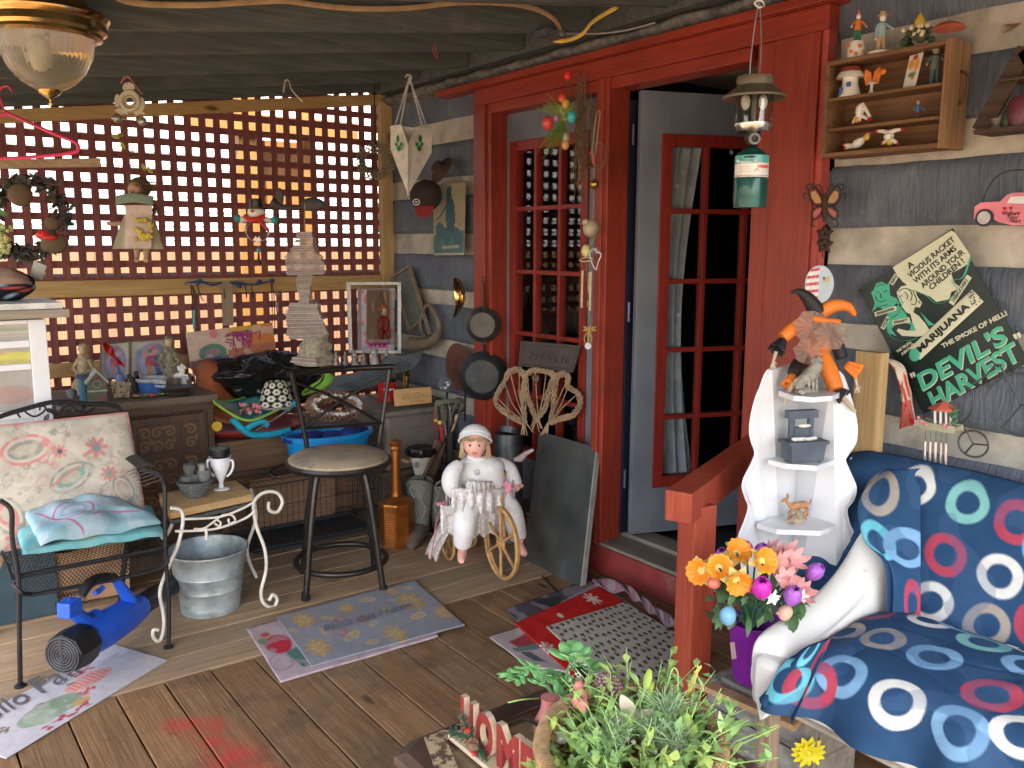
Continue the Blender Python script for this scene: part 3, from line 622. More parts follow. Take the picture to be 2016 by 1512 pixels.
for s in (-1, 1):
    q = lambda dx, y: bp(1624+s*dx, y)
    m_.tube(catmull([q(2, 402), q(8, 385), q(20, 368), q(30, 372), q(30, 390), q(22, 402), q(5, 406)], 5), .0035, 6)
    m_.tube(catmull([q(3, 406), q(16, 408), q(26, 418), q(22, 432), q(10, 425), q(3, 410)], 5), .0035, 6)
    m_.tube(catmull([q(20, 368), q(28, 362), q(36, 366), q(35, 374), q(30, 372)], 4), .0025, 5); m_.tube(catmull([q(30, 384), q(40, 380), q(42, 388), q(37, 391)], 4), .0025, 5)
    m_.tube(catmull([q(22, 430), q(26, 442), q(20, 446)], 4), .003, 5); m_.tube(catmull([q(3, 386), q(6, 370), q(14, 363), q(18, 369)], 4), .002, 5)
m_.tube([bp(1624, 380), bp(1624, 400), bp(1624, 425), bp(1623, 438)], [.006, .012, .010, .004], 8)
m_.build('wire_frame', rust, f)
for s in (-1, 1):
    q = lambda dx, y: bp(1624+s*dx, y)
    a = MB(); a.prism([q(6, 400), q(10, 387), q(20, 375), q(27, 379), q(26, 390), q(19, 399)], bp.n*.002); a.build('upper_wing', cm('amber_glass', (.45, .22, .06), .25), f, False)
    a = MB(); a.prism([q(5, 409), q(15, 412), q(23, 420), q(20, 427), q(10, 421)], bp.n*.002); a.build('lower_wing', cm('red_glass', (.38, .07, .05), .25), f, False)
f = thing('pinwheel_ornament', 'black metal pinwheel spinner hanging under the wire butterfly', 'ornament', bp(1620, 512)); 
m_ = MB(); m_.cyl(bp(1622, 446), bp(1619, 512), .002, 6)
for cy in (460, 482):
    c = bp(1624, cy)
    for k in range(5):
        a = k*2*PI/5+.3; m_.leaf(c, bp.rt*cos(a)+bp.up*sin(a)+bp.n*.3, .03, .022, bp.n, .5)
m_.build('blades', rust, f, solid=.001)
fp = PL(P(1612, 560, X=2.66), (-1, -.3, 0)); f = thing('oval_flag_plaque', 'oval plaque with red and white stripes hanging above the jester doll', 'ornament', fp(1612, 592))
a0, r_, u_ = fp(1613, 560), fp.rt, fp.up; rx, ry = fp.px(28), fp.px(37)
cvo = Cv(44, 56, (.5, .6, .66), .78)
for k in range(5): cvo.poly([(.02, .10+.19*k), (.38, .05+.19*k), (.38, .13+.19*k), (.02, .18+.19*k)], (.6, .02, .03)); cvo.poly([(.02, .18+.19*k), (.38, .13+.19*k), (.38, .235+.19*k), (.02, .285+.19*k)], (.8, .8, .78))
cvo.poly([(.48, .3), (.68, .28), (.68, .42), (.48, .44)], (.55, .42, .2)).poly([(.48, .3), (.56, .29), (.56, .36), (.48, .37)], (.03, .06, .2)); cvo.noise(14, (.35, .48, .6), .25, .4)
m_ = MB(); cvo.sheet(lambda u, v: a0+r_*rx*(2*u-1)*math.sqrt(max(0, 1-(2*v-1)**2*.98))+u_*ry*(1-2*v), m_); m_.build('disc', GLOSSP, f, solid=.006)
m_ = MB(); m_.tube([fp(1612, 525), fp(1618, 505), fp(1622, 525)], .0015, 5); m_.build('string', rope, f)
tp = PL((2.74, .9, 1.8), (-1, 0, 0)); f = thing('pink_truck_sign', 'pink pickup truck wall sign with hearts hanging from a black wire', 'sign', tp(1980, 440)); pk = cm('pink_metal', (.75, .2, .26), .4, coat=.3)
Q = lambda pts: [(1350+x/3.024, y/3.024) for x, y in pts]
m_ = MB(); tp.poly(m_, Q([(1730, 1300), (1735, 1235), (1770, 1210), (1885, 1205), (1925, 1165), (1960, 1152), (2100, 1150), (2290, 1165), (2300, 1330), (1960, 1338), (1880, 1320), (1820, 1290)]), .008, .004); m_.build('truck_body', pk, f, False, bev=.002)
m_ = MB(); tp.poly(m_, Q([(1925, 1210), (1950, 1172), (2060, 1168), (2060, 1215)]), .002, .013); m_.build('window', white, f, False)
for cx_ in (1793, 2230):
    c = tp(*Q([(cx_, 1297)])[0], .010); m_ = MB(); m_.lathe([(0, -.004), (.026, -.004), (.026, .008), (0, .008)], c, 24, frame(tp.rt, tp.n)); wh = m_.build('wheel', black, f)
    m_ = MB(); m_.lathe([(0, 0), (.019, 0), (.019, .010), (.012, .011), (.010, .0095), (0, .0105)], c, 24, frame(tp.rt, tp.n)); m_.build('hub', cm('hub_grey', (.5, .5, .48), .4), wh)
m_ = MB()
for (x, y) in ((1912, 1240), (1948, 1237), (1994, 1268), (2040, 1240), (1905, 1265)):
    for s in (-1, 1): m_.ell(tp(*Q([(x+s*5, y)])[0], .0135), (.0015, .003, .003), None, 6, 4)
    tp.poly(m_, Q([(x-11, y+2), (x+11, y+2), (x, y+16)]), .001, .0132)
m_.build('heart', cm('crimson', (.45, .01, .04), .4), f, False)
for i, t_ in enumerate(('Follow', 'Your', 'Heart')): tp.text(t_, Q([(1915+i*12, 1268+i*22)])[0], Q([(1985+i*12, 1272+i*22)])[0], .012, black, f, o=.0135, shear=.3)
m_ = MB(); m_.tube(catmull([tp(*q_, .006) for q_ in Q([(1772, 1210), (1800, 1130), (1860, 1050), (1950, 1015), (2080, 1030), (2200, 1165)])], 5), .002, 6); m_.build('wire', black, f)
tp = PL((2.70, .9, 2.0), (-1, 0, 0)); f = thing('triangular_shelf', 'dark triangular wall shelf holding small pots, cut off at the right edge', 'shelf', tp(1970, 262)); dk = wood('dark_shelf_wood', (.05, .03, .02), (.09, .06, .045), 1)
A, B, T_ = tp(1930, 258), tp(2110, 252), tp(2022, 95)
m_ = MB(); m_.bar(A, T_, .05, .012, tp.n); m_.bar(B, T_, .05, .012, tp.n); m_.mm((2.66, A.y, A.z-.012), (2.77, B.y, A.z)); zz = tp(1970, 158).z; m_.mm((2.68, tp(1975, 158).y, zz-.008), (2.77, tp(2070, 158).y, zz)); m_.build('frame', dk, f, False)
for (x, h_, r, cmn, nm, lb) in ((2005, .085, .032, (.13, .03, .05), 'plum_pot', 'plum coloured pot standing in the triangular shelf'), (1983, .05, .018, (.04, .06, .04), 'green_bottle', 'small dark green bottle in the triangular shelf')):
    b0 = V(2.70, tp(x, 255).y, A.z+.0006); m_ = MB(); m_.lathe([(r*.8, 0), (r, h_*.3), (r, h_*.8), (r*.6, h_), (r*.5, h_), (r*.8, h_*.75), (0, h_*.2)], b0, 16); tag(m_.build(nm, cm(nm, cmn, .4)), lb, 'pot')
b0 = V(2.70, tp(1962, 255).y, A.z+.0006); m_ = MB(); m_.lathe([(.02, 0), (.012, .012), (.02, .03), (.014, .03), (.006, .012), (0, .01)], b0, 12); tag(m_.build('tea_light_cup', cm('smoke', (.2, .17, .15), .3)), 'little smoky cup at the left end of the triangular shelf', 'cup')
f = MB(); tp = PL((2.77, .9, 2.2), (-1, 0, 0))
for k in range(26): f.tube([tp(2010, 46), tp(1988-ru(0, 14), 55+ru(-6, 12))+V(-.02*random.random(), 0, 0)], [.0015, .0006], 4)
tag(f.build('dried_grass_sprig', twig), 'sprig of dried grass fixed high on the wall at the right edge', 'dried plant')
tp = PL((2.765, 1.2, 1.3), (-1, 0, 0)); Z2 = lambda x, y: (1516+x/2.75, 400+y/2.75)
TL, TR, BL = (tp(*Z2(*q)) for q in ((485, 470), (990, 138), (868, 1122))); BR = TR+BL-TL
er, ed = (TR-TL), (BL-TL); er.normalize(); ed = (er.cross(tp.n)).normalized(); ed = ed if ed.dot(BL-TL) > 0 else -ed; Wp, Hp = (TR-TL).length, (BL-TL).dot(ed)
pst = thing('movie_poster_sign', 'tin poster sign tilted on the wall with green lettering on black', 'sign', BL)
m_ = MB(); a = TL; m_.prism([a, a+er*Wp, a+er*Wp+ed*Hp, a+ed*Hp], tp.n*.003); m_.build('tin_plate', cm('black_green_print', (.006, .016, .014), .35, var=.1), pst, False, bev=.001)
def zp(x, y, o=.004): return tp(*Z2(x, y), o)
cream = cm('poster_cream', (.62, .62, .44), .4, var=.05); mint = cm('poster_mint', (.06, .42, .26), .4, var=.08); ink = cm('poster_ink', (.008, .015, .014), .4)
m_ = MB(); m_.prism([zp(x, y) for x, y in catmull([V(670, 345, 0), V(990, 145, 0), V(1008, 160, 0), V(1088, 280, 0), V(1060, 330, 0), V(1000, 370, 0), V(985, 420, 0), V(1010, 465, 0), V(960, 500, 0), V(880, 520, 0), V(820, 480, 0), V(720, 430, 0), V(700, 385, 0)], 1) for x, y in ((x, y),)] if 0 else [zp(*q) for q in ((668, 348), (985, 148), (1005, 158), (1088, 282), (1075, 330), (1020, 362), (985, 380), (1000, 430), (1040, 460), (985, 480), (975, 520), (905, 535), (870, 505), (820, 490), (760, 455), (722, 425), (690, 385))], tp.n*.0006); m_.build('smoke_cloud', cream, pst, False)
m_ = MB(); m_.tube(catmull([zp(*q, .0045) for q in ((1088, 300), (1050, 400), (990, 420), (1020, 470), (960, 530), (900, 540), (840, 495), (740, 460))], 4), .004, 6, flat=.3); m_.tube(catmull([zp(*q, .0045) for q in ((700, 500), (720, 540), (700, 600), (640, 640), (660, 720), (740, 745), (800, 730))], 4), .006, 6, flat=.2); m_.build('green_smoke', mint, pst)
def ptxt(b, x1, y1, x2, y2, h, m, o=.0052, **k): return tp.text(b, Z2(x1, y1), Z2(x2, y2), h/2.75*depth(TL)/FPX, m, pst, o=o, **k)
for b_, q in (('A', (750, 345, 780, 322)), ('VICIOUS RACKET', (755, 395, 1000, 190)), ('WITH ITS ARMS', (785, 425, 1008, 238)), ('AROUND YOUR', (825, 450, 1052, 258)), ('CHILDREN !', (870, 460, 1050, 308))): ptxt(b_, *q, 30 if len(b_) > 1 else 32, ink, bold=.025)
ptxt('THE SMOKE OF HELL!', 935, 775, 1285, 592, 24, cream, bold=.03)
ptxt('THE TRUTH', 690, 805, 768, 752, 14, cream, bold=.03); ptxt('ABOUT....', 715, 820, 805, 748, 14, cream, bold=.03)
for o_, m2, dx in ((.0042, cream, 4), (.0056, mint, 0)):
    ptxt('DEVIL\'S', 805+dx, 975+dx, 1278+dx, 700+dx, 92, m2, o=o_, bold=.03, shear=.15); ptxt('HARVEST', 868+dx, 1075+dx, 1350+dx, 790+dx, 92, m2, o=o_, bold=.03, shear=.15)
ptxt('"', 765, 935, 790, 925, 26, cream, bold=.02); ptxt('"', 1325, 725, 1362, 710, 26, cream, bold=.02)
m_ = MB(); a, b_ = zp(790, 815, .006), zp(1130, 500, .006); m_.tube([a, b_], zp(0, 0).x and .026, 16, flat=.12, up=tp.n); m_.build('drawn_cigarette', cream, pst)
ptxt('MARIJUANA', 815, 800, 1085, 552, 46, ink, o=.0105, bold=.04)
m_ = MB(); m_.ell(zp(790, 820, .009), (.003, .019, .022)); m_.build('cigarette_end', mint, pst)
m_ = MB(); d_ = (b_-a).normalized(); s_ = d_.cross(tp.n)
for _ in range(26): m_.ell(b_-d_*ru(0, .03)+s_*ru(-.022, .022)+tp.n*.004, (.0012, .0022, .0022), None, 5, 4)
m_.build('ash_speckle', ink, pst)
def tagbox(t_, x1, y1, x2, y2, h):
    A, B = zp(x1, y1, .0056), zp(x2, y2, .0056); mb = MB(); mb.bar(A, B, .0012, h/2.75*depth(TL)/FPX, tp.n.cross(B-A)); mb.build('word_strip', cream, pst, False); ptxt(t_, x1+(x2-x1)*.1, y1+(y2-y1)*.1, x2-(x2-x1)*.1, y2-(y2-y1)*.1, h*.6, ink, o=.007, bold=.02)
tagbox('SIN', 660, 438, 692, 388, 28); tagbox('DEBAUCHERY', 985, 545, 1085, 395, 28); tagbox('DEGRADATION', 572, 602, 688, 567, 24); tagbox('VICE', 613, 680, 645, 618, 24); tagbox('INSANITY', 668, 648, 762, 630, 24)
m_ = MB()   # drawn green face
m_.prism([zp(*q, .0042) for q in ((565, 470), (580, 435), (610, 425), (635, 440), (650, 430), (652, 470), (655, 500), (690, 515), (705, 545), (680, 565), (620, 575), (590, 560), (555, 590), (572, 540), (552, 485))], tp.n*.0006); m_.prism([zp(*q, .0042) for q in ((690, 540), (740, 600), (780, 660), (700, 640), (660, 680), (690, 720), (640, 700), (625, 640), (640, 600))], tp.n*.0006); m_.build('drawn_green_face', mint, pst, False)
m_ = MB()
for pts in (((580, 455), (600, 440), (625, 445)), ((580, 478), (598, 486)), ((618, 482), (640, 474)), ((606, 490), (603, 510), (615, 514)), ((592, 528), (612, 534), (632, 522)), ((600, 560), (640, 550)), ((575, 500), (585, 530))): m_.tube([zp(*q, .005) for q in pts], .0022, 5, flat=.4)
m_.build('face_lines', ink, pst)
m_ = MB()  # drawn woman: hair, shoulder and arm
m_.prism([zp(*q, .0048) for q in ((690, 480), (715, 450), (755, 442), (790, 460), (800, 500), (828, 540), (815, 565), (790, 560), (780, 590), (810, 610), (845, 650), (870, 690), (850, 715), (800, 722), (720, 718), (690, 690), (700, 678), (745, 690), (790, 685), (775, 640), (765, 600), (740, 590), (720, 560), (705, 530), (695, 505))], tp.n*.0006); m_.build('drawn_woman', cream, pst, False)
m_ = MB(); m_.prism([zp(*q, .0056) for q in ((820, 590), (870, 640), (900, 660), (865, 662), (850, 640))], tp.n*.0006); m_.prism([zp(*q, .0056) for q in ((775, 640), (795, 690), (760, 690))], tp.n*.0006); m_.build('drawn_dress', mint, pst, False)
m_ = MB()
for pts in (((700, 478), (730, 462), (760, 470), (775, 500), (765, 530)), ((735, 480), (750, 500), (745, 520)), ((780, 480), (798, 520), (790, 548), (770, 545)), ((708, 505), (722, 500)), ((718, 540), (728, 536)), ((808, 528), (818, 545))): m_.tube(catmull([zp(*q, .0056) for q in pts], 3), .003, 5, flat=.4)
m_.build('hair_lines', ink, pst)
tp = PL((2.74, 1.4, 1.05), (-1, 0, 0)); f = thing('cloth_fish', 'long curved cloth fish of cream and red fabric with beaded edge on the wall', 'wall decoration', tp(1790, 845))
cvf = Cv(14, 60, (.6, .5, .38)); cvf.poly([(0, 0), (.25, 0), (.35, .6), (.1, .6)], (.4, .02, .02)).noise(5, (.45, .05, .04), .2).poly([(0, .72), (1, .66), (1, 1), (0, 1)], (.42, .02, .02), .8)
L_ = catmull([tp(*Z2(*q)) for q in ((628, 838), (680, 920), (705, 1000), (712, 1090), (705, 1222))], 12); R_ = catmull([tp(*Z2(*q)) for q in ((632, 836), (722, 880), (752, 980), (775, 1100), (795, 1200))], 12)
def fn(u, v):
    k = v*(len(L_)-1); i = int(min(k, len(L_)-2)); t = k-i; a, b_ = L_[i].lerp(L_[i+1], t), R_[i].lerp(R_[i+1], t); return a.lerp(b_, u)+tp.n*(.02*sin(PI*u)+.004*sin(u*9+v*14))
m_ = MB(); cvf.sheet(fn, m_); m_.build('cloth', CLOTHP, f, solid=.002)
m_ = MB(); [m_.ell(R_[i]+tp.n*.004, .0028, None, 6, 4) for i in range(6, len(R_), 1)]; m_.build('bead_edge', cm('cream_bead', (.65, .5, .4), .4), f)
tp = PL((2.72, 1.25, .95), (-1, 0, 0)); f = thing('gazebo_wind_chime', 'wind chime with a little painted gazebo above five silver tubes', 'wind chime', tp(1855, 920))
c = tp(*Z2(940, 1205)); m_ = MB(); m_.prism([tp(*Z2(*q)) for q in ((828, 1190), (850, 1165), (900, 1185), (960, 1195), (1040, 1205), (1042, 1228), (1000, 1228), (900, 1210))], tp.n*.05); m_.build('ground_plate', cm('mossy_resin', (.35, .33, .22), .6), f, bev=.004)
m_ = MB(); [m_.cyl(tp(*Z2(x, 1195), .03), tp(*Z2(x, 1110), .03), .004, 7) for x in (920, 950, 980, 1005)]; m_.build('column', porc, f)
m_ = MB(); m_.lathe([(.045, 0), (.04, .006), (.0, .028)], tp(*Z2(965, 1112), .03), 6); m_.build('roof', cm('coral_roof', (.55, .12, .08), .5), f, False)
m_ = MB(); [m_.ell(tp(*Z2(x+ru(-6, 6), y+ru(-6, 6)), .04), ru(.006, .011), None, 7, 5, wob=.5) for x, y in ((1030, 1120), (1035, 1150), (1030, 1175), (1022, 1140), (1040, 1165), (845, 1160), (860, 1180), (880, 1175), (900, 1195))]; m_.build('shrub', cm('resin_green', (.05, .14, .06), .7), f)
m_ = MB(); [m_.ell(tp(*Z2(x, y), .052), .005, None, 6, 4) for x, y in ((850, 1150), (870, 1170), (835, 1172), (990, 1190), (1010, 1200), (890, 1190))]; m_.build('blossom', pinkm, f)
for i in range(5):
    x = 868+i*28; m_ = MB(); m_.cyl(tp(*Z2(x, 1282+i*3), .03), tp(*Z2(x-4, 1410+i*5), .03), .0048, 9); m_.build('chime_tube', cm('pinkish_aluminium', (.65, .58, .58), .3, metal=.8), f)
    m_ = MB(); m_.cyl(tp(*Z2(x, 1282+i*3), .03), tp(*Z2(x+3, 1205), .03), .0007, 4); m_.build('string', black, f)
tp = PL((2.75, 1.1, .95), (-1, 0, 0)); wr = cm('grey_wire', (.1, .105, .11), .5, metal=.7)
for (cx_, cy_, rr, tops, lb) in ((1110, 1300, 80, ((1080, 1235), (1050, 1195), (1100, 1130), (1110, 1020), (1060, 990)), 'small three spoked wire wheel hanging under the poster corner'), (1372, 1090, 190, ((1275, 910), (1240, 870), (1180, 930), (1110, 980)), 'large three spoked wire wheel at the right edge under the poster')):
    f = thing('spoked_wire_hoop', lb, 'wall decoration', tp(*Z2(cx_, cy_+rr))); c = tp(*Z2(cx_, cy_), .012); R0 = rr/2.75*depth(c)/FPX; m_ = MB(); m_.ring(c, R0, .0035, 36, 6, nrm=tp.n, sq=.9); m_.build('rim', wr, f)
    m_ = MB(); [m_.tube([c, c+(tp.rt*cos(a)+tp.up*.9*sin(a))*R0], .003, 6) for a in (2.1, .1, 4.2)]; m_.build('spoke', wr, f)
    m_ = MB(); m_.tube(catmull([c+(tp.rt*cos(2.1)+tp.up*.9*sin(2.1))*R0]+[tp(*Z2(*q), .014) for q in tops], 5), .003, 6); m_.build('hanger', wr, f)
# ================================================================ hanging on and around the doorway
def hair_strands(mb, c, n, r0, r1, rad, dirs, spread=.5, m=4):
    for _ in range(n):
        d = (Vector(dirs)+V(ru(-1, 1), ru(-1, 1), ru(-1, 1))*spread).normalized(); L = ru(r0, r1)
        mb.tube([Vector(c), Vector(c)+d*L*.55, Vector(c)+d*L+V(0, 0, -L*.12)], [rad, rad*.8, rad*.3], m)
def vine(mb, path, R, strands=5, r=.003, turns=8, jit=.3, n=8):
    pts = catmull(path, n); N = len(pts)
    for s_ in range(strands):
        ph = 2*PI*s_/strands; out = []
        for i, p in enumerate(pts):
            d = (pts[min(i+1, N-1)]-pts[max(i-1, 0)]); _, a, b = basis(d, V(.3, .4, .86)); t = turns*2*PI*i/N*(1 if s_ % 2 else -1)+ph; q = R*(1+jit*sin(i*.9+s_*2))
            out.append(p+a*q*cos(t)+b*q*sin(t))
        mb.tube(out, r, 5)
def chain(mb, a, b, L=.014, r=.0016):
    a, b = Vector(a), Vector(b); n = max(2, int((b-a).length/(L*.72))); d = (b-a).normalized(); _, s1_, s2_ = basis(d)
    for i in range(n):
        c = a.lerp(b, (i+.5)/n); q = s1_ if i % 2 else s2_
        mb.tube([c+d*L*.5*cos(t)+q*L*.26*sin(t) for t in [2*PI*k/8 for k in range(8)]], r, 4, True)
ep = PL(P(1108, 240, X=2.68), (-1, -.6, 0)); s1 = ep.px(1)
f = thing('egg_spray', 'spray of grass and coloured easter eggs hanging on the door head', 'wall decoration', ep(1108, 295))
m_ = MB(); [hair_strands(m_, ep(1112, 235, .02), n, a*s1*1.3, b*s1*1.35, .0013, ep.rt*dx+ep.up*dy+ep.n*.5, .38) for n, a, b, dx, dy in ((50, 35, 60, -.3, -1), (30, 30, 50, -.8, .8), (24, 25, 45, .6, .4), (20, 30, 48, .1, -.9))]; m_.build('grass', cm('grass_green', (.22, .33, .07), .7), f)
m_ = MB(); [hair_strands(m_, ep(1095, 215, .02), n, a*s1, b*s1, .0015, ep.rt*dx+ep.up*dy+ep.n*.4, .4) for n, a, b, dx, dy in ((24, 14, 26, -.9, .2), (20, 14, 30, 1, -1.6))]; m_.build('straw', cm('straw', (.55, .38, .2), .8), f)
m_ = MB(); [m_.leaf(ep(x, y, .03), ep.rt*dx+ep.up*dy+ep.n*.2, L*s1, 16*s1, ep.n) for x, y, dx, dy, L in ((1115, 240, .5, 1, 36), (1108, 248, .1, -1, 30), (1116, 255, .2, -1, 32), (1110, 228, -.5, .9, 26))]; m_.build('leaf', cm('silk_leaf', (.25, .35, .06), .5), f)
for i, (x, y, r, col, o) in enumerate(((1113, 196, 8.5, (.7, .1, .03), .04), (1121, 208, 8, (.7, .42, .05), .05), (1132, 233, 9.5, (.05, .5, .48), .05), (1087, 246, 11, (.75, .07, .06), .06), (1100, 234, 7, (.4, .2, .3), .04), (1121, 272, 8, (.45, .45, .3), .05), (1120, 287, 8, (.75, .38, .16), .05))):
    m_ = MB(); m_.ell(ep(x, y, o), (r*s1, r*s1, r*1.25*s1), frame(ep.rt, V(ru(-.5, .5), 0, 1))); tag(m_.build('egg', cm('egg_%d' % i, col, .35, coat=.3), f))
f = thing('red_rose_stem', 'red artificial rosebud on a green stem at the top of the door', 'flower', ep(1125, 205)); m_ = MB(); m_.lathe([(.004, -.02), (.015, -.012), (.018, .0), (.012, .018), (0, .022)], ep(1122, 152, .03), 10, None); m_.build('bud', cm('rose_red', (.8, .02, .03), .4), f)
m_ = MB(); m_.tube([ep(1122, 158, .03), ep(1124, 180, .03), ep(1125, 203, .03)], .0025, 6); [m_.leaf(ep(1122, 162, .03), ep.rt*dx+ep.up*.9+ep.n*.2, .022, .012, ep.n) for dx in (-.7, -.2, .3, .8)]; m_.build('stem', cm('stem_green', (.015, .09, .04), .6), f)
f = MB()
for k in range(60):
    x = 1148+random.gauss(0, 6); y0 = ru(145, 240); y1 = y0+ru(90, 180); f.tube([ep(x, y0, ru(-.01, .015)), ep(x+ru(-7, 7)-2, (y0+y1)/2, ru(0, .02)), ep(x+ru(-12, 8)-4, min(y1, 408), 0)], .0014, 4)
for k in range(14): rr = ru(8, 15); f.tube([ep(1166+rr*.7*cos(t), 225+rr*1.7*sin(t), ru(0, .01)) for t in [2*PI*j/12 for j in range(12)]], .0014, 4, True)
tag(f.build('twig_bundle', twig), 'bundle of thin brown twigs hanging over the left glazed door', 'wall decoration')
cpn = PL(P(1168, 400, X=2.66), (-1, -.6, 0)); s1 = cpn.px(1); Q = lambda x, y, o=0: cpn(1060+x*.3968, 120+y*.3968, o)
f = thing('bamboo_wind_chime', 'bamboo wind chime with shell, bells and a little wooden dragonfly on the door mullion', 'wind chime', Q(250, 1430)); cream2 = cm('bamboo_cream', (.6, .5, .3), .5)
m_ = MB(); m_.tube(catmull([Q(262, 480), Q(282, 300), Q(296, 252), Q(306, 260), Q(296, 340), Q(285, 455)], 5), .003, 6); m_.tube([Q(276, 500), Q(275, 640), Q(270, 790)], .002, 5); m_.tube([Q(290, 860), Q(262, 905), Q(240, 985)], .002, 5); m_.tube([Q(240, 1000), Q(246, 1190), Q(256, 1300), Q(258, 1340)], .0016, 5); m_.build('cord', rope, f)
m_ = MB(); m_.lathe([(0, .034), (.006, .032), (.01, .018), (.019, 0), (.017, 0), (0, .02)], Q(255, 528, .01), 14); m_.build('bell', brass, f)
m_ = MB(); m_.tube(catmull([Q(262, 455, .02), Q(280, 470, .02), Q(278, 500, .02), Q(290, 525, .02)], 4), .005, 7); m_.build('clip', cm('orange_red_clip', (.5, .1, .04), .4), f)
m_ = MB(); m_.ring(Q(296, 470), 16*s1, .003, 20, 6, nrm=cpn.n, sq=1.6); m_.build('metal_ring', twig, f)
m_ = MB(); m_.ell(Q(281, 612, .01), .0235*.9, None, 14, 9); m_.build('sleigh_bell', brass, f)
m_ = MB(); m_.ell(Q(264, 832, .01), (16*s1, 16*s1, 17*s1), wob=.12); m_.ell(Q(240, 800, .02), 7*s1); m_.build('shell_ball', cm('aged_shell', (.42, .36, .25), .4), f)
m_ = MB(); m_.ell(Q(240, 942, .01), (9.5*s1, 9.5*s1, 12.5*s1)); m_.build('yellow_egg', cm('pale_yellow', (.65, .6, .25), .35), f)
m_ = MB(); [m_.tube(catmull([Q(285+j, 930, .02), Q(262, 950, .02), Q(272, 1000, .02), Q(292, 1036, .02), Q(302, 1000, .02), Q(318, 960, .02), Q(295+j, 945, .02)], 4, True), .002, 5, True) for j in (-3, 3)]; hair_strands(m_, Q(290, 940, .02), 12, .012, .026, .0015, cpn.rt*.4+cpn.up*.2, .8); m_.build('silver_heart', cm('silver_wire', (.6, .62, .65), .35, metal=.5), f)
m_ = MB(); m_.ring(Q(240, 985, .01), 13*s1, .003, 20, 6, nrm=UP3+cpn.n*.3); m_.build('hoop', cream2, f)
m_ = MB(); [m_.cyl(Q(x, 985, .01), Q(x2, 1045, .01), .0006, 4) for x, x2 in ((212, 230), (228, 245), (250, 268), (268, 230))]; m_.build('string', rope, f)
for x, y0, y1, o in ((226, 1040, 1222, .02), (267, 1045, 1238, .02), (246, 1050, 1150, -.02)): m_ = MB(); m_.cyl(Q(x, y0, o), Q(x-5, y1, o), .0052, 9); m_.build('bamboo_tube', cream2, f)
m_ = MB(); m_.ell(Q(246, 1205, .0), (.012, .004, .018), frame(cpn.n)); m_.build('clapper', cream2, f)
wd = cm('varnished_amber_wood', (.45, .27, .07), .35)
m_ = MB(); [m_.leaf(Q(256, 1330, .01), cpn.rt*dx+cpn.up*dy, .036, .011, cpn.n) for dx, dy in ((-1, .35), (1, .4), (-1, -.25), (1, -.15))]; m_.tube([Q(258, 1315, .01), Q(254, 1350, .01), Q(250, 1395, .01)], [.004, .005, .003], 7); [m_.tube(catmull([Q(250, 1340, .01), Q(250+s*18, 1370, .01), Q(248+s*14, 1398, .01)], 4), .002, 5) for s in (-1, 1)]; m_.build('dragonfly', wd, f, solid=.0015)
m_ = MB(); m_.lathe([(.006, -.003), (.0155, -.003), (.0155, .003), (.006, .003)], Q(250, 1413, .01), 18, frame(cpn.rt, cpn.n)); m_.build('washer', cm('washer_white', (.6, .6, .58), .4), f)
Z3 = lambda x, y: (750+x/3.78, 480+y/3.78)
fpn = PL(P(1085, 700, X=2.78), (-1, -.35, 0)); F3 = lambda x, y, o=0: fpn(*Z3(x, y), o)
f = thing('friends_plaque', 'dark brown cast plaque reading Friends, leaning on the left glazed door', 'plaque', F3(1240, 950)); brn = cm('cast_brown', (.05, .035, .028), .5, var=.3, bump=.3)
m_ = MB(); m_.prism([F3(1052, 725), F3(1495, 760), F3(1435, 952), F3(1035, 905)], fpn.n*.014); m_.build('plate', brn, f, False, bev=.002)
m_ = MB(); cs_ = [F3(1068, 745, .015), F3(1475, 775, .015), F3(1425, 930, .015), F3(1055, 890, .015)]
for a, b_ in zip(cs_, cs_[1:]+cs_[:1]):
    n_ = int((b_-a).length/.008); [m_.ell(a.lerp(b_, (i+.5)/n_), .003, None, 6, 4) for i in range(n_)]
m_.build('beaded_edge', brn, f); fpn.text('Friends', Z3(1110, 820), Z3(1405, 865), .045, brn, f, o=.0145, ext=.005, shear=.35, bold=.01)
vm = cm('honeysuckle_vine', (.36, .25, .15), .75, var=.35); vp = PL(P(1060, 800, X=2.72), (-1, -.5, 0)); F4 = lambda x, y, o=0: vp(*Z3(x, y), o)
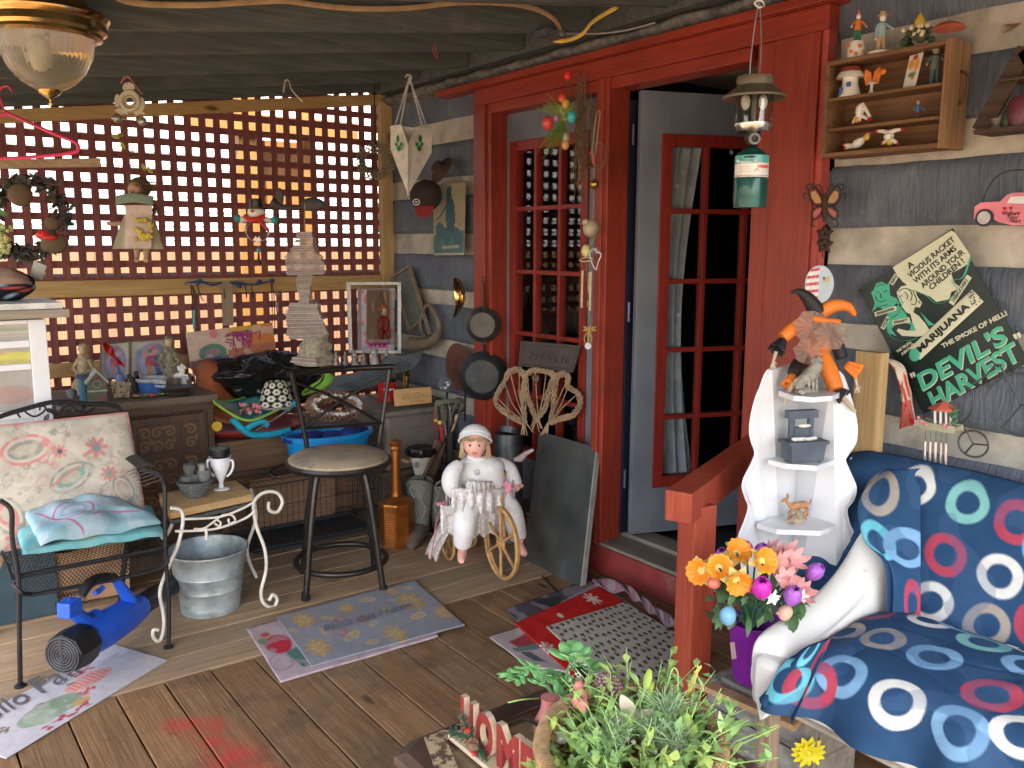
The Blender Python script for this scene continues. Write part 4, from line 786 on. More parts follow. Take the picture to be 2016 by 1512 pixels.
for nm, lb, pts in (('vine_heart_wreath', 'left loop of the wrapped vine heart wreaths on the glazed door', ((1075, 1330), (985, 1290), (880, 1210), (862, 1140), (920, 1040), (960, 950), (1030, 930), (1078, 985), (1062, 1100), (1075, 1330))),
                    ('vine_heart_wreath', 'middle heart of the wrapped vine wreaths on the glazed door', ((1165, 1300), (1120, 1200), (1078, 1080), (1090, 970), (1150, 940), (1230, 950), (1290, 970), (1260, 1080), (1225, 1220), (1165, 1300))),
                    ('vine_heart_wreath', 'right loop of the wrapped vine heart wreaths on the glazed door', ((1265, 1335), (1290, 1200), (1300, 1080), (1330, 970), (1400, 980), (1395, 1060), (1470, 1110), (1492, 1190), (1440, 1270), (1340, 1300), (1265, 1335)))):
    root = thing(nm, lb, 'wreath', F4(*pts[0]), 'vine heart wreaths'); m_ = MB(); vine(m_, [F4(x, y, .01) for x, y in pts], .010, 7, .0032, 9, .35)
    for i in range(46):
        k = random.random()*(len(pts)-1); a = int(k); x = pts[a][0]+(pts[a+1][0]-pts[a][0])*(k-a); y = pts[a][1]+(pts[a+1][1]-pts[a][1])*(k-a)
        m_.ring(F4(x, y, .01), .014, .0022, 10, 4, nrm=V(ru(-1, 1), ru(-1, 1), ru(-.6, .6)))
    m_.build('wrapped_vine', vm, root); m_ = MB(); cx_ = sum(p[0] for p in pts)/len(pts); bx_, by_ = pts[0]
    for k in range(5): p = pts[2+k]; m_.tube([F4(bx_+ru(-8, 8), by_, 0), F4((bx_+p[0])/2+ru(-20, 20), (by_+p[1])/2, .01), F4(*p, 0)], .0026, 5)
    for k in range(6): m_.tube([F4(bx_+ru(-10, 10), by_-20, .01), F4(bx_+ru(-60, 60)+(1150-bx_)*.3, by_+ru(60, 105), .0)], .003, 5)
    m_.build('loose_stick', vm, root)
f = MB(); f.leaf(F4(1170, 1035, .03), F4(1105, 868)-F4(1170, 1035), .05, .022, vp.n, .2); f.leaf(F4(1180, 1030, .03), F4(1190, 880)-F4(1180, 1030), .045, .02, vp.n, .3)
tag(f.build('bronze_leaf_bow', cm('aged_bronze', (.13, .09, .045), .45, metal=.4), solid=.002), 'aged bronze leaf bow pinned to the middle vine heart', 'ornament')
def skillet(nm, lb, px, py, rpx, m, hx, hy, nrm):
    pl = PL(P(px, py, X=2.70), nrm); R = rpx*depth(pl.p)/FPX; f = thing(nm, lb, 'skillet', pl(px, py+rpx)); c = pl(px, py); Rm = frame(pl.rt, pl.n)
    m_ = MB(); m_.lathe([(0, .0), (.02*1, .0), (R*.62, .0), (R*.62, .003), (R*.68, .003), (R*.72, -.001), (R*.97, -.034), (R, -.045), (R*.98, -.046), (R*.70, -.006), (0, -.005)][::-1], c, 40, Rm); m_.build('pan', m, f)
    h = pl(hx, hy); d = (h-c).normalized(); m_ = MB(); s0 = c+d*R*.9-pl.n*.035
    m_.tube([s0, s0.lerp(h, .25)+pl.n*.004, s0.lerp(h, .7), h-d*.012], [.02, .011, .009, .011], 8, flat=.6, up=pl.n.cross(d)); m_.ring(h, .011, .004, 14, 6, nrm=pl.n, sq=1.3); m_.build('handle', m, f); return f
ciron = cm('brown_cast_iron', (.07, .062, .055), .45, var=.35, metal=.4, bump=.25, dirt=(.11, .09, .07), dr=(.55, .75)); ciron2 = cm('dusty_cast_iron', (.035, .04, .045), .5, var=.5, metal=.4, bump=.35, dirt=(.12, .115, .105), dr=(.52, .72), ds=8)
skillet('cast_iron_skillet', 'upper brown cast iron skillet with long handle hanging on the left door casing', 950, 640, 36, ciron, 953, 551, (-1, -1.1, .05))
skillet('cast_iron_skillet', 'lower dusty black cast iron skillet hanging on the left door casing', 949, 742, 49, ciron2, 953, 676, (-1, -1.1, .05))
wp2 = wallp(2.77)
c = wp2(909, 723); m_ = MB(); m_.lathe([(0, .004), (.138, .004), (.142, 0), (.138, -.004), (0, -.004)], c+V(-.02, 0, 0), 40, frame((0, 1, 0), (-1, 0, -.05))); tag(m_.build('rusty_disc', cm('rust_disc', (.13, .055, .035), .7, var=.4, metal=.3, bump=.3)), 'rust brown round disc hanging on the log wall behind the skillets', 'disc')
f = MB(); p_ = [wp2(*Z3(*q), .03) for q in ((270, 750), (310, 745), (400, 728), (462, 650), (455, 560), (390, 455), (345, 500), (325, 590), (345, 670), (380, 700))]; f.tube(catmull(p_, 6), [.052, .046, .036, .024, .018, .016, .013, .011, .010, .009, .008], 14)
tag(f.build('powder_horn', cm('grey_brown_horn', (.17, .13, .09), .5, var=.35)), 'curled brown horn with a wide mouth hanging on the log wall', 'horn')
f = MB(); p_ = [wp2(*Z3(*q), .05) for q in ((612, 255), (628, 300), (640, 370), (642, 440), (622, 500), (600, 540))]; f.tube(catmull(p_, 6), [.016, .028, .037, .036, .024, .014, .009], 14, flat=.5, up=V(0, 0, 1)); f.tube(catmull([wp2(*Z3(*q), .05) for q in ((640, 330), (662, 380), (655, 450), (625, 490))], 4), .006, 7)
tag(f.build('brass_horn', cm('polished_brass', (.6, .38, .14), .18, metal=1., var=.3)), 'shiny brass horn hanging on the log wall beside the casing', 'horn')
f = MB(); [f.bar(wp2(*Z3(*a), .02), wp2(*Z3(*b_), .02), .012, .02, V(1, 0, 0)) for a, b_ in (((235, 165), (385, 675)), ((110, 245), (240, 165)), ((115, 245), (232, 645)), ((232, 645), (345, 545)))]
f2 = MB(); f2.prism([wp2(*Z3(*q), .015) for q in ((120, 245), (235, 175), (335, 545), (235, 640))], (.002, 0, 0))
r_ = thing('screen_frame', 'old wooden frame with grey green screen hanging askew near the lattice corner', 'frame', wp2(*Z3(230, 660))); f.build('wood_frame', wood('grey_frame_wood', (.2, .15, .1), (.3, .22, .15), 2), r_, False); f2.build('panel', cm('grey_green_screen', (.12, .14, .12), .8), r_, False)
tpn = PL((2.75, 4.4, 1.9), (-1, -.05, .05)); f = thing('tin_picture', 'tan and blue picture of a horse rider hanging from a cord on the log wall', 'picture', tpn(885, 503))
cvp = Cv(50, 110, (.32, .27, .17), .5); cvp.noise(5, (.24, .22, .15), .05, .5).poly([(0, .72), (.5, .66), (.5, 1), (0, 1)], (.07, .15, .16)).poly([(.03, .6), (.1, .52), (.2, .62), (.3, .58), (.42, .64), (.48, .8), (.4, .9), (.3, .72), (.22, .88), (.14, .74), (.06, .86)], (.05, .12, .14)).poly([(.22, .1), (.28, .08), (.3, .2), (.34, .3), (.36, .5), (.33, .68), (.22, .66), (.2, .4), (.22, .25)], (.03, .09, .11)).line([(.22, .3), (.14, .42), (.06, .5)], .012, (.03, .09, .11)).el(.26, .09, .04, .05, (.03, .09, .11)).line([(.16, .89), (.4, .88)], .02, (.3, .32, .2)).poly([(0, .97), (.5, .97), (.5, 1), (0, 1)], (.35, .35, .3))
m_ = MB(); cvp.sheet(quad(tpn(853, 363), tpn(917, 358), tpn(914, 502), tpn(855, 503)), m_); m_.build('print', PAINT, f, solid=.006)
m_ = MB(); m_.tube([tpn(856, 362, .004), tpn(866, 345, .004), tpn(890, 320), tpn(913, 358, .004)], .0015, 5); m_.build('cord', rope, f)
f = thing('ball_cap', 'dark ball cap with a red brim and white emblem hanging on the wall', 'cap', P(845, 430, X=2.62)); hp = PL(P(838, 400, X=2.62), (-1, -.7, 0)); s1 = hp.px(1)
m_ = MB(); m_.ell(hp(838, 385), (34*s1, 22*s1, 32*s1), frame(hp.rt, V(.3, 0, 1))); m_.build('crown', cm('dark_brown_twill', (.03, .022, .02), .85), f)
m_ = MB(); m_.grid(lambda u, v: hp(822+40*u, 405+(25*sin(PI*u)**.5)*v, .035+.02*sin(PI*u)+.01*v), 12, 5); m_.build('brim', cm('dark_red_twill', (.25, .02, .02), .8), f, solid=.003)
m_ = MB(); m_.ring(hp(829, 399, .065), 7*s1, .003, 16, 6, nrm=hp.n, sq=.8); m_.ell(hp(829, 399, .065), (3*s1, 3*s1, 2*s1)); m_.build('emblem', white, f)
f = MB(); f.lathe([(.02, 0), (.05, .002), (.085, .012), (.07, .02), (.04, .03), (.035, .06), (0, .07)], P(872, 338, X=2.70), 20, frame((0, 1, 0), (-1, -.3, .6))); tag(f.build('felt_hat', cm('brown_felt', (.06, .035, .025), .9)), 'old brown felt hat hung on a nail above the tin picture', 'hat')
f = thing('v_shaped_planter', 'white wooden V shaped planter with green leaf stencils hanging on chains from a rafter', 'planter', P(803, 382, D=4.25)); wpm = cm('cream_painted_board', (.72, .7, .62), .5)
A_ = lambda x, y, D: P(x, y, D=D)
for nm, pts in (('left_board', ((769, 248, 4.36), (790, 245, 4.33), (803, 286, 4.25), (803, 382, 4.25), (769, 294, 4.36))), ('right_board', ((804, 286, 4.25), (818, 251, 4.31), (851, 254, 4.38), (849, 301, 4.38), (804, 382, 4.25)))):
    pp = [A_(*q) for q in pts]; n_ = (pp[1]-pp[0]).cross(pp[2]-pp[0]).normalized(); n_ = n_ if n_.dot(FW) > 0 else -n_
    m_ = MB(); m_.prism(pp, n_*.012); m_.build('front_board', wpm, f, False, bev=.001); g_ = MB(); sg = 1 if nm[0] == 'r' else -1
    cx_ = (785, 826)[sg > 0]; cxr = lambda t: 4.25+(abs(t-803)/48)*.115
    for dx, y, rx, ry in ((0, 292, 4, 6), (-6.5, 284, 2.6, 4), (6.5, 284, 2.6, 4), (sg*2.5, 273, 3, 7.5)):
        m3 = [P(cx_+dx*.75+rx*cos(t), y+ry*sin(t), D=cxr(cx_+dx*.75+rx*cos(t))-.002) for t in [2*PI*k/12 for k in range(12)]]; g_.prism(m3, n_*.001)
    g_.build('leaf_stencil', cm('stencil_green', (.02, .22, .07), .5), f, False)
m_ = MB(); m_.prism([A_(790, 248, 4.35), A_(818, 252, 4.35), A_(849, 258, 4.42), A_(849, 300, 4.42), A_(803, 380, 4.29), A_(772, 294, 4.42), A_(772, 250, 4.42)], FW*.012); m_.build('back_board', wpm, f, False)
m_ = MB(); top = A_(806, 152, 4.33); [chain(m_, A_(x, y, D), top) for x, y, D in ((778, 247, 4.38), (788, 247, 4.42), (832, 251, 4.36), (841, 253, 4.44))]; m_.tube(catmull([A_(798, 152, 4.33), A_(803, 147, 4.33), A_(810, 152, 4.33), A_(806, 165, 4.33)], 4), .004, 6); m_.build('chain', cm('white_chain', (.55, .54, .5), .5), f)
wpn = PL(P(740, 315, Y=4.95)); s1 = wpn.px(1); f = thing('dried_vine_wreath', 'pale dried vine wreath hanging in front of the lattice near the corner post', 'wreath', wpn(740, 350)); m_ = MB(); vine(m_, [wpn(740+30*cos(t), 318+28*sin(t)) for t in [2*PI*k/10 for k in range(11)]], .022, 9, .003, 5, .5)
m_.tube(catmull([wpn(710, 290), wpn(722, 302), wpn(738, 300), wpn(756, 292), wpn(765, 288)], 4), [.02, .012, .01, .014, .018], 7, flat=.3); m_.build('vines', cm('pale_dry_vine', (.28, .24, .16), .85), f)
m_ = MB(); m_.tube([wpn(738, 168), wpn(737, 185), wpn(739, 292)], .004, 6); m_.ell(wpn(737, 184), (.02, .01, .01)); m_.build('hanging_wire', rust, f)
m_ = MB(); m_.tube(catmull([P(558, 182, D=4.6), P(562, 160, D=4.6), P(569, 160, D=4.6), P(575, 178, D=4.6), P(596, 201, D=4.6)], 5), [.007, .007, .006, .006, .008], 6, flat=.4); tag(m_.build('ribbon_scrap', cm('off_white_ribbon', (.6, .52, .46), .8)), 'scrap of off white ribbon tied to a nail in a rafter', 'ribbon')
m_ = MB(); m_.tube(catmull([P(857, 85, D=3.9), P(852, 100, D=3.9), P(862, 115, D=3.9), P(856, 92, D=3.9)], 5), .002, 5); tag(m_.build('thread_scrap', cm('dull_orange_thread', (.35, .08, .04), .8)), 'scrap of dull orange thread caught on a rafter above the planter', 'thread')
pr_ = PL((1, 3.055, 2.4), (0, -1, 0)); m_ = MB(); m_.tube(catmull([pr_(x, y, .004) for x, y in ((225, -6), (250, 3), (300, 9), (400, 10), (480, 5), (560, 2), (620, 10), (700, 17), (800, 16), (900, 6), (990, 7), (1050, 17), (1085, 35), (1100, 55), (1097, 66))], 6), .0065, 7, flat=1.6, up=V(0, 0, 1))
tag(m_.build('tan_cable', cm('tan_cable', (.5, .33, .17), .55)), 'tan electrical cable stapled along a rafter to the junction box', 'cable')
f = thing('junction_box', 'grey metal junction box on the end of a rafter with cables entering it', 'junction box', pr_(1077, 82)); m_ = MB(); a, b_ = pr_(1056, 60), pr_(1096, 80); m_.mm((a.x, 2.99, b_.z), (b_.x, 3.066, a.z)); m_.build('box', cm('zinc_box', (.13, .14, .15), .5, metal=.5), f, False, bev=.002)
m_ = MB(); m_.lathe([(.012, 0), (.012, .01), (.006, .012), (0, .012)], V((a.x*.25+b_.x*.75), 2.99, (a.z+b_.z)/2), 10, frame((1, 0, 0), (0, -1, 0))); m_.build('screw', steel, f)
m_ = MB(); m_.tube(catmull([P(x, y, D=D) for x, y, D in ((1090, 80, 3.78), (1115, 80, 3.76), (1145, 68, 3.7), (1165, 45, 3.6), (1190, 28, 3.5), (1215, 14, 3.42))], 6), .006, 7, flat=1.5); tag(m_.build('yellow_cable', cm('yellow_cable', (.75, .5, .1), .5)), 'yellow electrical cable running from the junction box over the door', 'cable')
m_ = MB(); m_.tube(catmull([P(x, y, D=D) for x, y, D in ((1095, 66, 3.8), (1130, 66, 3.8), (1180, 66, 3.75), (1230, 60, 3.7), (1290, 45, 3.6))], 5), .004, 6); tag(m_.build('grey_cable', cm('grey_cable', (.3, .3, .28), .6)), 'thin grey cable running from the junction box along the ledge', 'cable')
m_ = MB()
dn = V(dd.y, -dd.x, 0); dn = dn if dn.dot(CAMP-HG) > 0 else -dn; dpl = PL(HG+dn*.006, dn)
for x, y, r in ((1350, 298, 9), (1344, 340, 8), (1334, 366, 5), (1336, 620, 6), (1440, 300, 5)):
    c = dpl(x, y); r = r*depth(c)/FPX
    for k in range(3): d = dpl.rt*cos(k*PI/3+.3)+UP3*sin(k*PI/3+.3); m_.bar(c-d*r, c+d*r, .0015, .002, dn)
sn = m_.build('snowflake_cling', cm('frost_white', (.6, .65, .7), .6), opened, False)
LP = P(88, 50, D=2.55); sl = 2.55/FPX; f = thing('ceiling_lamp', 'brass ceiling lamp with ribbed glass bowl hanging at the upper left', 'lamp', P(93, 190, D=2.55)); zz = lambda y: (P(88, y, D=2.55).z-LP.z); br = cm('lamp_brass', (.62, .42, .16), .2, metal=1., var=.3, bump=0)
m_ = MB(); m_.lathe([(r*sl, zz(y)) for r, y in ((60, -30), (90, 20), (112, 26), (120, 34), (117, 42), (112, 46), (112, 60), (104, 66), (104, 72), (92, 76), (86, 72))][::-1], LP, 48); m_.build('brass_rim', br, f)
m_ = MB(); m_.lathe([(r*sl, zz(y)) for r, y in ((0, 178), (20, 176), (48, 160), (68, 138), (82, 108), (88, 74))], LP, 144, flute=.012, fn=48)
gm = mat('ribbed_lamp_glass', (.7, .7, .6), .12, trans=.88, var=.05, bump=0, ior=1.3, coat=.3); m_.build('glass_bowl', gm, f, ang=80)
m_ = MB(); m_.lathe([(r*sl, zz(y)) for r, y in ((0, 207), (3, 205), (4, 200), (1.5, 198), (2, 192), (12, 186), (20, 180), (22, 174), (0, 170))], LP, 20); m_.build('finial', br, f)
m_ = MB(); m_.ell(P(80, 100, D=2.55), (.03, .03, .045)); m_.build('bulb', cm('dead_bulb', (.6, .58, .5), .3), f)
f = thing('string_light_bracket', 'cream painted metal canopy of the lamp speckled with rust', 'canopy', P(15, 20, D=2.5)); m_ = MB(); m_.lathe([(.055, 0), (.05, .03), (.03, .06), (0, .07)], P(20, 14, D=2.62), 20); m_.build('cover', cm('speckled_cream', (.4, .35, .25), .5, dirt=(.1, .05, .03), dr=(.5, .6), ds=14), f)
hg = PL(P(40, 250, D=2.9)); m_ = MB(); m_.tube(catmull([hg(x, y) for x, y in ((24, 180), (16, 170), (4, 172), (-2, 185), (4, 205), (12, 225))], 5), .0035, 7); m_.tube(catmull([hg(x, y) for x, y in ((12, 222), (60, 243), (110, 265), (148, 280), (154, 292), (146, 300), (90, 307), (0, 312), (-90, 310), (-140, 300), (-145, 290), (-60, 250), (12, 224))], 5), .006, 8)
tag(m_.build('coat_hanger', cm('hot_pink_plastic', (.5, .03, .09), .45)), 'pink plastic coat hanger hanging at the left edge of the porch', 'coat hanger')
m_ = MB(); a, b_ = P(-40, 324, D=3.6), P(198, 320, D=3.75); m_.bar(a, b_, .03, .036); tag(m_.build('hanging_stick', wood('weathered_stick', (.26, .18, .1), (.36, .27, .17), 0), smooth=False, bev=.003), 'weathered square stick hung level in front of the lattice at the left', 'stick')
wr_ = PL(P(60, 430, D=3.9)); s1 = wr_.px(1); f = thing('leafy_wreath', 'large dark leafy wreath with wooden charms hanging at the left edge', 'wreath', wr_(60, 510)); m_ = MB()
for k in range(420):
    t = ru(0, 2*PI); r = ru(.82, 1.12); p = wr_(55+74*r*cos(t), 428+76*r*sin(t), ru(-.03, .03)); m_.leaf(p, V(ru(-1, 1), ru(-1, 1), ru(-1, 1)), .04, .02, V(random.random(), random.random(), random.random()))
m_.build('leaf', cm('dusty_dark_leaf', (.06, .06, .05), .8, var=.4), f)
for x, y, r, h in ((112, 440, .03, .03), (116, 480, .055, .045), (50, 385, .05, .05)): m_ = MB(); m_.ell(wr_(x, y, .04), (r, .015, h)); m_.build('wooden_charm', cm('ginger_wood', (.13, .085, .045), .7), f)
m_ = MB(); m_.ell(wr_(98, 463, .06), (.03, .01, .02)); m_.ell(wr_(112, 468, .06), (.03, .01, .014)); m_.build('red_bow', red, f)
m_ = MB(); [m_.ell(wr_(ru(-8, 38), ru(440, 500), .06+ru(0, .03)), ru(.008, .015), None, 6, 4) for _ in range(60)]; m_.build('yellow_flower', cm('dusty_yellow', (.5, .47, .2), .8), f)
m_ = MB(); [m_.leaf(wr_(ru(0, 30), ru(390, 510), .08), V(ru(-1, 1), 0, ru(-1, 1)), .05, .025, -FW) for _ in range(18)]; m_.build('green_leaf', cm('faded_green', (.1, .25, .1), .7), f)
m_ = MB(); pk_ = PL(P(75, 535, D=3.7)); m_.prism([pk_(68, 513), pk_(93, 524), pk_(84, 551), pk_(60, 544)], pk_.n*.006); tag(m_.build('clear_packet', cm('cloudy_plastic', (.45, .42, .33), .3, trans=.3), smooth=False), 'small cloudy plastic packet hanging under the leafy wreath', 'packet')
f = thing('bandana_bundle', 'bundle of black red and blue patterned cloth at the left edge above the drawers', 'cloth bundle', P(15, 600, D=3.6)); b_ = PL(P(15, 570, D=3.6))
cvb = Cv(60, 40, (.02, .02, .025), 1.5)
for k in range(34): cvb.el(ru(0, 1.5), ru(.3, 1), .09, .035, random.choice([(.3, .4, .5), (.5, .08, .07), (.5, .08, .07), (.5, .42, .35)]), ru(-70, 70))
cvb.poly([(0, 0), (1.5, 0), (1.3, .35), (0, .45)], (.35, .22, .16))
def fb(u, v): a = PI*v; R = .105*sin(a)**.6*(1+.15*NZ(V(u*8, v*5, 0))); t = 2*PI*u; c = b_(8, 598-72*v); return c+_r0*R*1.1*cos(t)-FW*R*sin(t)
m_ = MB(); cvb.sheet(lambda u, v: fb(u, 1-v), m_); m_.build('cloth', CLOTHP, f)
bpn = PL(P(255, 210, D=3.9)); s1 = bpn.px(1); f = thing('wooden_chick_mobile', 'cream wooden bird cutout with a pink bow and two bells hanging from a rafter', 'mobile', bpn(255, 245)); cw = cm('cream_wood', (.5, .45, .32), .6)
m_ = MB(); m_.prism([bpn(253+12*cos(t), 172+10*sin(t)) for t in [2*PI*k/14 for k in range(14)]], FW*.01); m_.build('head', cw, f, False)
m_ = MB(); m_.ring(bpn(256, 199), 17*s1, .012, 24, 6, nrm=FW); m_.ring(bpn(256, 199), 9*s1, .005, 20, 6, nrm=FW); m_.build('ring_body', cw, f)
m_ = MB(); [m_.prism([bpn(cx_+6*cos(t), cy_+13*sin(t)) for t in [2*PI*k/12 for k in range(12)]], FW*.008) for cx_, cy_ in ((231, 198), (279, 205))]; m_.build('wing', cw, f, False)
m_ = MB(); [m_.prism([bpn(x+dx, 212+y) for x, y in ((0, 0), (14, 8), (18, 14), (8, 12), (0, 16), (-6, 8), (-12, 6))], FW*.008) for dx in (236, 268)]; m_.build('foot', cw, f, False)
m_ = MB(); m_.tube(catmull([bpn(240, 165, .01), bpn(250, 152, .01), bpn(262, 160, .01), bpn(275, 178, .01), bpn(283, 186, .01)], 4), .006, 6, flat=.4); m_.tube(catmull([bpn(246, 158, .012), bpn(252, 149, .012), bpn(260, 156, .012)], 4), .007, 6, flat=.4); m_.build('bow', cm('faded_pink_ribbon', (.5, .16, .16), .7), f)
m_ = MB(); m_.tube([bpn(248, 174, -.002), bpn(256, 178, -.002), bpn(265, 176, -.002)], .0018, 5); m_.ell(bpn(251, 166, -.002), .003); m_.build('drawn_face', black, f)
m_ = MB(); [m_.ell(bpn(x, y), 9*s1, None, 12, 8) for x, y in ((231, 233), (280, 239))]; m_.tube([bpn(231, 233), bpn(256, 236), bpn(280, 239)], .002, 5); m_.build('bells', cm('dull_bell', (.4, .37, .33), .35, metal=.6), f)
m_ = MB(); [m_.tube([bpn(250+ru(-6, 6), 240+i*14), bpn(262+ru(-14, 14), 250+i*14), bpn(256+ru(-6, 6), 256+i*14)], .0014, 4) for i in range(10) for _ in range(2)]; m_.build('twisted_wire', twig, f)
m_ = MB(); [m_.leaf(bpn(x, y, .01), V(dx, 0, dy), .035, .02, -FW) for x, y, dx, dy in ((232, 268, 1, .3), (238, 272, -1, .2), (282, 322, .3, -1), (292, 330, .6, -.8), (240, 280, .4, -1))]; m_.build('sunflower_leaf', cm('olive_yellow', (.3, .28, .06), .6), f)
dpn = PL(P(272, 430, D=3.95)); s1 = dpn.px(1); D_ = lambda x, y, o=0: dpn(x, y, o); f = thing('bonnet_doll', 'small doll in a sage bonnet and long olive dress hanging before the lattice', 'doll', D_(275, 520))
m_ = MB(); m_.ell(D_(268, 375, .01), (14*s1, 13*s1, 17*s1)); m_.ell(D_(266, 380, .045), (3*s1, 3*s1, 3*s1)); [m_.tube([D_(x, 490), D_(x+2, 505, .01), D_(x+4, 513, .03)], [7*s1, 5*s1, 5*s1], 8) for x in (270, 288)]; m_.tube([D_(240, 440), D_(228, 441, .02), D_(216, 440, .02)], [5*s1, 4.5*s1, 4*s1], 7); m_.build('body', cm('old_doll_skin', (.42, .25, .16), .5), f)
m_ = MB(); m_.ell(D_(272, 368, -.02), (22*s1, 14*s1, 20*s1)); hair_strands(m_, D_(275, 365, .0), 70, 22*s1, 42*s1, .002, V(.2, 0, -.4), 1.1); hair_strands(m_, D_(305, 400, .0), 50, 12*s1, 30*s1, .0025, V(0, 0, -1), .5); m_.build('hair', cm('dusty_brown_hair', (.12, .08, .045), .8), f)
m_ = MB(); m_.grid(lambda u, v: D_(236+74*u, 388+18*v-6*sin(PI*u), .045+.02*sin(PI*u)), 16, 4); m_.build('shawl', cm('sage_cloth', (.16, .22, .16), .8), f, solid=.002)
m_ = MB(); m_.grid(lambda u, v: D_(274, 405+85*v)+(_r0*cos(2*PI*u)-FW*sin(2*PI*u)*.5)*s1*((14+34*v**.6)*(1+.08*sin(u*44)*v)), 60, 16); m_.build('dress', cm('olive_dress', (.3, .27, .17), .85), f)
m_ = MB(); m_.grid(lambda u, v: D_(255+52*u, 405+84*v, 33*s1*.5*sin(PI*(.2+.6*u))*(.5+.5*v)+.03), 14, 14); m_.build('apron', cm('dusty_pink_apron', (.45, .35, .28), .85), f)
m_ = MB(); [m_.ell(D_(ru(280, 312), ru(430, 472), .07), ru(.008, .014), None, 6, 4) for _ in range(22)]; m_.build('lemon_posy', cm('ochre', (.45, .33, .04), .6), f)
sp_ = PL(P(510, 440, D=4.3)); s1 = sp_.px(1); N_ = lambda x, y, o=0: sp_(340+x/3.78, 380+y/3.78, o)
f = thing('snowman_ornament', 'snowman ornament with black top hat, red scarf and teal mittens hanging before the lattice', 'ornament', N_(640, 530))
m_ = MB(); m_.ell(N_(622, 145), (18*s1, 10*s1, 16*s1)); m_.build('head', porc, f)
m_ = MB(); m_.lathe([(24*s1, -.004), (24*s1, .002), (13*s1, .004), (12*s1, 17*s1), (13*s1, 19*s1), (0, 19*s1)], N_(622, 115), 20); m_.build('top_hat', black, f)
m_ = MB(); m_.lathe([(0, 0), (3.4*s1, 0), (0, 11*s1)], N_(612, 138, .04), 8, frame(UP3, V(-.5, -.5, .1))); m_.build('carrot_nose', orange, f)
m_ = MB(); m_.tube(catmull([N_(550, 175, .02), N_(590, 198, .05), (N_(640, 200, .05)), N_(690, 175, .02)], 5), .012, 8); m_.tube([N_(660, 205, .05), N_(700, 245, .05), N_(735, 285, .05)], [.012, .014, .018], 7, flat=.4); m_.build('scarf', red, f)
m_ = MB(); [m_.tube([N_(x, y, 0), N_(x2, y2, .02)], [.013, .016], 7) for x, y, x2, y2 in ((555, 195, 510, 200), (690, 195, 745, 205))]; m_.build('arm', porc, f)
m_ = MB(); [m_.ell(N_(x, y, .02), (.018, .012, .02)) for x, y in ((490, 188), (768, 202))]; m_.build('mitten', cm('teal_mitten', (.02, .25, .28), .5), f)
m_ = MB(); [m_.ring(N_(630, 275+j), (90-j*1.2)/3.78*s1, .0022, 28, 5, nrm=FW) for j in (0, 8)]; m_.build('wire_ring', steel, f)
m_ = MB(); [m_.bar(N_(635, 350, .01)-(sp_.rt*cos(a)+UP3*sin(a))*8*s1, N_(635, 350, .01)+(sp_.rt*cos(a)+UP3*sin(a))*8*s1, .004, .005) for a in (0, PI/3, 2*PI/3)]; m_.build('snowflake', porc, f, False)
m_ = MB(); m_.cyl(N_(638, 380), N_(640, 470), .0015, 5); m_.ell(N_(638, 425), (.012, .012, .010)); m_.build('turquoise_bead', cm('turquoise', (.04, .3, .34), .3), f)
m_ = MB(); m_.lathe([(.012, 0), (.009, .02), (.004, .03), (0, .03)], N_(640, 530), 10); m_.cyl(N_(640, 500), N_(640, 440), .006, 6, .004); m_.build('little_bell', rust, f)
m_ = MB(); sp2 = PL(P(598, 560, D=4.45)); s1 = sp2.px(1); k = 0; y = 458
while y < 716:
    if y < 500: hw = 14+(y-458)*.45
    elif y < 540: hw = 37
    elif y < 560: hw = 14
    elif y < 596: hw = 13
    elif y < 660: hw = 36
    elif y < 708: hw = 30
    else: hw = 34
    if not (668 < y < 704):
        a = 1.3+k*.16; c = sp2(600+2*sin(k*.4), y); d = V(cos(.64+.5*sin(k*.21)), -sin(.64+.5*sin(k*.21)), 0); hw *= ru(.93, 1.05)
        m_.cur = (ru(.75, 1.1),)*3; m_.bar(c-d*hw*s1, c+d*hw*s1, .030, 3.0*s1)
    y += 3.7; k += 1
f = thing('slat_wind_spinner', 'tall hanging spinner of thin stacked grey wooden slats in front of the lattice', 'wind spinner', sp2(600, 716)); m_.build('slats', wood('greyed_slat', (.32, .26, .23), (.45, .38, .34), 0, attr=True), f, False)
m_ = MB(); m_.cyl(sp2(600, 400), sp2(600, 712), .003, 6); m_.build('cord', rope, f)
f = thing('tin_whirligig', 'dim grey tin whirligig with horn and vane hanging above the slat spinner', 'whirligig', P(580, 430, D=4.8)); tw = PL(P(580, 400, D=4.8)); dg = cm('dusky_tin', (.09, .085, .085), .6, metal=.2)
m_ = MB(); m_.ell(tw(616, 402), (24*tw.px(1), .02, 13*tw.px(1)), frame(_r0)); m_.build('vane', dg, f)
m_ = MB(); m_.tube([tw(535, 400), tw(548, 406), tw(562, 410), tw(600, 408)], [.035, .022, .01, .006], 10); m_.build('horn', dg, f)
m_ = MB(); m_.ell(tw(551, 388), (.022, .01, .05), frame(_r0)); m_.build('blade', dg, f)
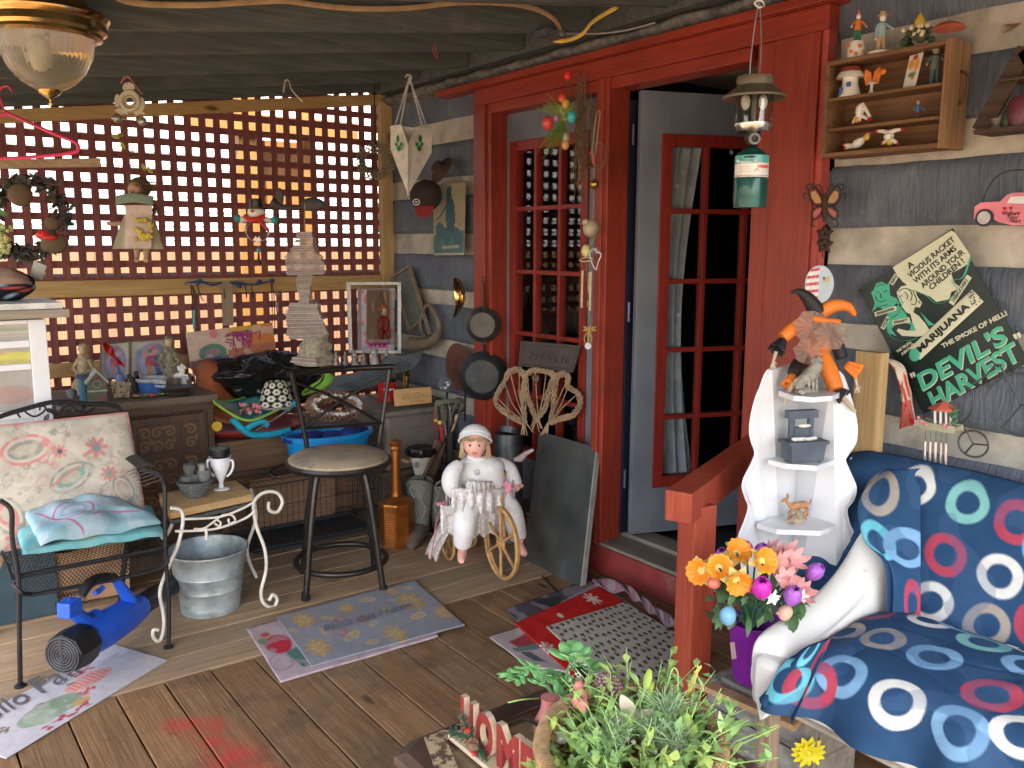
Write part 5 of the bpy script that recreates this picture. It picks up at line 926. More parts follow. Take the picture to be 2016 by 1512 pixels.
# ================================================================ back corner: dresser, chest, cage and what they carry
def PZ(x, y, z): return P(x, y, Z=z)
dkw = wood('dark_carved_wood', (.075, .042, .027), (.12, .07, .045), 0, rough=.55); dkz = wood('dark_carved_post', (.08, .045, .03), (.12, .07, .045), 2, rough=.55)
dr = thing('carved_dresser', 'dark wooden dresser with carved scroll doors standing before the lattice', 'dresser', (.98, 4.75, 0))
m_ = MB(); m_.mm((.55, 4.47, .755), (1.425, 5.06, .79)); m_.build('top', wood('scuffed_top', (.14, .10, .07), (.22, .17, .12), 0, dirt=(.3, .28, .24), dr=(.6, .75)), dr, False, bev=.003)
m_ = MB(); m_.mm((.57, 4.50, .05), (1.40, 5.04, .755)); m_.build('carcass', dkw, dr, False)
m_ = MB(); m_.mm((.56, 4.485, .715), (1.412, 4.499, .754)); m_.mm((.56, 4.485, .05), (1.41, 4.499, .10)); [m_.mm((x, 4.487, .1), (x+.03, 4.4995, .715)) for x in (.57, 1.375)]; m_.build('moulding', dkw, dr, False, bev=.003)
y_ = P(0, 0, D=1) and 4.492
for i, x0 in enumerate((.62, 1.0)):
    d_ = MB(); d_.mm((x0, 4.478, .12), (x0+.355, 4.498, .70)); door = d_.build('door', dkz, dr, False, bev=.002); c_ = MB(); e_ = MB()
    for (ax, az, w_, h_) in ((.03, .40, .18, .14), (.24, .40, .085, .14), (.03, .22, .18, .155), (.24, .22, .085, .155), (.03, .03, .295, .165)):
        X0, Z0 = x0+ax, .12+az; e_.bar((X0, 4.474, Z0+h_), (X0+w_, 4.474, Z0+h_), .008, .01); e_.bar((X0, 4.474, Z0), (X0+w_, 4.474, Z0), .008, .01); e_.bar((X0, 4.473, Z0), (X0, 4.473, Z0+h_), .008, .01); e_.bar((X0+w_, 4.473, Z0), (X0+w_, 4.473, Z0+h_), .008, .01)
        n_ = 3 if w_ > .1 else 2
        for a in range(n_ if w_ > .1 else 1):
            for b in range(2):
                cx, cz = X0+w_*(a+.5)/(n_ if w_ > .1 else 1), Z0+h_*(b+.5)/2; sg = 1 if (a+b) % 2 else -1
                c_.tube([V(cx+sg*.03*t**.8*cos(t*9), 4.475, cz+.03*t**.8*sin(t*9)) for t in [k/14 for k in range(1, 15)]], [.003, .0065], 5); c_.ell((cx, 4.474, cz), .006, None, 6, 4)
                c_.ell((cx-sg*.028, 4.476, cz+.03), (.008, .005, .013), None, 6, 4)
    e_.build('panel_frame', dkw, door, False); c_.build('scroll_carving', mat('lighter_carving', (.25, .14, .07), .5, var=.3), door)  # carving is a lighter brown than the door around it
    m_ = MB(); [m_.ell((x0+.01+k*.022, 4.475, .71), (.008, .006, .006), None, 6, 4) for k in range(16)]; m_.build('bead_row', dkw, door)
    m_ = MB(); m_.lathe([(.005, 0), (.009, .02), (.005, .04), (.01, .055), (.005, .07), (.009, .09), (.004, .11)], (x0+(.345 if i == 0 else .0), 4.468, .50), 8); m_.build('pull', black, door)
ZD = .7906
def dz(x, y): return PZ(x, y, ZD)
b0 = dz(193, 790); f = thing('painted_birdhouse', 'grey green painted birdhouse with white roof edge and pink roses on the dresser', 'birdhouse', b0); R = rotz(-6); s = depth(b0)/FPX; T = lambda x, y, z: b0+R@V(x*s, y*s, z*s)
m_ = MB(); m_.prism([T(-17, 0, 0), T(17, 0, 0), T(17, 0, 38), T(0, 0, 58), T(-17, 0, 38)], R@V(0, .06, 0)); m_.build('body', cm('sage_paint', (.2, .2, .13), .7), f, False)
m_ = MB(); [m_.prism([T(0, -4, 58), T(0, -4, 63), T(sx*22, -4, 38), T(sx*20, -4, 34)], R@V(0, .085, 0)) for sx in (-1, 1)]; m_.build('roof', cm('pale_mint_roof', (.5, .55, .48), .6), f, False)
m_ = MB(); m_.ring(T(0, -2, 34), 7*s, .002, 20, 5, nrm=R@V(0, 1, 0)); m_.build('entrance_ring', cm('cream_ring', (.55, .55, .45), .6), f)
m_ = MB(); m_.bar(T(-18, -2, 21), T(18, -2, 21), .008, .008); m_.build('ledge', cm('cream_ring', 0), f, False)
m_ = MB(); [m_.ell(T(x+a, -1, z+b), (2.6*s, .003, 2.2*s), R, 7, 5) for x, z in ((0, 48), (8, 6)) for a, b in ((-4, 0), (0, 1), (4, 0), (0, -3))]; m_.build('painted_rose', cm('rose_paint', (.5, .13, .13), .6), f)
def simple(nm, lb, cat, base, prof, m, n=20, sc=None, **k):
    s = sc or depth(base)/FPX; mb = MB(); mb.lathe([(r*s, z*s) for r, z in prof], base, n, **k); return tag(mb.build(nm, m), lb, cat)
b0 = dz(167, 788); f = thing('blue_canister', 'tall blue jar with a dark rim behind the birdhouse', 'jar', b0); s = depth(b0)/FPX
m_ = MB(); m_.lathe([(9*s, 0), (9*s, 16*s), (10*s, 17*s), (10*s, 46*s), (0, 46*s)], b0, 18); m_.build('jar', cm('teal_blue', (.06, .22, .32), .4), f); m_ = MB(); m_.lathe([(15*s, 44*s), (16*s, 48*s), (12*s, 52*s), (0, 53*s)], b0, 18); m_.build('rim', cm('slate', (.1, .12, .15), .5), f)
simple('grey_pebble_jar', 'small round grey jar at the left end of the dresser', 'jar', dz(142, 784), [(5, 0), (10, 8), (9, 16), (0, 20)], grey)
b0 = dz(240, 783); m_ = MB(); s = depth(b0)/FPX; cvx = Cv(26, 22, (.48, .38, .26)); [cvx.el(random.random(), random.random(), .04, .05, (.05, .03, .03)) for _ in range(22)]
cvx.sheet(lambda u, v: b0+rotz(-20)@V((u-.5)*(26+12*(1-v))*s*(1-.0*v), -.01+.02*sin(PI*u), (1-v)*34*s*(1-.12*u)), m_); tag(m_.build('spotted_pouch', CLOTHP, solid=.004), 'tan cloth pouch with dark spots beside the birdhouse on the dresser', 'pouch')
b0 = dz(266, 772); m_ = MB(); s = depth(b0)/FPX; [m_.bar(b0+V(a*s, 0, z0*s), b0+V(b*s, 0, z1*s), .02, .018) for a, z0, b, z1 in ((2, 0, -10, 36), (6, 2, 4, 42), (-2, 26, 8, 30))]; tag(m_.build('black_clamp', black, bev=.002), 'black plastic clamp standing beside the blue tub on the dresser', 'clamp')
b0 = dz(300, 771); f = thing('blue_food_tub', 'round blue food tub with a pale rim and white lettering on the dresser', 'tub', b0); s = depth(b0)/FPX; bp_ = PL(b0-FW*29*s)
m_ = MB(); m_.lathe([(22*s, 0), (27*s, 22*s)], b0, 30); m_.lathe([(0, .003), (22*s, .003)], b0, 30); m_.build('wall', cm('tub_blue', (.06, .17, .5), .4), f); m_ = MB(); m_.lathe([(27*s, 21*s), (29*s, 23*s), (29*s, 28*s), (27.5*s, 28*s), (26*s, 21*s)], b0, 30); m_.build('rim', cm('tub_rim', (.5, .5, .48), .4), f)
bp_.text('Cookie', (302, 751), (327, 752), 8*s, white, f, shear=.3, bold=.02); bp_.text('DOUGH', (305, 760), (326, 761), 5*s, white, f, bold=.03)
b0 = dz(293, 781); f = thing('sweets_tray', 'flat tray of bright sweets in front of the blue tub', 'tray', b0); s = depth(b0)/FPX; m_ = MB(); m_.lathe([(30*s, 0), (33*s, 3*s), (28*s, 2*s), (0, 2*s)], b0, 20, sy=.5); m_.build('tray', cm('brown_tray', (.1, .05, .04), .4), f)
for i, c in enumerate(((.6, .05, .06), (.65, .1, .2), (.03, .3, .15), (.6, .45, .1))): m_ = MB(); [m_.ell(b0+V(ru(-26, 26)*s, ru(-9, 9)*s, 4*s), (ru(3, 5)*s, 3*s, 2.2*s), None, 6, 4) for _ in range(6)]; m_.build('sweets', cm('sweet%d' % i, c, .3), f)['kind'] = 'stuff'
b0 = dz(353, 777); simple('turned_wood_dish', 'dark turned wooden dish under the white horse on the dresser', 'dish', b0, [(24, 0), (27, 3), (20, 8), (25, 12), (28, 14), (24, 17), (0, 15)], brn)
b0 = dz(362, 760); f = thing('tin_mug', 'small tin mug with a square wire handle on the dresser', 'mug', b0); s = depth(b0)/FPX; m_ = MB(); m_.lathe([(15*s, 0), (15*s, 24*s), (14*s, 24*s), (14*s, 2*s), (0, 2*s)], b0, 20); m_.build('cup', cm('bright_tin', (.45, .48, .5), .3, metal=.8), f); m_ = MB(); m_.tube([b0+_r0*x*s+V(0, 0, z*s) for x, z in ((15, 3), (23, 5), (24, 18), (20, 24), (14, 22))], 1.3*s, 6); m_.build('handle', steel, f)
b0 = dz(350, 762); s = depth(b0)/FPX; hp_ = PL(b0); H = lambda x, y, o=0: hp_(130+x/7.467, 640+y/7.467, o); f = thing('white_horse_figurine', 'white prancing horse figurine in front of the tin mug on the dresser', 'figurine', b0)
m_ = MB(); m_.tube(catmull([H(1500, 710), H(1530, 735), H(1600, 745), H(1670, 735), H(1710, 720)], 4), [4*s, 6*s, 5.4*s, 5.6*s, 6*s, 4.5*s], 10); m_.tube([H(1700, 725), H(1720, 670), H(1705, 620), H(1690, 590)], [5.5*s, 4.4*s, 3.6*s, 3*s], 8); m_.tube([H(1685, 588), H(1730, 610), H(1772, 640)], [3.8*s, 3.2*s, 1.8*s], 8)
for o, pts in ((.008, ((1520, 730), (1545, 800), (1548, 880))), (-.008, ((1515, 730), (1500, 790), (1540, 850), (1560, 885))), (.008, ((1720, 735), (1790, 740), (1800, 790))), (-.008, ((1710, 740), (1760, 770), (1790, 800)))): m_.tube([H(x, y, o) for x, y in pts], [3.6*s, 2*s, 1.8*s], 7)
m_.tube([H(1510, 715), H(1470, 680), H(1440, 690), H(1450, 730)], [2*s, 4*s, 4*s, 1.5*s], 8); m_.tube([H(1650, 600), H(1660, 650), H(1690, 700)], [3*s, 3.6*s, 2*s], 7); m_.build('body', porc, f)
fpl = PL((1.2, 5.03, .9), (0, -1, .1)); f = thing('framed_clown_pictures', 'hinged pair of pastel clown pictures in thin frames leaning on the lattice', 'picture', fpl(258, 745))
for (x0, x1, ya, yb, sd_) in ((198, 254.5, 678, 673, 3), (257, 341, 673, 667, 5)):
    cv = Cv(60, 66, (.62, .57, .48), .9); cv.el(.45, .55, .36, .48, (.36, .33, .5)); cv.el(.45, .6, .26, .4, (.45, .42, .58)); cv.el(.47, .28, .09, .1, (.75, .5, .45)).el(.47, .2, .07, .06, (.65, .2, .25)).el(.4, .27, .05, .06, (.3, .15, .2)).poly([(.32, .38), (.6, .38), (.68, .6), (.55, .7), (.3, .68)], (.6, .12, .2)).poly([(.34, .66), (.46, .66), (.44, .95), (.36, .95)], (.65, .35, .22)).poly([(.5, .66), (.6, .62), (.66, .9), (.56, .95)], (.12, .2, .42)).el(.18, .3, .07, .08, (.2, .35, .45)).el(.3, .33, .06, .07, (.7, .3, .25)).el(.56, .5, .08, .1, (.15, .25, .45)).noise(12, (.5, .46, .55), .25, .35)
    m_ = MB(); cv.sheet(quad(fpl(x0, ya), fpl(x1, yb), fpl(x1, 745), fpl(x0, 745)), m_); m_.build('print', PAINT, f); m_ = MB(); c4 = [fpl(x0, ya, .006), fpl(x1, yb, .006), fpl(x1, 746, .006), fpl(x0, 746, .006)]; [m_.bar(a, b, .007, .012, fpl.n) for a, b in zip(c4, c4[1:]+c4[:1])]; m_.build('frame', cm('thin_brown_frame', (.2, .16, .11), .6), f, False)
def robed(nm, lb, px, py, h, m1, m2, zb=ZD, wid=.3, wob=.25, base=None):
    b0 = base or PZ(px, py, zb); s = depth(b0)/FPX; f = thing(nm, lb, 'figurine', b0); m_ = MB(); m_.grid(lambda u, v: b0+V(0, 0, h*s*.74*(1-v))+(_r0*cos(2*PI*u)+FW*sin(2*PI*u))*h*s*wid*(.35+.65*v**1.3)*(1+wob*NZ(V(u*7, v*6, px))), 30, 14)
    m_.ell(b0+V(-.0, 0, h*s*.74), (h*s*.12, h*s*.1, h*s*.12)); [m_.tube([b0+V(0, 0, h*s*.68)+_r0*sx*h*s*.1, b0+V(0, 0, h*s*.5)+_r0*sx*h*s*.2-FW*h*s*.06, b0+V(0, 0, h*s*.42)+_r0*sx*h*s*.05-FW*h*s*.14], [h*s*.06, h*s*.05, h*s*.035], 7) for sx in (-1, 1)]; m_.build('robe', m1, f)
    m_ = MB(); m_.ell(b0+V(0, 0, h*s*.88)-FW*.004, (h*s*.075, h*s*.08, h*s*.1)); m_.build('head', m2, f); m_ = MB(); m_.ell(b0+V(0, 0, h*s*.91)+FW*h*s*.03, (h*s*.1, h*s*.09, h*s*.11), wob=.5, ws=5); m_.build('hair', m1, f); return f
robed('angel_figurine', 'tan resin angel figurine behind the birdhouse', 180, 770, 95, cm('tan_resin', (.4, .3, .17), .6, var=.5, vs=60), tan, base=V(.84, 4.9, ZD)+V(.05, 0, 0))
robed('shepherd_figurine', 'grey green resin figurine before the right clown picture', 335, 765, 98, cm('greenish_resin', (.24, .21, .14), .6, var=.5, vs=60), tan, wid=.22, base=V(1.3, 4.85, ZD))
m_ = MB(); fr_ = PL((1.0, 4.8, .95), (-.2, -1, 0)); m_.grid(lambda u, v: fr_(192+12*v*3.1+(20-6*v)*u*1.1+3*sin(v*9), 669+46*v+8*u, .015*sin(u*8+v*7)), 10, 20); tag(m_.build('red_feather_mask', cm('crumpled_red_foil', (.5, .015, .02), .35, bump=.6), solid=.004), 'crumpled red feathery mask above the birdhouse', 'mask')
m_ = MB(); b0 = V(1.03, 4.78, ZD); m_.lathe([(.02, 0), (.026, .05), (.018, .1), (0, .1)], b0, 14); tag(m_.build('blue_check_vase', cm('blue_check', (.15, .25, .5), .5)), 'slim blue checked vase under the red mask on the dresser', 'vase')
dt = thing('plastic_drawer_tower', 'white plastic drawer tower with cloudy drawer fronts at the left edge', 'drawer tower', (.3, 4.1, .0)); pw = cm('white_plastic', (.68, .7, .74), .35, var=.05)
zy = lambda y: P(60, y, Y=3.95).z; m_ = MB(); m_.mm((-.25, 3.96, .62), (.585, 4.35, zy(629))); m_.build('back_shell', pw, dt, False, bev=.004)
edges = [(629, 637), (669, 683), (715, 727), (806, 822)]
m_ = MB(); [m_.mm((-.25, 3.94, zy(b)), (.523, 3.9595, zy(a))) for a, b in edges]; m_.mm((.523, 3.94, .62), (.586, 3.9598, zy(629))); m_.build('frame', pw, dt, False, bev=.003)
for (a, b), cvx in zip(((637, 669), (683, 715), (727, 806)), range(3)):
    cv = Cv(80, 20, (.32, .31, .29), 3)
    if cvx == 0: [cv.line([(0, .15+k*.2), (3, .1+k*.2)], .05, c) for k, c in enumerate(((.4, .38, .25), (.25, .3, .22), (.45, .42, .33), (.4, .36, .3)))]; cv.el(2.2, .7, .3, .15, (.5, .2, .15))
    if cvx == 1: cv.el(2.3, .6, 1.0, .4, (.5, .5, .08)).el(1.5, .3, 1.2, .25, (.4, .25, .2)).el(2.7, .9, .4, .2, (.4, .38, .1))
    if cvx == 2: cv.poly([(1.3, .3), (2.45, .3), (2.5, .75), (1.3, .78)], (.65, .65, .63)).poly([(1.4, .38), (2.3, .38), (2.35, .68), (1.4, .7)], (.08, .06, .09)).el(1.9, .55, .22, .1, (.5, .1, .06)).el(2.7, .6, .35, .22, (.32, .22, .2)).el(1, .9, 1, .2, (.22, .22, .24))
    m_ = MB(); cv.sheet(quad(V(-.25, 3.952, zy(a)), V(.522, 3.952, zy(a)), V(.522, 3.952, zy(b)), V(-.25, 3.952, zy(b))), m_); m_.build('drawer_front', GLOSSP, dt)
m_ = MB(); m_.mm((-.3, 3.88, zy(624)-.002), (.665, 4.38, zy(608))); tag(m_.build('scuffed_board', wood('board_edge_wood', (.25, .21, .17), (.34, .3, .24), 0), smooth=False, bev=.002), 'scuffed wooden board lying on top of the drawer tower', 'board')
m_ = MB(); m_.mm((-.3, 3.90, zy(608)+.001), (.645, 4.3, zy(596))); tag(m_.build('thin_white_lid', cm('white_sheet_panel', (.72, .72, .68), .5), smooth=False), 'thin white panel lying on the scuffed board at the left edge', 'panel')
m_ = MB(); m_.mm((-.3, 3.98, 0), (.56, 4.4, .60)); m_.mm((-.3, 3.96, .60), (.6, 4.4, .619)); tag(m_.build('added_dark_cabinet', cm('dark_teal_cabinet', (.03, .06, .08), .6), smooth=False, bev=.004), 'dark cabinet added under the white drawer tower for the darkness behind the chair', 'cabinet')  # added block whose dark colour stands for the shade behind the iron chair
m_ = MB(); paper = mat('kraft_paper', (.36, .22, .12), .85, var=.2, bump=.5, bs=10); m_.grid(lambda u, v: V(.30+.55*u, 3.98+.03*NZ(V(u*4, v*4, 2))+.25*0, .01+.27*(1-v)*(1+.08*sin(u*9)))+V(0, .05*v, 0), 16, 12); m_.grid(lambda u, v: V(.30+.55*u, 3.98+.3*v, .28+.02*NZ(V(u*5, v*5, 8))), 12, 8)
pb = thing('paper_yard_bag', 'brown paper yard waste bag lying under the iron chair', 'paper bag', (.55, 4.0, 0)); m_.build('bag', paper, pb); lp_ = PL((.6, 3.96, .15), (0, -1, 0)); lp_.text('LAWN &', (112, 1172), (172, 1165), .022, black, pb, bold=.03); lp_.text('LEAF BAG', (108, 1190), (172, 1182), .022, black, pb, bold=.02)
ch = thing('wooden_chest', 'long low brown wooden chest behind the wire cage', 'chest', (1.85, 4.75, 0)); bw = wood('brown_chest_wood', (.15, .085, .05), (.21, .13, .08), 0, rough=.7)
m_ = MB(); m_.mm((1.43, 4.52, .03), (2.3, 5.05, .50)); m_.mm((1.42, 4.50, .50), (2.31, 5.06, .525)); m_.build('box', bw, ch, False, bev=.003); m_ = MB(); m_.mm((1.43, 4.507, .24), (2.3, 4.52, .25)); m_.build('groove_strip', dkw, ch, False)
cg = thing('wire_dog_crate', 'black wire dog crate with a tray and a wooden panel inside, under the stool', 'crate', (1.82, 4.3, 0)); wi = cm('black_wire', (.02, .022, .025), .5, metal=.4); x0, x1, y0, y1, zt = 1.46, 2.16, 4.14, 4.49, .36; m_ = MB()
n = 23
for k in range(n+1): x = x0+(x1-x0)*k/n; m_.tube([V(x, y0, .03), V(x, y0, zt)], .0014, 4); m_.tube([V(x, y0, zt), V(x, y1, zt)], .0014, 4)
for k in range(12): y = y0+(y1-y0)*k/11; [m_.tube([V(x, y, .03), V(x, y, zt)], .0014, 4) for x in (x0, x1)]
for z in (.03, .06, .15, .25, zt): m_.tube([V(x0, y0, z), V(x1, y0, z), V(x1, y1, z), V(x0, y1, z)], .0028 if z in (.03, zt) else .0018, 5, True)
for y in (y0+.1, y0+.24): m_.tube([V(x0, y, zt), V(x1, y, zt)], .0018, 4)
m_.build('wire_frame', wi, cg); m_ = MB(); m_.mm((x0+.01, y0+.01, .01), (x1-.01, y1-.01, .018)); m_.mm((x0+.01, y1-.016, .018), (x1-.01, y1-.01, .045)); m_.mm((x0+.01, y0+.01, .018), (x1-.01, y0+.014, .04)); m_.build('tray', cm('grey_black_tray', (.035, .04, .045), .5), cg, False)
m_ = MB(); m_.tube(catmull([V(1.62, 4.22, .37), V(1.60, 4.25, .40), V(1.68, 4.25, .425), V(1.76, 4.25, .40), V(1.74, 4.22, .37)], 4), .008, 7); m_.build('carry_handle', black, cg)
m_ = MB(); m_.mm((1.55, 4.40, .06), (2.02, 4.42, .33)); m_.mm((1.99, 4.385, .08), (2.015, 4.399, .34)); cb = m_.build('panel_in_crate', wood('reddish_board', (.19, .11, .065), (.26, .16, .1), 0), None, False); tag(cb, 'brown wooden board standing inside the wire dog crate', 'board')
m_ = MB(); c = V(1.66, 4.68, .528); m_.lathe([(0, .004), (.2, .0), (.27, .035), (.30, .05), (.305, .045), (.27, .022), (.2, -.0)], c, 40, sx=1.05, sy=.8); tag(m_.build('red_saucer', cm('red_saucer_plastic', (.38, .04, .035), .45)), 'red plastic saucer sled lying on the chest', 'sled')
m_ = MB(); m_.lathe([(.012, 0), (.024, .0), (.026, .02), (.012, .02)], P(425, 838, Y=4.45), 20, frame((1, 0, 0), (-.2, -1, 0))); tag(m_.build('yellow_roller', cm('yellow_plastic_ring', (.65, .4, .03), .4)), 'small yellow plastic ring at the left end of the red sled', 'ring')
f = thing('baby_bath_seat', 'turquoise mesh baby bath seat with lime trim lying on the red sled', 'bath seat', P(500, 850, Y=4.5)); bq = lambda x, y, Y=4.5: P(400+x/3.78, 650+y/3.78, Y=Y); aqua = mat('aqua_mesh', (.12, .5, .52), .7, var=.1)
top = catmull([bq(80, 530, 4.42), bq(230, 520, 4.72), bq(420, 480, 4.75), (bq(560, 500, 4.8))], 5); bot = catmull([bq(85, 540, 4.36), bq(280, 660, 4.38), bq(430, 650, 4.4), bq(690, 520, 4.5)], 5)
def bf(u, v):
    k = u*(len(top)-1); i = int(min(k, len(top)-2)); t = k-i; a, b = top[i].lerp(top[i+1], t), bot[i].lerp(bot[i+1], t); return a.lerp(b, v)-V(0, 0, .03*sin(PI*v)*sin(PI*u))
m_ = MB(); m_.grid(bf, 24, 8); m_.build('sling', aqua, f, solid=.003); m_ = MB(); m_.tube(bot, .007, 7); m_.tube(top, .006, 7); m_.build('trim', cm('lime_trim', (.3, .55, .08), .6), f)
m_ = MB(); m_.tube(catmull([bq(215, 660, 4.42), bq(340, 770, 4.42), bq(500, 775, 4.42), bq(640, 740, 4.45)], 4), .018, 8); m_.tube(catmull([bq(320, 735, 4.4), bq(380, 700, 4.4), bq(440, 680, 4.4), bq(480, 710, 4.4)], 4), .016, 8); m_.tube(catmull([bq(620, 600, 4.45), bq(640, 560, 4.45), bq(700, 540, 4.45)], 4), .02, 8); m_.build('base', cm('cyan_plastic', (.02, .36, .52), .35), f)
m_ = MB(); m_.cyl(bq(395, 745, 4.38), bq(640, 590, 4.4), .0035, 7); m_.build('steel_leg', cm('bright_rod', (.6, .62, .65), .3, metal=.8), f)
cv = Cv(20, 14, (.5, .55, .5)); cv.el(.3, .4, .1, .12, (.6, .2, .1)).el(.6, .6, .2, .1, (.1, .25, .35)); m_ = MB(); cv.sheet(lambda u, v: bf(.05+.3*u, .15+.75*v)+V(0, 0, .008), m_); m_.build('printed_panel', CLOTHP, f)
f = thing('costume_jewellery_pile', 'tangle of pink and bronze beads lying in the bath seat', 'beads', bq(340, 620, 4.5)); 
for i, mm_ in enumerate((pinkm, cm('bronze_beads', (.25, .2, .13), .3, metal=.5), cm('pearly', (.5, .42, .35), .3))): m_ = MB(); [m_.ell(bq(265+ru(0, 160), 545+ru(0, 75), 4.5-ru(0, .03)), ru(.006, .013), None, 7, 5) for _ in range(16)]; m_.build('beads', mm_, f)['kind'] = 'stuff'
b0 = bq(545, 570, 4.5); s = depth(b0)/FPX; cv = Cv(110, 40, (.012, .013, .015), 2.75)
for k in range(44):
    cx, cy = ru(0, 2.75), ru(0, 1)
for r in range(4):
    for k in range(9):
        cx, cy = (k+.5*(r % 2))*.33, .1+r*.27; [cv.el(cx+.085*cos(a), cy+.085*sin(a), .05, .05, (.68, .65, .52)) for a in [2*PI*q/6 for q in range(6)]]; cv.el(cx, cy, .035, .035, (.01, .01, .01))
m_ = MB(); cv.sheet(lambda u, v: b0+V(cos(-2*PI*u)*(17+17*v**.7)*s, sin(-2*PI*u)*(17+17*v**.7)*s, (50-46*v)*s), m_); f = tag(m_.build('daisy_hat', CLOTHP, solid=.003), 'black bucket hat printed with white daisies on the bath seat', 'hat')
m_ = MB(); m_.lathe([(34*s, 3*s), (36*s, 0), (0, 0)], b0, 30); m_.build('lining', cm('hat_lining', (.25, .25, .24), .8), f)
m_ = MB(); L1 = catmull([P(380, 725, Y=4.95), P(395, 712, Y=4.9), P(425, 712, Y=4.85), P(450, 770, Y=4.8), P(500, 800, Y=4.75), P(560, 815, Y=4.7)], 6); L2 = catmull([P(382, 800, Y=4.8), P(386, 790, Y=4.75), P(392, 800, Y=4.7), P(400, 815, Y=4.65), P(450, 835, Y=4.6), P(520, 835, Y=4.6)], 6)
m_.grid(lambda u, v: L1[int(u*(len(L1)-1))].lerp(L2[int(u*(len(L2)-1))], v)+V(0, -.03*sin(PI*v), 0), len(L1)-1, 6); tag(m_.build('terracotta_slide', cm('terracotta_plastic', (.42, .12, .05), .45, dirt=(.2, .09, .06), dr=(.55, .8)), solid=.015), 'faded terracotta coloured curved plastic slide behind the bath seat', 'slide')
bagm = mat('black_bin_bag', (.012, .013, .013), .22, var=.3, bump=1., bs=14)
def blob(nm, lb, cat, c, r, m, wob=.5, ws=2.2, zc=None): mb = MB(); mb.ell(c, r, None, 40, 24, wob, ws); return tag(mb.build(nm, m), lb, cat)
bc = P(525, 745, Y=4.82); m_ = MB()
def bagf(u, v):
    t = PI*(v-.5); a = 2*PI*u; d = V(cos(t)*cos(a), cos(t)*sin(a), sin(t)); q = 1+.45*NZ(d*1.8+V(5, 2, 1))+.16*abs(NZ(d*5))+.07*abs(NZ(d*13)); return bc+V(d.x*.27*q, d.y*.17*q, d.z*.135*q)+V(0, 0, -.03*d.x)
m_.grid(bagf, 110, 60); tag(m_.build('black_bin_bag', bagm, ang=75), 'crumpled black plastic bin bag behind the bath seat', 'bin bag')
ppl = PL((1.8, 4.98, .9), (0, -1, .15)); A4 = [ppl(*q) for q in ((366, 655), (535, 635), (545, 705), (376, 728))]; cv = Cv(120, 56, (.62, .45, .36), 2.3)
cv.poly([(1.5, 0), (2.3, 0), (2.3, 1), (1.6, 1)], (.6, .2, .06)).poly([(1.2, 0), (2, 0), (1.9, .2), (1, .12)], (.65, .42, .08)).poly([(1.0, .6), (2.3, .5), (2.3, 1), (1, 1)], (.45, .17, .09)).poly([(0, .78), (1.0, .72), (1, 1), (0, 1)], (.22, .15, .14)).el(.6, .62, .36, .24, (.1, .22, .17)).el(.6, .62, .2, .12, (.28, .18, .22)).el(.68, .12, .1, .13, (.65, .2, .22)).noise(3, (.62, .5, .42), .3, .6)
for k in range(16): x = ru(.95, 1.6); y = ru(.15, .45); cv.line([(x, y), (x+ru(.1, .35), y+ru(-.06, .08)), (x+ru(.1, .3), y+ru(.1, .4))], .018, (.3, .03, .16))
for k in range(5): x = .45+k*.08; cv.line([(x, .75), (x+.1, .98), (x+.2, .8)], .022, (.03, .05, .3))
m_ = MB(); cv.sheet(quad(*A4), m_); f = thing('abstract_painting', 'unframed abstract canvas in orange pink and purple propped against the lattice', 'painting', A4[3]); m_.build('canvas', PAINT, f, solid=.015)
gp_ = PL((2, 5.05, 1.3), (0, -1, 0)); G = lambda x, y, o=0: gp_(340+x/3.78, 380+y/3.78, o); f = thing('yarn_garland', 'blue yarn and cords looped along the middle rail of the lattice', 'garland', G(420, 700)); yb = cm('blue_yarn', (.03, .06, .16), .9); dkc = cm('dark_cord', (.02, .018, .018), .7)
m_ = MB(); [m_.tube(catmull([G(80+ru(0, 20), 675+ru(-8, 8)), G(190, 660+ru(-10, 15), .01), G(290, 680+ru(-20, 10), .01), G(385, 665), G(480, 672+ru(-8, 14), .01), G(600, 672+ru(-8, 14), .01), G(735, 655)], 6), .0028, 5) for _ in range(5)]; [m_.ell(G(x, y, .012), .014, None, 8, 6, wob=.8, ws=8) for x, y in ((180, 670), (200, 660), (735, 650), (490, 690), (640, 660))]; m_.build('yarn', yb, f)
m_ = MB(); [m_.tube(catmull([G(x+ru(-4, 4), 670), G(x+dx, 780, .01), G(x+dx*1.6, y1, .01)], 5), .003, 5) for x, dx, y1 in ((135, 5, 960), (140, 14, 1060), (138, 30, 1100), (180, 30, 800), (380, 0, 770), (540, 4, 740), (590, 0, 730), (740, 10, 1060), (735, 0, 980))]; m_.build('cord', dkc, f)
m_ = MB(); m_.bar(G(405, 660), G(412, 985), .012, .06, V(1, 0, 0)); m_.bar(G(80, 678, .015), G(215, 678, .015), .01, .012); m_.build('wood_strip', wood('weathered_strip', (.25, .19, .13), (.34, .27, .19), 2), f, False)
m_ = MB(); m_.tube([G(150, 870, .02), G(150, 1010, .02)], .007, 6); m_.build('turquoise_tassel', cm('turquoise', 0), f)
m_ = MB(); m_.lathe([(0, 0), (.009, .003), (.009, .05), (.005, .055), (0, .056)], G(770, 880, .02), 10); m_.ell(G(768, 750, .02), (.015, .015, .012)); m_.build('glass_vial', cm('pink_vial', (.4, .3, .33), .15, trans=.4), f)
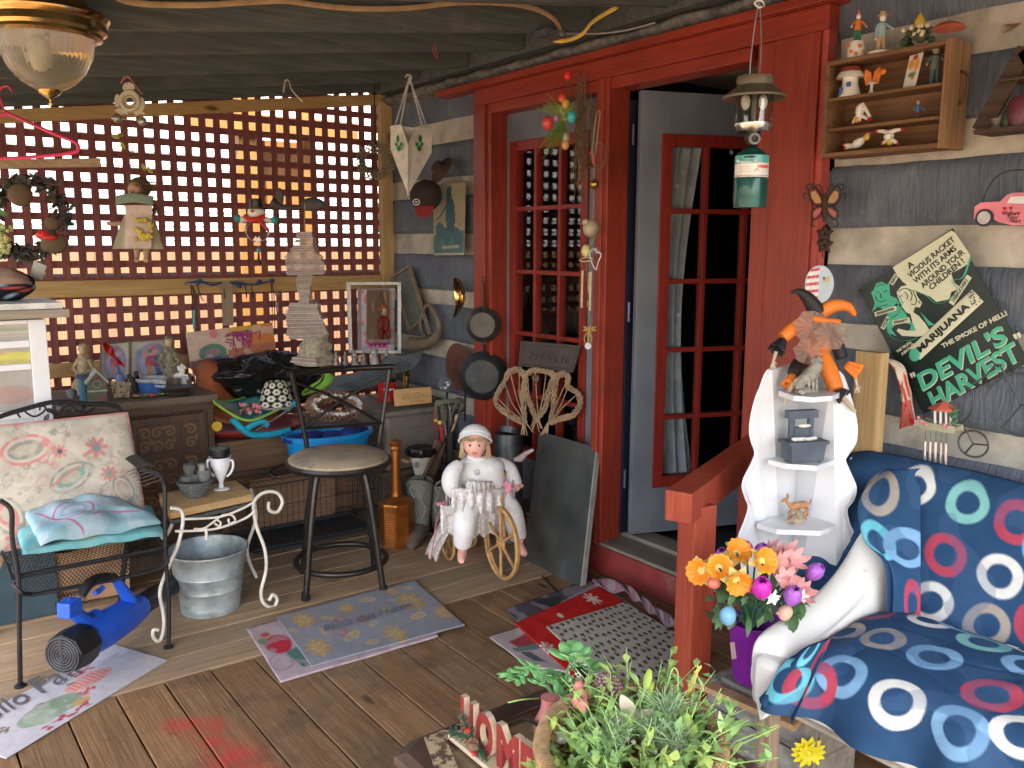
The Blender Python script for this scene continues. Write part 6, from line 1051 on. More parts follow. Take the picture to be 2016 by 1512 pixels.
fp_ = PL((2.4, 4.78, .9), (-.15, -1, .03)); f = thing('white_picture_frame', 'empty white picture frame standing before the boxed clown doll', 'frame', fp_(740, 697)); c4 = [fp_(x, y) for x, y in ((686, 558), (786, 558), (786, 693), (690, 692))]; m_ = MB(); [m_.bar(a+(a-b).normalized()*.008, b+(b-a).normalized()*.008, .016, .022, fp_.n) for a, b in zip(c4, c4[1:]+c4[:1])]; m_.build('moulding', cm('white_lacquer', (.78, .78, .76), .4), f, False)
bx = PL((2.45, 4.88, .9), (-.15, -1, 0)); f = thing('boxed_clown_doll', 'clown doll in a pink and white display box behind the white frame', 'doll', bx(745, 695)); cv = Cv(40, 70, (.72, .55, .6), .6)
for _ in range(26): cv.el(random.choice([ru(0, .1), ru(.5, .6)]), random.random(), .035, .045, random.choice([(.65, .2, .3), (.35, .55, .65)]))
cv.poly([(.09, 0), (.51, 0), (.51, .82), (.09, .82)], (.3, .22, .17)); cv.poly([(.12, .86), (.48, .86), (.5, .97), (.1, .97)], (.7, .16, .4)); [cv.poly([(.15+k*.08, .89), (.2+k*.08, .89), (.2+k*.08, .94), (.15+k*.08, .94)], (.2, .03, .1)) for k in range(4)]
m_ = MB(); cv.sheet(quad(bx(712, 570), bx(778, 568), bx(776, 690), bx(712, 690)), m_); m_.build('box_front', GLOSSP, f); m_ = MB(); m_.prism([bx(712, 569, -.002), bx(778, 567, -.002), bx(776, 691, -.002), bx(712, 691, -.002)], -bx.n*.08); m_.build('box', cm('box_side_print', (.35, .28, .3), .6), f, False)
c = bx(755, 613, .012); m_ = MB(); m_.ell(c, (.022, .018, .026)); m_.build('doll_face', porc, f); m_ = MB(); m_.ell(c+V(0, .005, .03), (.02, .014, .018)); [m_.ell(c+V(sx*.024, 0, .008), .013, None, 8, 6, wob=.5, ws=9) for sx in (-1, 1)]; m_.ell(c+V(0, -.02, -.002), .005); m_.build('doll_hair', orange, f)
m_ = MB(); m_.ell(c+V(-.005, 0, -.08), (.045, .02, .055)); [m_.tube([c+V(sx*.02, 0, -.12), c+V(sx*.03, -.01, -.17)], [.02, .014], 8) for sx in (-1, 1)]; m_.build('doll_suit', cm('satin_red', (.35, .04, .03), .3), f)
m_ = MB(); m_.prism([bx(717, 571, .05), bx(773, 570, .05), bx(772, 677, .05), bx(717, 677, .05)], bx.n*.001); m_.build('window_film', glassy('film', (.9, .88, .85), .06), f, False)
f = robed('lace_lady_statue', 'cream lace dressed porcelain lady with a wide hat behind the stool back', 615, 715, 118, mat('antique_lace', (.42, .37, .27), .8, var=.45, vs=50, bump=.7, bs=90), cm('peach_face', (.6, .33, .2), .4), wid=.36, wob=.35, base=P(622, 716, Y=4.72)); b0 = ORG[f.name]; m_ = MB(); m_.lathe([(.05, .255), (.07, .262), (.04, .28), (.03, .3), (0, .305)], b0, 18); m_.build('hat', mat('antique_lace', 0), f)
m_ = MB(); [m_.ell(P(ru(650, 750), ru(702, 714), Y=4.7)+V(0, 0, .01), (ru(.01, .016), .01, ru(.012, .026)), None, 8, 6, wob=.6, ws=6) for _ in range(1)]
for i, (x, h) in enumerate(((662, 28), (680, 26), (698, 30), (716, 26), (762, 30))): robed('small_resin_figurine', '%s from the left of the small silvery figurines below the white frame' % ('first', 'second', 'third', 'fourth', 'fifth')[i], x, 716, h, cm('silvery_resin%d' % (i % 2), ((.3, .27, .24), (.2, .2, .21))[i % 2], .35, var=.5, metal=.3), cm('resin_face', (.35, .27, .2), .4), wid=.3, base=P(x, 718, Y=4.62))['group'] = 'small figurines below the frame'
c = P(737, 694, Y=4.62); m_ = MB(); m_.ell(c, (.026, .02, .024)); [m_.prism([c+V(sx*.008, 0, .018), c+V(sx*.026, 0, .018), c+V(sx*.022, 0, .042)], (0, .008, 0)) for sx in (-1, 1)]; m_.lathe([(.03, -.075), (.024, -.04), (.02, -.02), (0, -.0)], c, 12); tag(m_.build('grey_cat_figurine', cm('grey_porcelain', (.35, .34, .33), .4)), 'grey porcelain cat figurine at the foot of the white frame', 'figurine')
wg = PL((2.4, 4.55, .72), (-.2, -1, .2)); slate = mat('slate_wing', (.075, .085, .095), .6, var=.35, bump=.5, bs=40); Wg = lambda x, y, o=0: wg(400+x/3.78, 650+y/3.78, o); m_ = MB()
m_.prism([Wg(*q) for q in ((940, 400), (960, 350), (1100, 330), (1290, 290), (1380, 190), (1500, 200), (1620, 160), (1600, 220), (1560, 270), (1490, 300), (1400, 330), (1290, 400), (1200, 415), (1100, 440), (950, 465), (915, 450))], wg.n*.02); o_ = thing('slate_wing_carving', 'large dark slate wing shaped carving lying behind the stool back', 'carving', Wg(1200, 460)); m_.build('wing', slate, o_, bev=.006)
m_ = MB(); [m_.tube(catmull([Wg(980+i*20, 420+i*3, .022), Wg(1150+i*20, 370+i*14, .024), Wg(1330+i*18, 290+i*10, .024), Wg(1500+i*10, 230+i*10, .022)], 5), .004, 5) for i in range(5)]; m_.build('feather_ridge', slate, o_)
m_ = MB(); m_.tube(catmull([Wg(730, 480), Wg(800, 440, .02), Wg(880, 400, .03), Wg(930, 350, .02), Wg(900, 310), Wg(780, 320)], 5), [.012, .022, .03, .034, .03, .02], 12, flat=.5, up=wg.n); f = tag(m_.build('lime_green_bag', cm('lime_fabric', (.24, .5, .06), .7, bump=.4)), 'lime green cloth bag seen through the stool back', 'bag')
m_ = MB(); m_.tube(catmull([Wg(760, 380, .04), Wg(800, 330, .05), Wg(870, 330, .05), Wg(860, 390, .05), Wg(740, 470, .05)], 5), .004, 6); m_.build('strap', black, f)
c = V(1.96, 4.32, .365); f = thing('blue_plastic_tub', 'bright blue plastic tub standing on the wire crate behind the stool', 'tub', c); cyan = mat('bright_blue_tub', (.01, .25, .62), .35, var=.06, bump=0); m_ = MB()
m_.lathe([(.0, 0), (.20, 0), (.235, .16), (.255, .165), (.258, .19), (.245, .192), (.225, .18), (.19, .02), (0, .02)], c, 40, sx=1, sy=.62); m_.build('shell', cyan, f)
f = MB(); [f.ell(V(1.78+.1*i, 4.32+ru(-.05, .05), .535+ru(-.01, .01)), (.09, .06, .022), rotz(ru(0, 90)), 14, 8, .3) for i in range(5)]; tag(f.build('navy_cushion', cm('navy_cloth', (.012, .03, .2), .8)), 'navy blue cloth stuffed in the bright blue tub', 'cloth')
bw_ = PL((2.05, 4.25, .6), (-.2, -1, .3)); c0 = bw_(660, 800, .01); f = thing('bark_flower_wreath', 'bark wreath with pale lilac and white flowers lying on the blue tub', 'wreath', c0); vx = (bw_(720, 800)-bw_(600, 800))*.5; vy = (bw_(660, 778)-bw_(660, 825))*.5; m_ = MB(); vine(m_, [c0+vx*.8*cos(t)+vy*.8*sin(t) for t in [2*PI*k/12 for k in range(13)]], .022, 10, .006, 7, .4); m_.build('bark_ring', mat('peeling_bark', (.2, .11, .07), .85, var=.5, bump=.7), f)
for nm, mm_, n_ in (('white_blossom', cm('cream_petal', (.6, .58, .45), .6), 60), ('lilac_blossom', cm('lilac_petal', (.32, .32, .42), .6), 45)):
    m_ = MB()
    for _ in range(n_): t = random.choice([2.6, 3.4, .6, 0, 1.4, 4.6])+random.gauss(0, .35); p = c0+vx*.75*cos(t)+vy*.8*sin(t)+bw_.n*ru(.015, .035); [m_.leaf(p, V(ru(-1, 1), ru(-1, .2), ru(0, 1)), .018, .012, bw_.n) for _ in range(3)]
    m_.build(nm, mm_, f)
tm_ = mat('taupe_plastic', (.17, .14, .12), .6, var=.12, bump=.3, bs=200); f = thing('storage_tote', 'taupe plastic storage tote with a lid in the corner', 'tote', (2.53, 4.55, .28))
m_ = MB(); m_.mm((2.30, 4.30, .28), (2.75, 4.85, .595)); m_.build('bin', tm_, f, False, bev=.02); m_ = MB(); m_.mm((2.28, 4.27, .595), (2.77, 4.88, .63)); m_.build('lid', tm_, f, False, bev=.012)
m_ = MB(); m_.tube(catmull([V(2.37, 4.298, .30), V(2.37, 4.298, .48), V(2.40, 4.298, .51), V(2.66, 4.298, .51), V(2.70, 4.298, .48), V(2.70, 4.298, .30)], 4), .008, 7, flat=.6); m_.build('moulded_rib', tm_, f)
m_ = MB(); m_.mm((2.29, 4.33, .0), (2.74, 4.86, .279)); m_.mm((2.27, 4.30, .245), (2.75, 4.329, .278)); tag(m_.build('cardboard_carton', cm('dusky_brown_box', (.1, .075, .06), .8), smooth=False, bev=.004), 'dark brown carton underneath the taupe storage tote', 'box')
zt = .631; b0 = PZ(763, 790, zt); b0.y = max(b0.y, 4.35); f = thing('red_coffee_can', 'red coffee can with a black lid on the storage tote', 'can', b0); s = depth(b0)/FPX; m_ = MB(); m_.lathe([(18*s, 0), (18.5*s, 2*s), (18*s, 4*s), (18*s, 36*s), (18.6*s, 38*s), (18*s, 40*s), (0, 40*s)], b0, 26); m_.build('can', cm('coffee_red', (.55, .02, .02), .35), f); m_ = MB(); m_.lathe([(19*s, 40*s), (19*s, 45*s), (0, 46*s)], b0, 26); m_.build('lid', black, f); cpl = PL(b0-FW*18.9*s); cpl.text('Folgers', (756, 768), (776, 766), 6*s, white, f, bold=.02)
b0 = PZ(800, 768, zt); f = thing('brass_candlestick', 'hammered brass candlestick holding a short white candle on the tote', 'candlestick', b0); s = depth(b0)/FPX; m_ = MB(); m_.lathe([(9*s, 0), (9*s, 3*s), (5.5*s, 6*s), (6*s, 28*s), (8*s, 30*s), (5*s, 33*s), (7*s, 37*s), (7*s, 39*s), (0, 38*s)], b0, 18); m_.build('stick', cm('hammered_brass', (.55, .38, .1), .25, metal=1., bump=.6, bs=90), f); m_ = MB(); m_.tube([b0+V(0, 0, 36*s), b0+V(0, 0, 52*s)-_r0*3*s], 2*s, 7); m_.build('candle', porc, f)
zq = PL((2.5, 4.28, .6), (-.35, -1, 0)); Q7 = lambda x, y: (700+x/6.873, 680+y/6.873); f = thing('varnished_wood_plaque', 'small varnished wood plaque with burnt writing propped on the tote edge', 'plaque', zq(*Q7(500, 820))); cv = Cv(70, 32, (.5, .3, .12), 2.2); [cv.line([(.4+k*.02, .3+k*.11), (ru(1.5, 2.0), .28+k*.1)], .012, (.28, .15, .05)) for k in range(0)]; cv.line([(.3, .12), (1.9, .1)], .014, (.45, .12, .04)).line([(.4, .92), (1.9, .88)], .014, (.45, .12, .04)).noise(6, (.42, .24, .09), .2, .5)
A4 = [zq(*Q7(*q)) for q in ((510, 600), (1020, 560), (1028, 770), (525, 822))]; m_ = MB(); cv.sheet(quad(*A4), m_); m_.build('board', GLOSSP, f, solid=.02)
for t_, q in (('the light is lovelier', (615, 655, 880, 632)), ('in company by friends who', (622, 678, 940, 650)), ('remember with thankfulness', (612, 702, 985, 674)), ('the mother of all', (615, 724, 865, 706)), ('The Garden Path', (730, 752, 925, 738))): zq.text(t_, Q7(*q[:2]), Q7(*q[2:]), .007, ink, f, o=.0115)
m_ = MB(); m_.mm((2.44, 4.5, zt), (2.75, 4.8, zt+.012)); m_.grid(lambda u, v: V(2.5+.2*u, 4.55+.2*v, zt+.035+.02*sin(u*3)), 4, 4); tag(m_.build('brass_edged_tray', cm('olive_brass', (.2, .15, .07), .5, metal=.3)), 'old olive brass tray lying at the back of the tote', 'tray')
m_ = MB(); m_.leaf(PZ(797, 740, zt+.03), V(-.6, 0, .1), .07, .03); m_.leaf(PZ(800, 735, zt+.04), V(.3, 0, .6), .05, .03); tag(m_.build('red_cloth_scrap', red, solid=.003), 'scrap of red cloth behind the brass candlestick', 'cloth')
f = thing('tool_stand', 'black iron tool stand hung with green cord and hand tools in the corner', 'tool stand', (2.58, 4.1, 0)); q4 = lambda x, y, Y=4.05: P(x, y, Y=Y)
m_ = MB(); m_.cyl(q4(878, 1000), q4(880, 765), .007, 8); m_.tube(catmull([q4(853, 795), q4(860, 785), q4(880, 790), q4(905, 785), q4(915, 795)], 4), .006, 6); m_.ring(q4(906, 800), .03, .005, 16, 6, nrm=FW); m_.cyl(q4(916, 760), q4(915, 830), .006, 7); m_.tube([q4(862, 800), q4(870, 900), q4(874, 990)], .008, 7); m_.lathe([(.12, 0), (.1, .015), (.02, .02), (0, .03)], (2.62, 4.05, 0), 20); m_.build('iron_stand', blackm, f)
m_ = MB(); [m_.tube(catmull([q4(x0, 788), q4(x1, 840), q4(x2, 832), q4(x3, 790)], 5), .005, 6) for x0, x1, x2, x3 in ((860, 866, 876, 880), (856, 864, 870, 886), (870, 878, 884, 900), (862, 880, 895, 912))]; [m_.tube([q4(855, 790+k*3), q4(885, 786+k*3, 4.02), q4(912, 786+k*3)], .0045, 6) for k in range(3)]; m_.build('green_cord', cm('olive_cord', (.14, .15, .11), .9), f)
m_ = MB(); m_.tube([q4(857, 805), q4(853, 840), q4(861, 850)], .003, 6); m_.cyl(q4(867, 838, 4.0), q4(872, 870, 4.0), .012, 9, .009); m_.build('red_tool', cm('tool_red', (.45, .03, .03), .35), f); m_ = MB(); m_.ell(q4(866, 832, 4.0), .012); m_.ell(q4(858, 828, 4.0), .009); m_.build('yellow_cap', yellow, f)
m_ = MB(); m_.cyl(q4(886, 800, 4.0), q4(888, 850, 4.0), .005, 8); m_.cyl(q4(875, 830, 3.98), q4(880, 862, 3.98), .006, 8); m_.build('steel_tool', cm('bright_tool', (.55, .58, .62), .25, metal=.9), f)
m_ = MB(); m_.cyl(q4(900, 816, 3.98), q4(891, 848, 3.98), .009, 9, .007); m_.build('wood_handle', cm('beech_handle', (.5, .33, .17), .5), f)
c = P(878, 757, Y=4.02); m_ = MB()
for k in range(22): t = k*2.4; r = .006+.034*(k/22); m_.leaf(c+(_r0*cos(t)+UP3*sin(t))*r*.4-FW*(.03-.03*k/22), _r0*cos(t)+UP3*sin(t)-FW*.3, .026, .03, -FW, .6)
f = thing('foil_rose', 'rose made of crumpled grey foil standing in the tool stand', 'flower', c-V(0, 0, .04)); m_.build('petals', cm('crumpled_foil', (.32, .34, .37), .3, metal=.7, bump=.8, bs=40), f, solid=.001); m_ = MB(); m_.ell(c, (.038, .03, .038), None, 14, 9, .5, 7); m_.build('heart', cm('crumpled_foil', 0), f)
m_ = MB(); a, b = P(868, 868, Y=4.0), P(838, 955, Y=4.0); m_.bar(a, b, .02, .075, V(1, 0, 0)); tag(m_.build('leather_scabbard', cm('worn_leather', (.13, .075, .045), .7, var=.4), bev=.008), 'worn brown leather scabbard leaning behind the boots', 'scabbard')
m_ = MB(); m_.tube([P(895, 828, Y=3.95), P(868, 880, Y=3.95), P(833, 948, Y=3.95)], .004, 6); tag(m_.build('thin_black_rod', black), 'thin black rod leaning across the leather scabbard', 'rod')
b0 = P(830, 945, Y=4.05); f = thing('tapered_white_vase', 'tapered white vase lined with a black plastic bag behind the boots', 'vase', b0); s = depth(b0)/FPX; m_ = MB(); m_.lathe([(0, 0), (10*s, 0), (15*s, 20*s), (24*s, 58*s), (25*s, 60*s), (22*s, 58*s), (0, 40*s)], b0, 26); m_.build('vase', cm('off_white_ceramic', (.58, .56, .5), .35), f); m_ = MB(); m_.lathe([(26*s, 50*s), (31*s, 56*s), (28*s, 66*s), (18*s, 64*s), (0, 58*s)], b0, 30, flute=.1, fn=9); m_.build('bag_liner', bagm, f, ang=80); vp_ = PL(b0-FW*22*s); m_ = MB(); m_.ring(vp_(820, 915), 5*s, .003, 16, 5, nrm=FW); m_.ell(vp_(820, 915), (3*s, .003, 4*s)); m_.build('oval_label', grey, f)
m_ = MB(); m_.mm((2.36, 3.98, 0), (2.60, 4.20, b0.z-.001)); tag(m_.build('dark_stool_box', cm('dark_stool', (.045, .035, .03), .8), smooth=False, bev=.004), 'dark wooden box behind the boots under the white vase', 'box')
m_ = MB(); m_.mm((2.34, 4.14, .36), (2.60, 4.20, .375)); tag(m_.build('split_board', wood('split_board', (.42, .26, .15), (.55, .36, .22), 0, dirt=(.25, .07, .05), dr=(.5, .7)), smooth=False), 'short split board with reddish grain behind the copper vase', 'board')
def boot(lb, px, py, h, m, yaw):
    b0 = PZ(px, py, 0); f = thing('cowboy_boot', lb, 'boot', b0, 'pair of cowboy boots'); s = depth(b0)/FPX; R = rotz(yaw); T = lambda x, y, z: b0+R@V(x, y, z)
    m_ = MB(); m_.grid(lambda u, v: T(cos(2*PI*u)*(.046+.03*v), sin(2*PI*u)*(.04+.012*v), .07+(h-.07)*v-(.045*abs(cos(2*PI*u))**3*0 if v < .9 else .05*(1-abs(sin(2*PI*u)))**1.5*(v-.9)*10*-1*-1)), 32, 20); m_.build('shaft', m, f, solid=.004)
    m_ = MB(); [m_.tube(catmull([T(sx*.02, -.05, .12), T(sx*.045, -.052, .18), T(sx*.02, -.055, .23), T(sx*.04, -.056, .28), T(sx*.012, -.056, .31)], 4), .0035, 5) for sx in (-1, 1)]; m_.build('stitched_scroll', cm('pale_stitch', (.33, .35, .3), .7), f)
    m_ = MB(); m_.tube(catmull([T(0, .03, .05), T(0, -.02, .055), T(0, -.10, .04), T(0, -.18, .025), T(0, -.215, .015)], 4), [.045, .05, .046, .042, .03, .012], 12, flat=.85); m_.build('foot', cm('dusty_boot_leather', (.15, .12, .1), .75, var=.4), f); m_ = MB(); m_.mm(b0+V(-.03, 0, 0), b0+V(.03, .05, .035)); m_.build('heel', black, f, False)
bm = mat('grey_green_leather', (.17, .18, .155), .7, var=.35, vs=20)
boot('nearer grey green cowboy boot with scroll stitching beside the copper vase', 828, 1058, .33, bm, -45); boot('farther grey green cowboy boot half hidden behind the tricycle lace', 868, 1050, .28, bm, -20)
b0 = PZ(778, 1080, 0); b0 = b0+FW*.07; f = thing('copper_bottle_vase', 'tall eight sided copper coloured bottle vase with a pierced panel on the deck', 'vase', b0); s = depth(b0)/FPX; cop = mat('burnished_copper', (.55, .2, .045), .3, metal=.85, var=.4, vs=7, bump=.1, bs=60); R = rotz(15)
m_ = MB(); m_.lathe([(33*s, 0), (34*s, 84*s), (33*s, 88*s)], b0, 8, R); m_.build('body', cop, f, False, bev=.002); m_ = MB(); m_.lathe([(33*s, 88*s), (26*s, 93*s), (11*s, 99*s), (10.5*s, 106*s)], b0, 24); m_.build('shoulder', cop, f); m_ = MB(); m_.lathe([(9*s, 104*s), (8.5*s, 150*s), (8.5*s, 190*s), (12*s, 193*s), (10*s, 198*s), (14*s, 206*s), (13*s, 208*s), (0, 205*s)], b0, 24); m_.build('neck', cop, f)
pl_ = PL(b0-(R@V(sin(0), 1, 0)).normalized()*0, -FW); m_ = MB(); 
ap = 33*s*cos(PI/8); best = min(range(8), key=lambda k: (R@V(cos((k+.5)*PI/4), sin((k+.5)*PI/4), 0)).dot(FW)); nn = (R@V(cos((best+.5)*PI/4), sin((best+.5)*PI/4), 0)); tt = UP3.cross(nn)
for i in range(4):
    for j in range(15): m_.ring(b0+nn*(ap+.001)+tt*((i-1.5)*.0135+(.0067 if j % 2 else 0)-.003)+V(0, 0, .015+j*.0125), .0058, .0017, 9, 4, nrm=nn)
m_.build('pierced_panel', cop, f); m_ = MB(); m_.bar(b0+nn*(ap+.0003)+V(0, 0, .008), b0+nn*(ap+.0003)+V(0, 0, .2), .0005, .058, tt); m_.build('panel_recess', cm('dark_copper', (.06, .025, .015), .6), f, False)
f = MB(); b1, b2 = P(1141, 1158, Z=0), P(1032, 1100, Z=0); t1, t2 = P(1172, 881, X=2.735), P(1062, 850, X=2.735); nn = (t1-b1).cross(b2-b1).normalized(); nn = nn if nn.x < 0 else -nn
f.prism([b2, b1, t1, t2], -nn*.03); tag(f.build('stone_slab', mat('dark_stone_slab', (.055, .058, .055), .45, var=.5, vs=5, bump=.15, dirt=(.11, .115, .11), dr=(.5, .7), ds=3), smooth=False, bev=.002), 'large dark stone slab leaning on the door mullion', 'slab')
m_ = MB(); m_.bar(b1+(t1-b1)*.002-nn*.016+V(0, -.004, 0), t1-nn*.016+V(0, -.004, 0), .0285, .007, V(0, 1, 0)); 
m_.build('slab_edge', mat('pale_slab_edge', (.3, .3, .27), .9, bump=.6), bpy.data.objects['stone_slab'], False)
m_ = MB(); m_.cyl(V(2.66, 3.62, .0), V(2.68, 3.66, .57), .075, 24); m_.cyl(V(2.68, 3.66, .57), V(2.69, 3.665, .60), .055, 20); tag(m_.build('stove_pipe', cm('galvanised_dark', (.1, .105, .11), .4, metal=.7, var=.4)), 'dark grey metal stove pipe standing behind the slab', 'pipe')
m_ = MB(); a = P(1012, 905, D=4.3); m_.tube([a, a+_r0*.03+V(0, 0, .005), P(1035, 893, D=4.25), P(1048, 886, D=4.2)], [.008, .018, .012, .008], 8); m_.leaf(a, V(-.5, 0, .3), .03, .012); tag(m_.build('plush_paw', cm('pinkish_plush', (.5, .4, .38), .9)), 'small pinkish plush limb poking out beside the slab', 'toy')
m_ = MB(); m_.tube([PZ(1067, 1134, .008), PZ(1100, 1168, .008)], .004, 6); tag(m_.build('steel_rod', blackm), 'short dark steel rod lying on the deck before the slab', 'rod')
# ================================================================ seats, mats and the near things
def mat_on_deck(nm, lb, c4, z, cv, wav_=.004, cat='door mat', th=.007):
    A = [PZ(x, y, z) for x, y in c4[:3]]; A.append(A[0]+A[2]-A[1] if len(c4) == 3 else PZ(*c4[3], z)); q = quad(*A)
    m_ = MB(); cv.sheet(lambda u, v: q(u, v)+V(0, 0, .003+wav_*(1+NZ(V(u*3, v*3, z*99)))), m_); f = thing(nm, lb, cat, A[3]); m_.build('pile', CLOTHP, f, solid=th); return f, A
A3 = lambda tr, br, bl: (V(*(Vector(PZ(*tr, 0))+Vector(PZ(*bl, 0))-Vector(PZ(*br, 0)))))
def flower(cv, x, y, r, c1, c2, n=7):
    for k in range(n): a = 2*PI*k/n; cv.el(x+r*.6*cos(a), y+r*.6*sin(a), r*.42, r*.2, c1, math.degrees(a))
    cv.el(x, y, r*.35, r*.35, c2)
cv = Cv(220, 120, (.46, .44, .47), 1.7)
cv.el(.62, .62, .3, .2, (.24, .3, .21)).el(.5, .64, .12, .19, (.29, .35, .26)).el(.74, .64, .1, .19, (.2, .27, .18)).el(1.12, .46, .24, .15, (.6, .2, .14)); cv.el(1.12, .46, .23, .14, (.62, .32, .27))
for i in range(9):
    for j in range(5): x, y = .94+i*.045, .36+j*.05; (abs((x-1.12)/.22)**2+abs((y-.46)/.13)**2 < .9) and cv.el(x, y, .013, .013, (.45, .05, .03))
cv.el(1.0, .34, .05, .03, (.22, .17, .12), 30).el(.62, .42, .05, .03, (.22, .17, .12)).el(.83, .8, .09, .07, (.45, .3, .12))
for x, y, c in ((1.2, .2, (.4, .07, .08)), (.98, .68, (.45, .1, .08)), (.5, .9, (.35, .06, .08)), (.72, .92, (.35, .06, .08)), (.25, .5, (.2, .14, .12))):
    for k in range(9): cv.el(x+ru(-.12, .12), y+ru(-.06, .06), .035, .018, c, ru(-60, 60))
cv.el(1.45, .3, .14, .05, (.33, .33, .33), -10, .6).noise(9, (.4, .38, .4), .3, .5)
tr, br, bl = PZ(223, 1273, 0), PZ(330, 1302, 0), PZ(12, 1496, 0); tl = tr+bl-br; er = (br-bl).normalized(); eu = (tr-br).normalized()
q = quad(tl, tr, br, bl); m_ = MB(); cv.sheet(lambda u, v: q(u, v)+V(0, 0, .004+.006*sin(u*5)**2*(1-v)), m_); f = thing('autumn_door_mat', 'pale lilac door mat reading Hello Fall with green and checked pumpkins at lower left', 'door mat', bl); m_.build('pile', CLOTHP, f, solid=.004)
lettering('Hello', bl+er*.15+eu*.262+V(0, 0, .016), er, eu, .24, .10, cm('grey_print', (.09, .09, .1), .9), f, shear=.35); lettering('Fall', bl+er*.40+eu*.27+V(0, 0, .016), er, eu, .2, .12, cm('grey_print', 0), f, shear=.35)
cv = Cv(130, 60, (.42, .33, .35), 1.9); cv.el(.2, .42, .14, .17, (.42, .03, .05)).el(.13, .2, .07, .07, (.4, .3, .2)).el(.13, .2, .05, .04, (.4, .05, .1)).el(.07, .3, .05, .06, (.15, .22, .12)).poly([(.22, .58), (.5, .5), (.5, .9), (.3, .9)], (.08, .17, .14)).el(.12, .72, .12, .14, (.2, .17, .2), 20, 1, .9).noise(7, (.34, .25, .27), .2, .6)
mat_on_deck('rose_door_mat', 'faded pink door mat with a red rose under the larger welcome mat', ((486, 1242), (800, 1165), (863, 1256), (552, 1347)), 0, cv)
cv = Cv(230, 105, (.25, .25, .27), 2.2); g1, g2, g3 = (.46, .29, .1), (.42, .39, .25), (.48, .1, .08)
for x, y, r in ((.3, .2, .17), (.95, .18, .12), (1.85, .38, .2), (.22, .75, .17), (2.1, .72, .13), (1.25, .85, .16), (1.75, .1, .1)): flower(cv, x, y, r, g1, g3, 8); flower(cv, x, y, r*.55, g2, g1, 6)
for x, y, rx, a in ((.62, .28, .1, 20), (1.3, .14, .12, 10), (.42, .5, .08, 80), (.72, .7, .14, -20), (1.4, .44, .1, -15), (1.75, .66, .13, -5), (1.1, .6, .08, -15), (.9, .88, .1, 0), (2.0, .12, .08, 30), (.08, .35, .08, 40), (1.62, .28, .07, 20)): cv.el(x, y, rx, rx*.42, g2, a).el(x, y, rx*.75, rx*.25, g1, a).el(x, y, rx*.4, rx*.12, (.3, .34, .3), a)
for x, y in ((.62, .6), (1.02, .48), (.75, .38)): cv.el(x, y, .09, .06, g3, 0, 1, .7)
cv.noise(6, (.26, .26, .29), .15, .35)
f, A = mat_on_deck('bless_this_home_mat', 'grey lilac door mat reading Bless this Home with paisley leaves, below the bar stool', ((545, 1218), (815, 1146), (915, 1234), (613, 1316)), .008, cv)
er = (A[1]-A[0]).normalized(); eu = (A[0]-A[3]).normalized(); c = (A[0]+A[1]+A[2]+A[3])/4; lettering('Bless this Home', c+er*.0+eu*.01+V(0, 0, .021), er, eu, (A[1]-A[0]).length*.62, .055, cm('blue_grey_print', (.12, .15, .2), .9), f, shear=.4)
cv = Cv(100, 60, (.38, .32, .34), 1.6); cv.poly([(0, 0), (1.6, 0), (1.6, .1), (0, .3)], (.08, .07, .08)).poly([(.5, 0), (.9, .1), (.7, .3), (.4, .2)], (.04, .04, .045)).noise(5, (.28, .24, .26), .2, .6)
mat_on_deck('grey_winter_mat', 'grey and black winter mat under the red snowflake rug by the door', ((993, 1205), (1165, 1142), (1300, 1230), (1110, 1300)), 0, cv)
cv = Cv(110, 70, (.4, .33, .32), 1.6); cv.poly([(.25, .25), (1.1, .1), (1.2, .3), (.3, .5)], (.32, .05, .06)).poly([(.1, .45), (1.2, .32), (1.2, .42), (.15, .55)], (.12, .19, .16)).poly([(.2, .56), (.45, .54), (.5, .8), (.28, .8)], (.1, .1, .12)).el(1.3, .6, .1, .1, (.5, .4, .35))
mat_on_deck('christmas_mat', 'pale door mat with a red and green design peeping out beside the red rug', ((964, 1258), (1060, 1226), (1230, 1345), (1040, 1316)), .004, cv)
cv = Cv(150, 110, (.5, .02, .015), 1.4)
def flake(x, y, r):
    for k in range(4): a = k*PI/4; cv.line([(x-r*cos(a), y-r*sin(a)), (x+r*cos(a), y+r*sin(a))], .012, (.68, .6, .52))
for x, y, r in ((1.12, .1, .08), (.05, .35, .06), (.55, .12, .02), (1.3, .5, .03), (.2, .75, .05), (.75, .55, .06)): flake(x, y, r)
cv.noise(8, (.38, .012, .01), .2, .6); mat_on_deck('red_snowflake_rug', 'bright red rug with white snowflakes lying at the foot of the door step', ((1014, 1231), (1178, 1158), (1400, 1290), (1200, 1400)), .010, cv, .004)
cv = Cv(300, 210, (.46, .42, .34), 1.45)
for i in range(15):
    for j in range(11):
        x, y = (i+.5*(j % 2))*.1+.03+ru(-.015, .015), j*.094+.04+ru(-.012, .012); a = ru(0, 6.3); cv.el(x, y, .018, .014, (.02, .018, .016))
        for k in (-1.1, -.4, .4, 1.1): cv.el(x+.027*sin(k+a), y-.027*cos(k+a), .0075, .011, (.02, .018, .016), math.degrees(k+a))
mat_on_deck('paw_print_mat', 'cream mat printed with small black paws on top of the red rug', ((1076, 1237), (1230, 1189), (1385, 1283), (1240, 1385)), .019, cv, .003)
cv = Cv(80, 14, (.2, .13, .15), 5); [cv.line([(k*.14, .1), (k*.14+.05, .9)], .02, random.choice([(.35, .3, .3), (.03, .03, .03), (.3, .05, .1)])) for k in range(36)]; sc_ = catmull([PZ(1168, 1150, .02), PZ(1225, 1160, .05), PZ(1262, 1185, .03), PZ(1300, 1215, .05), PZ(1350, 1235, .02)], 8)
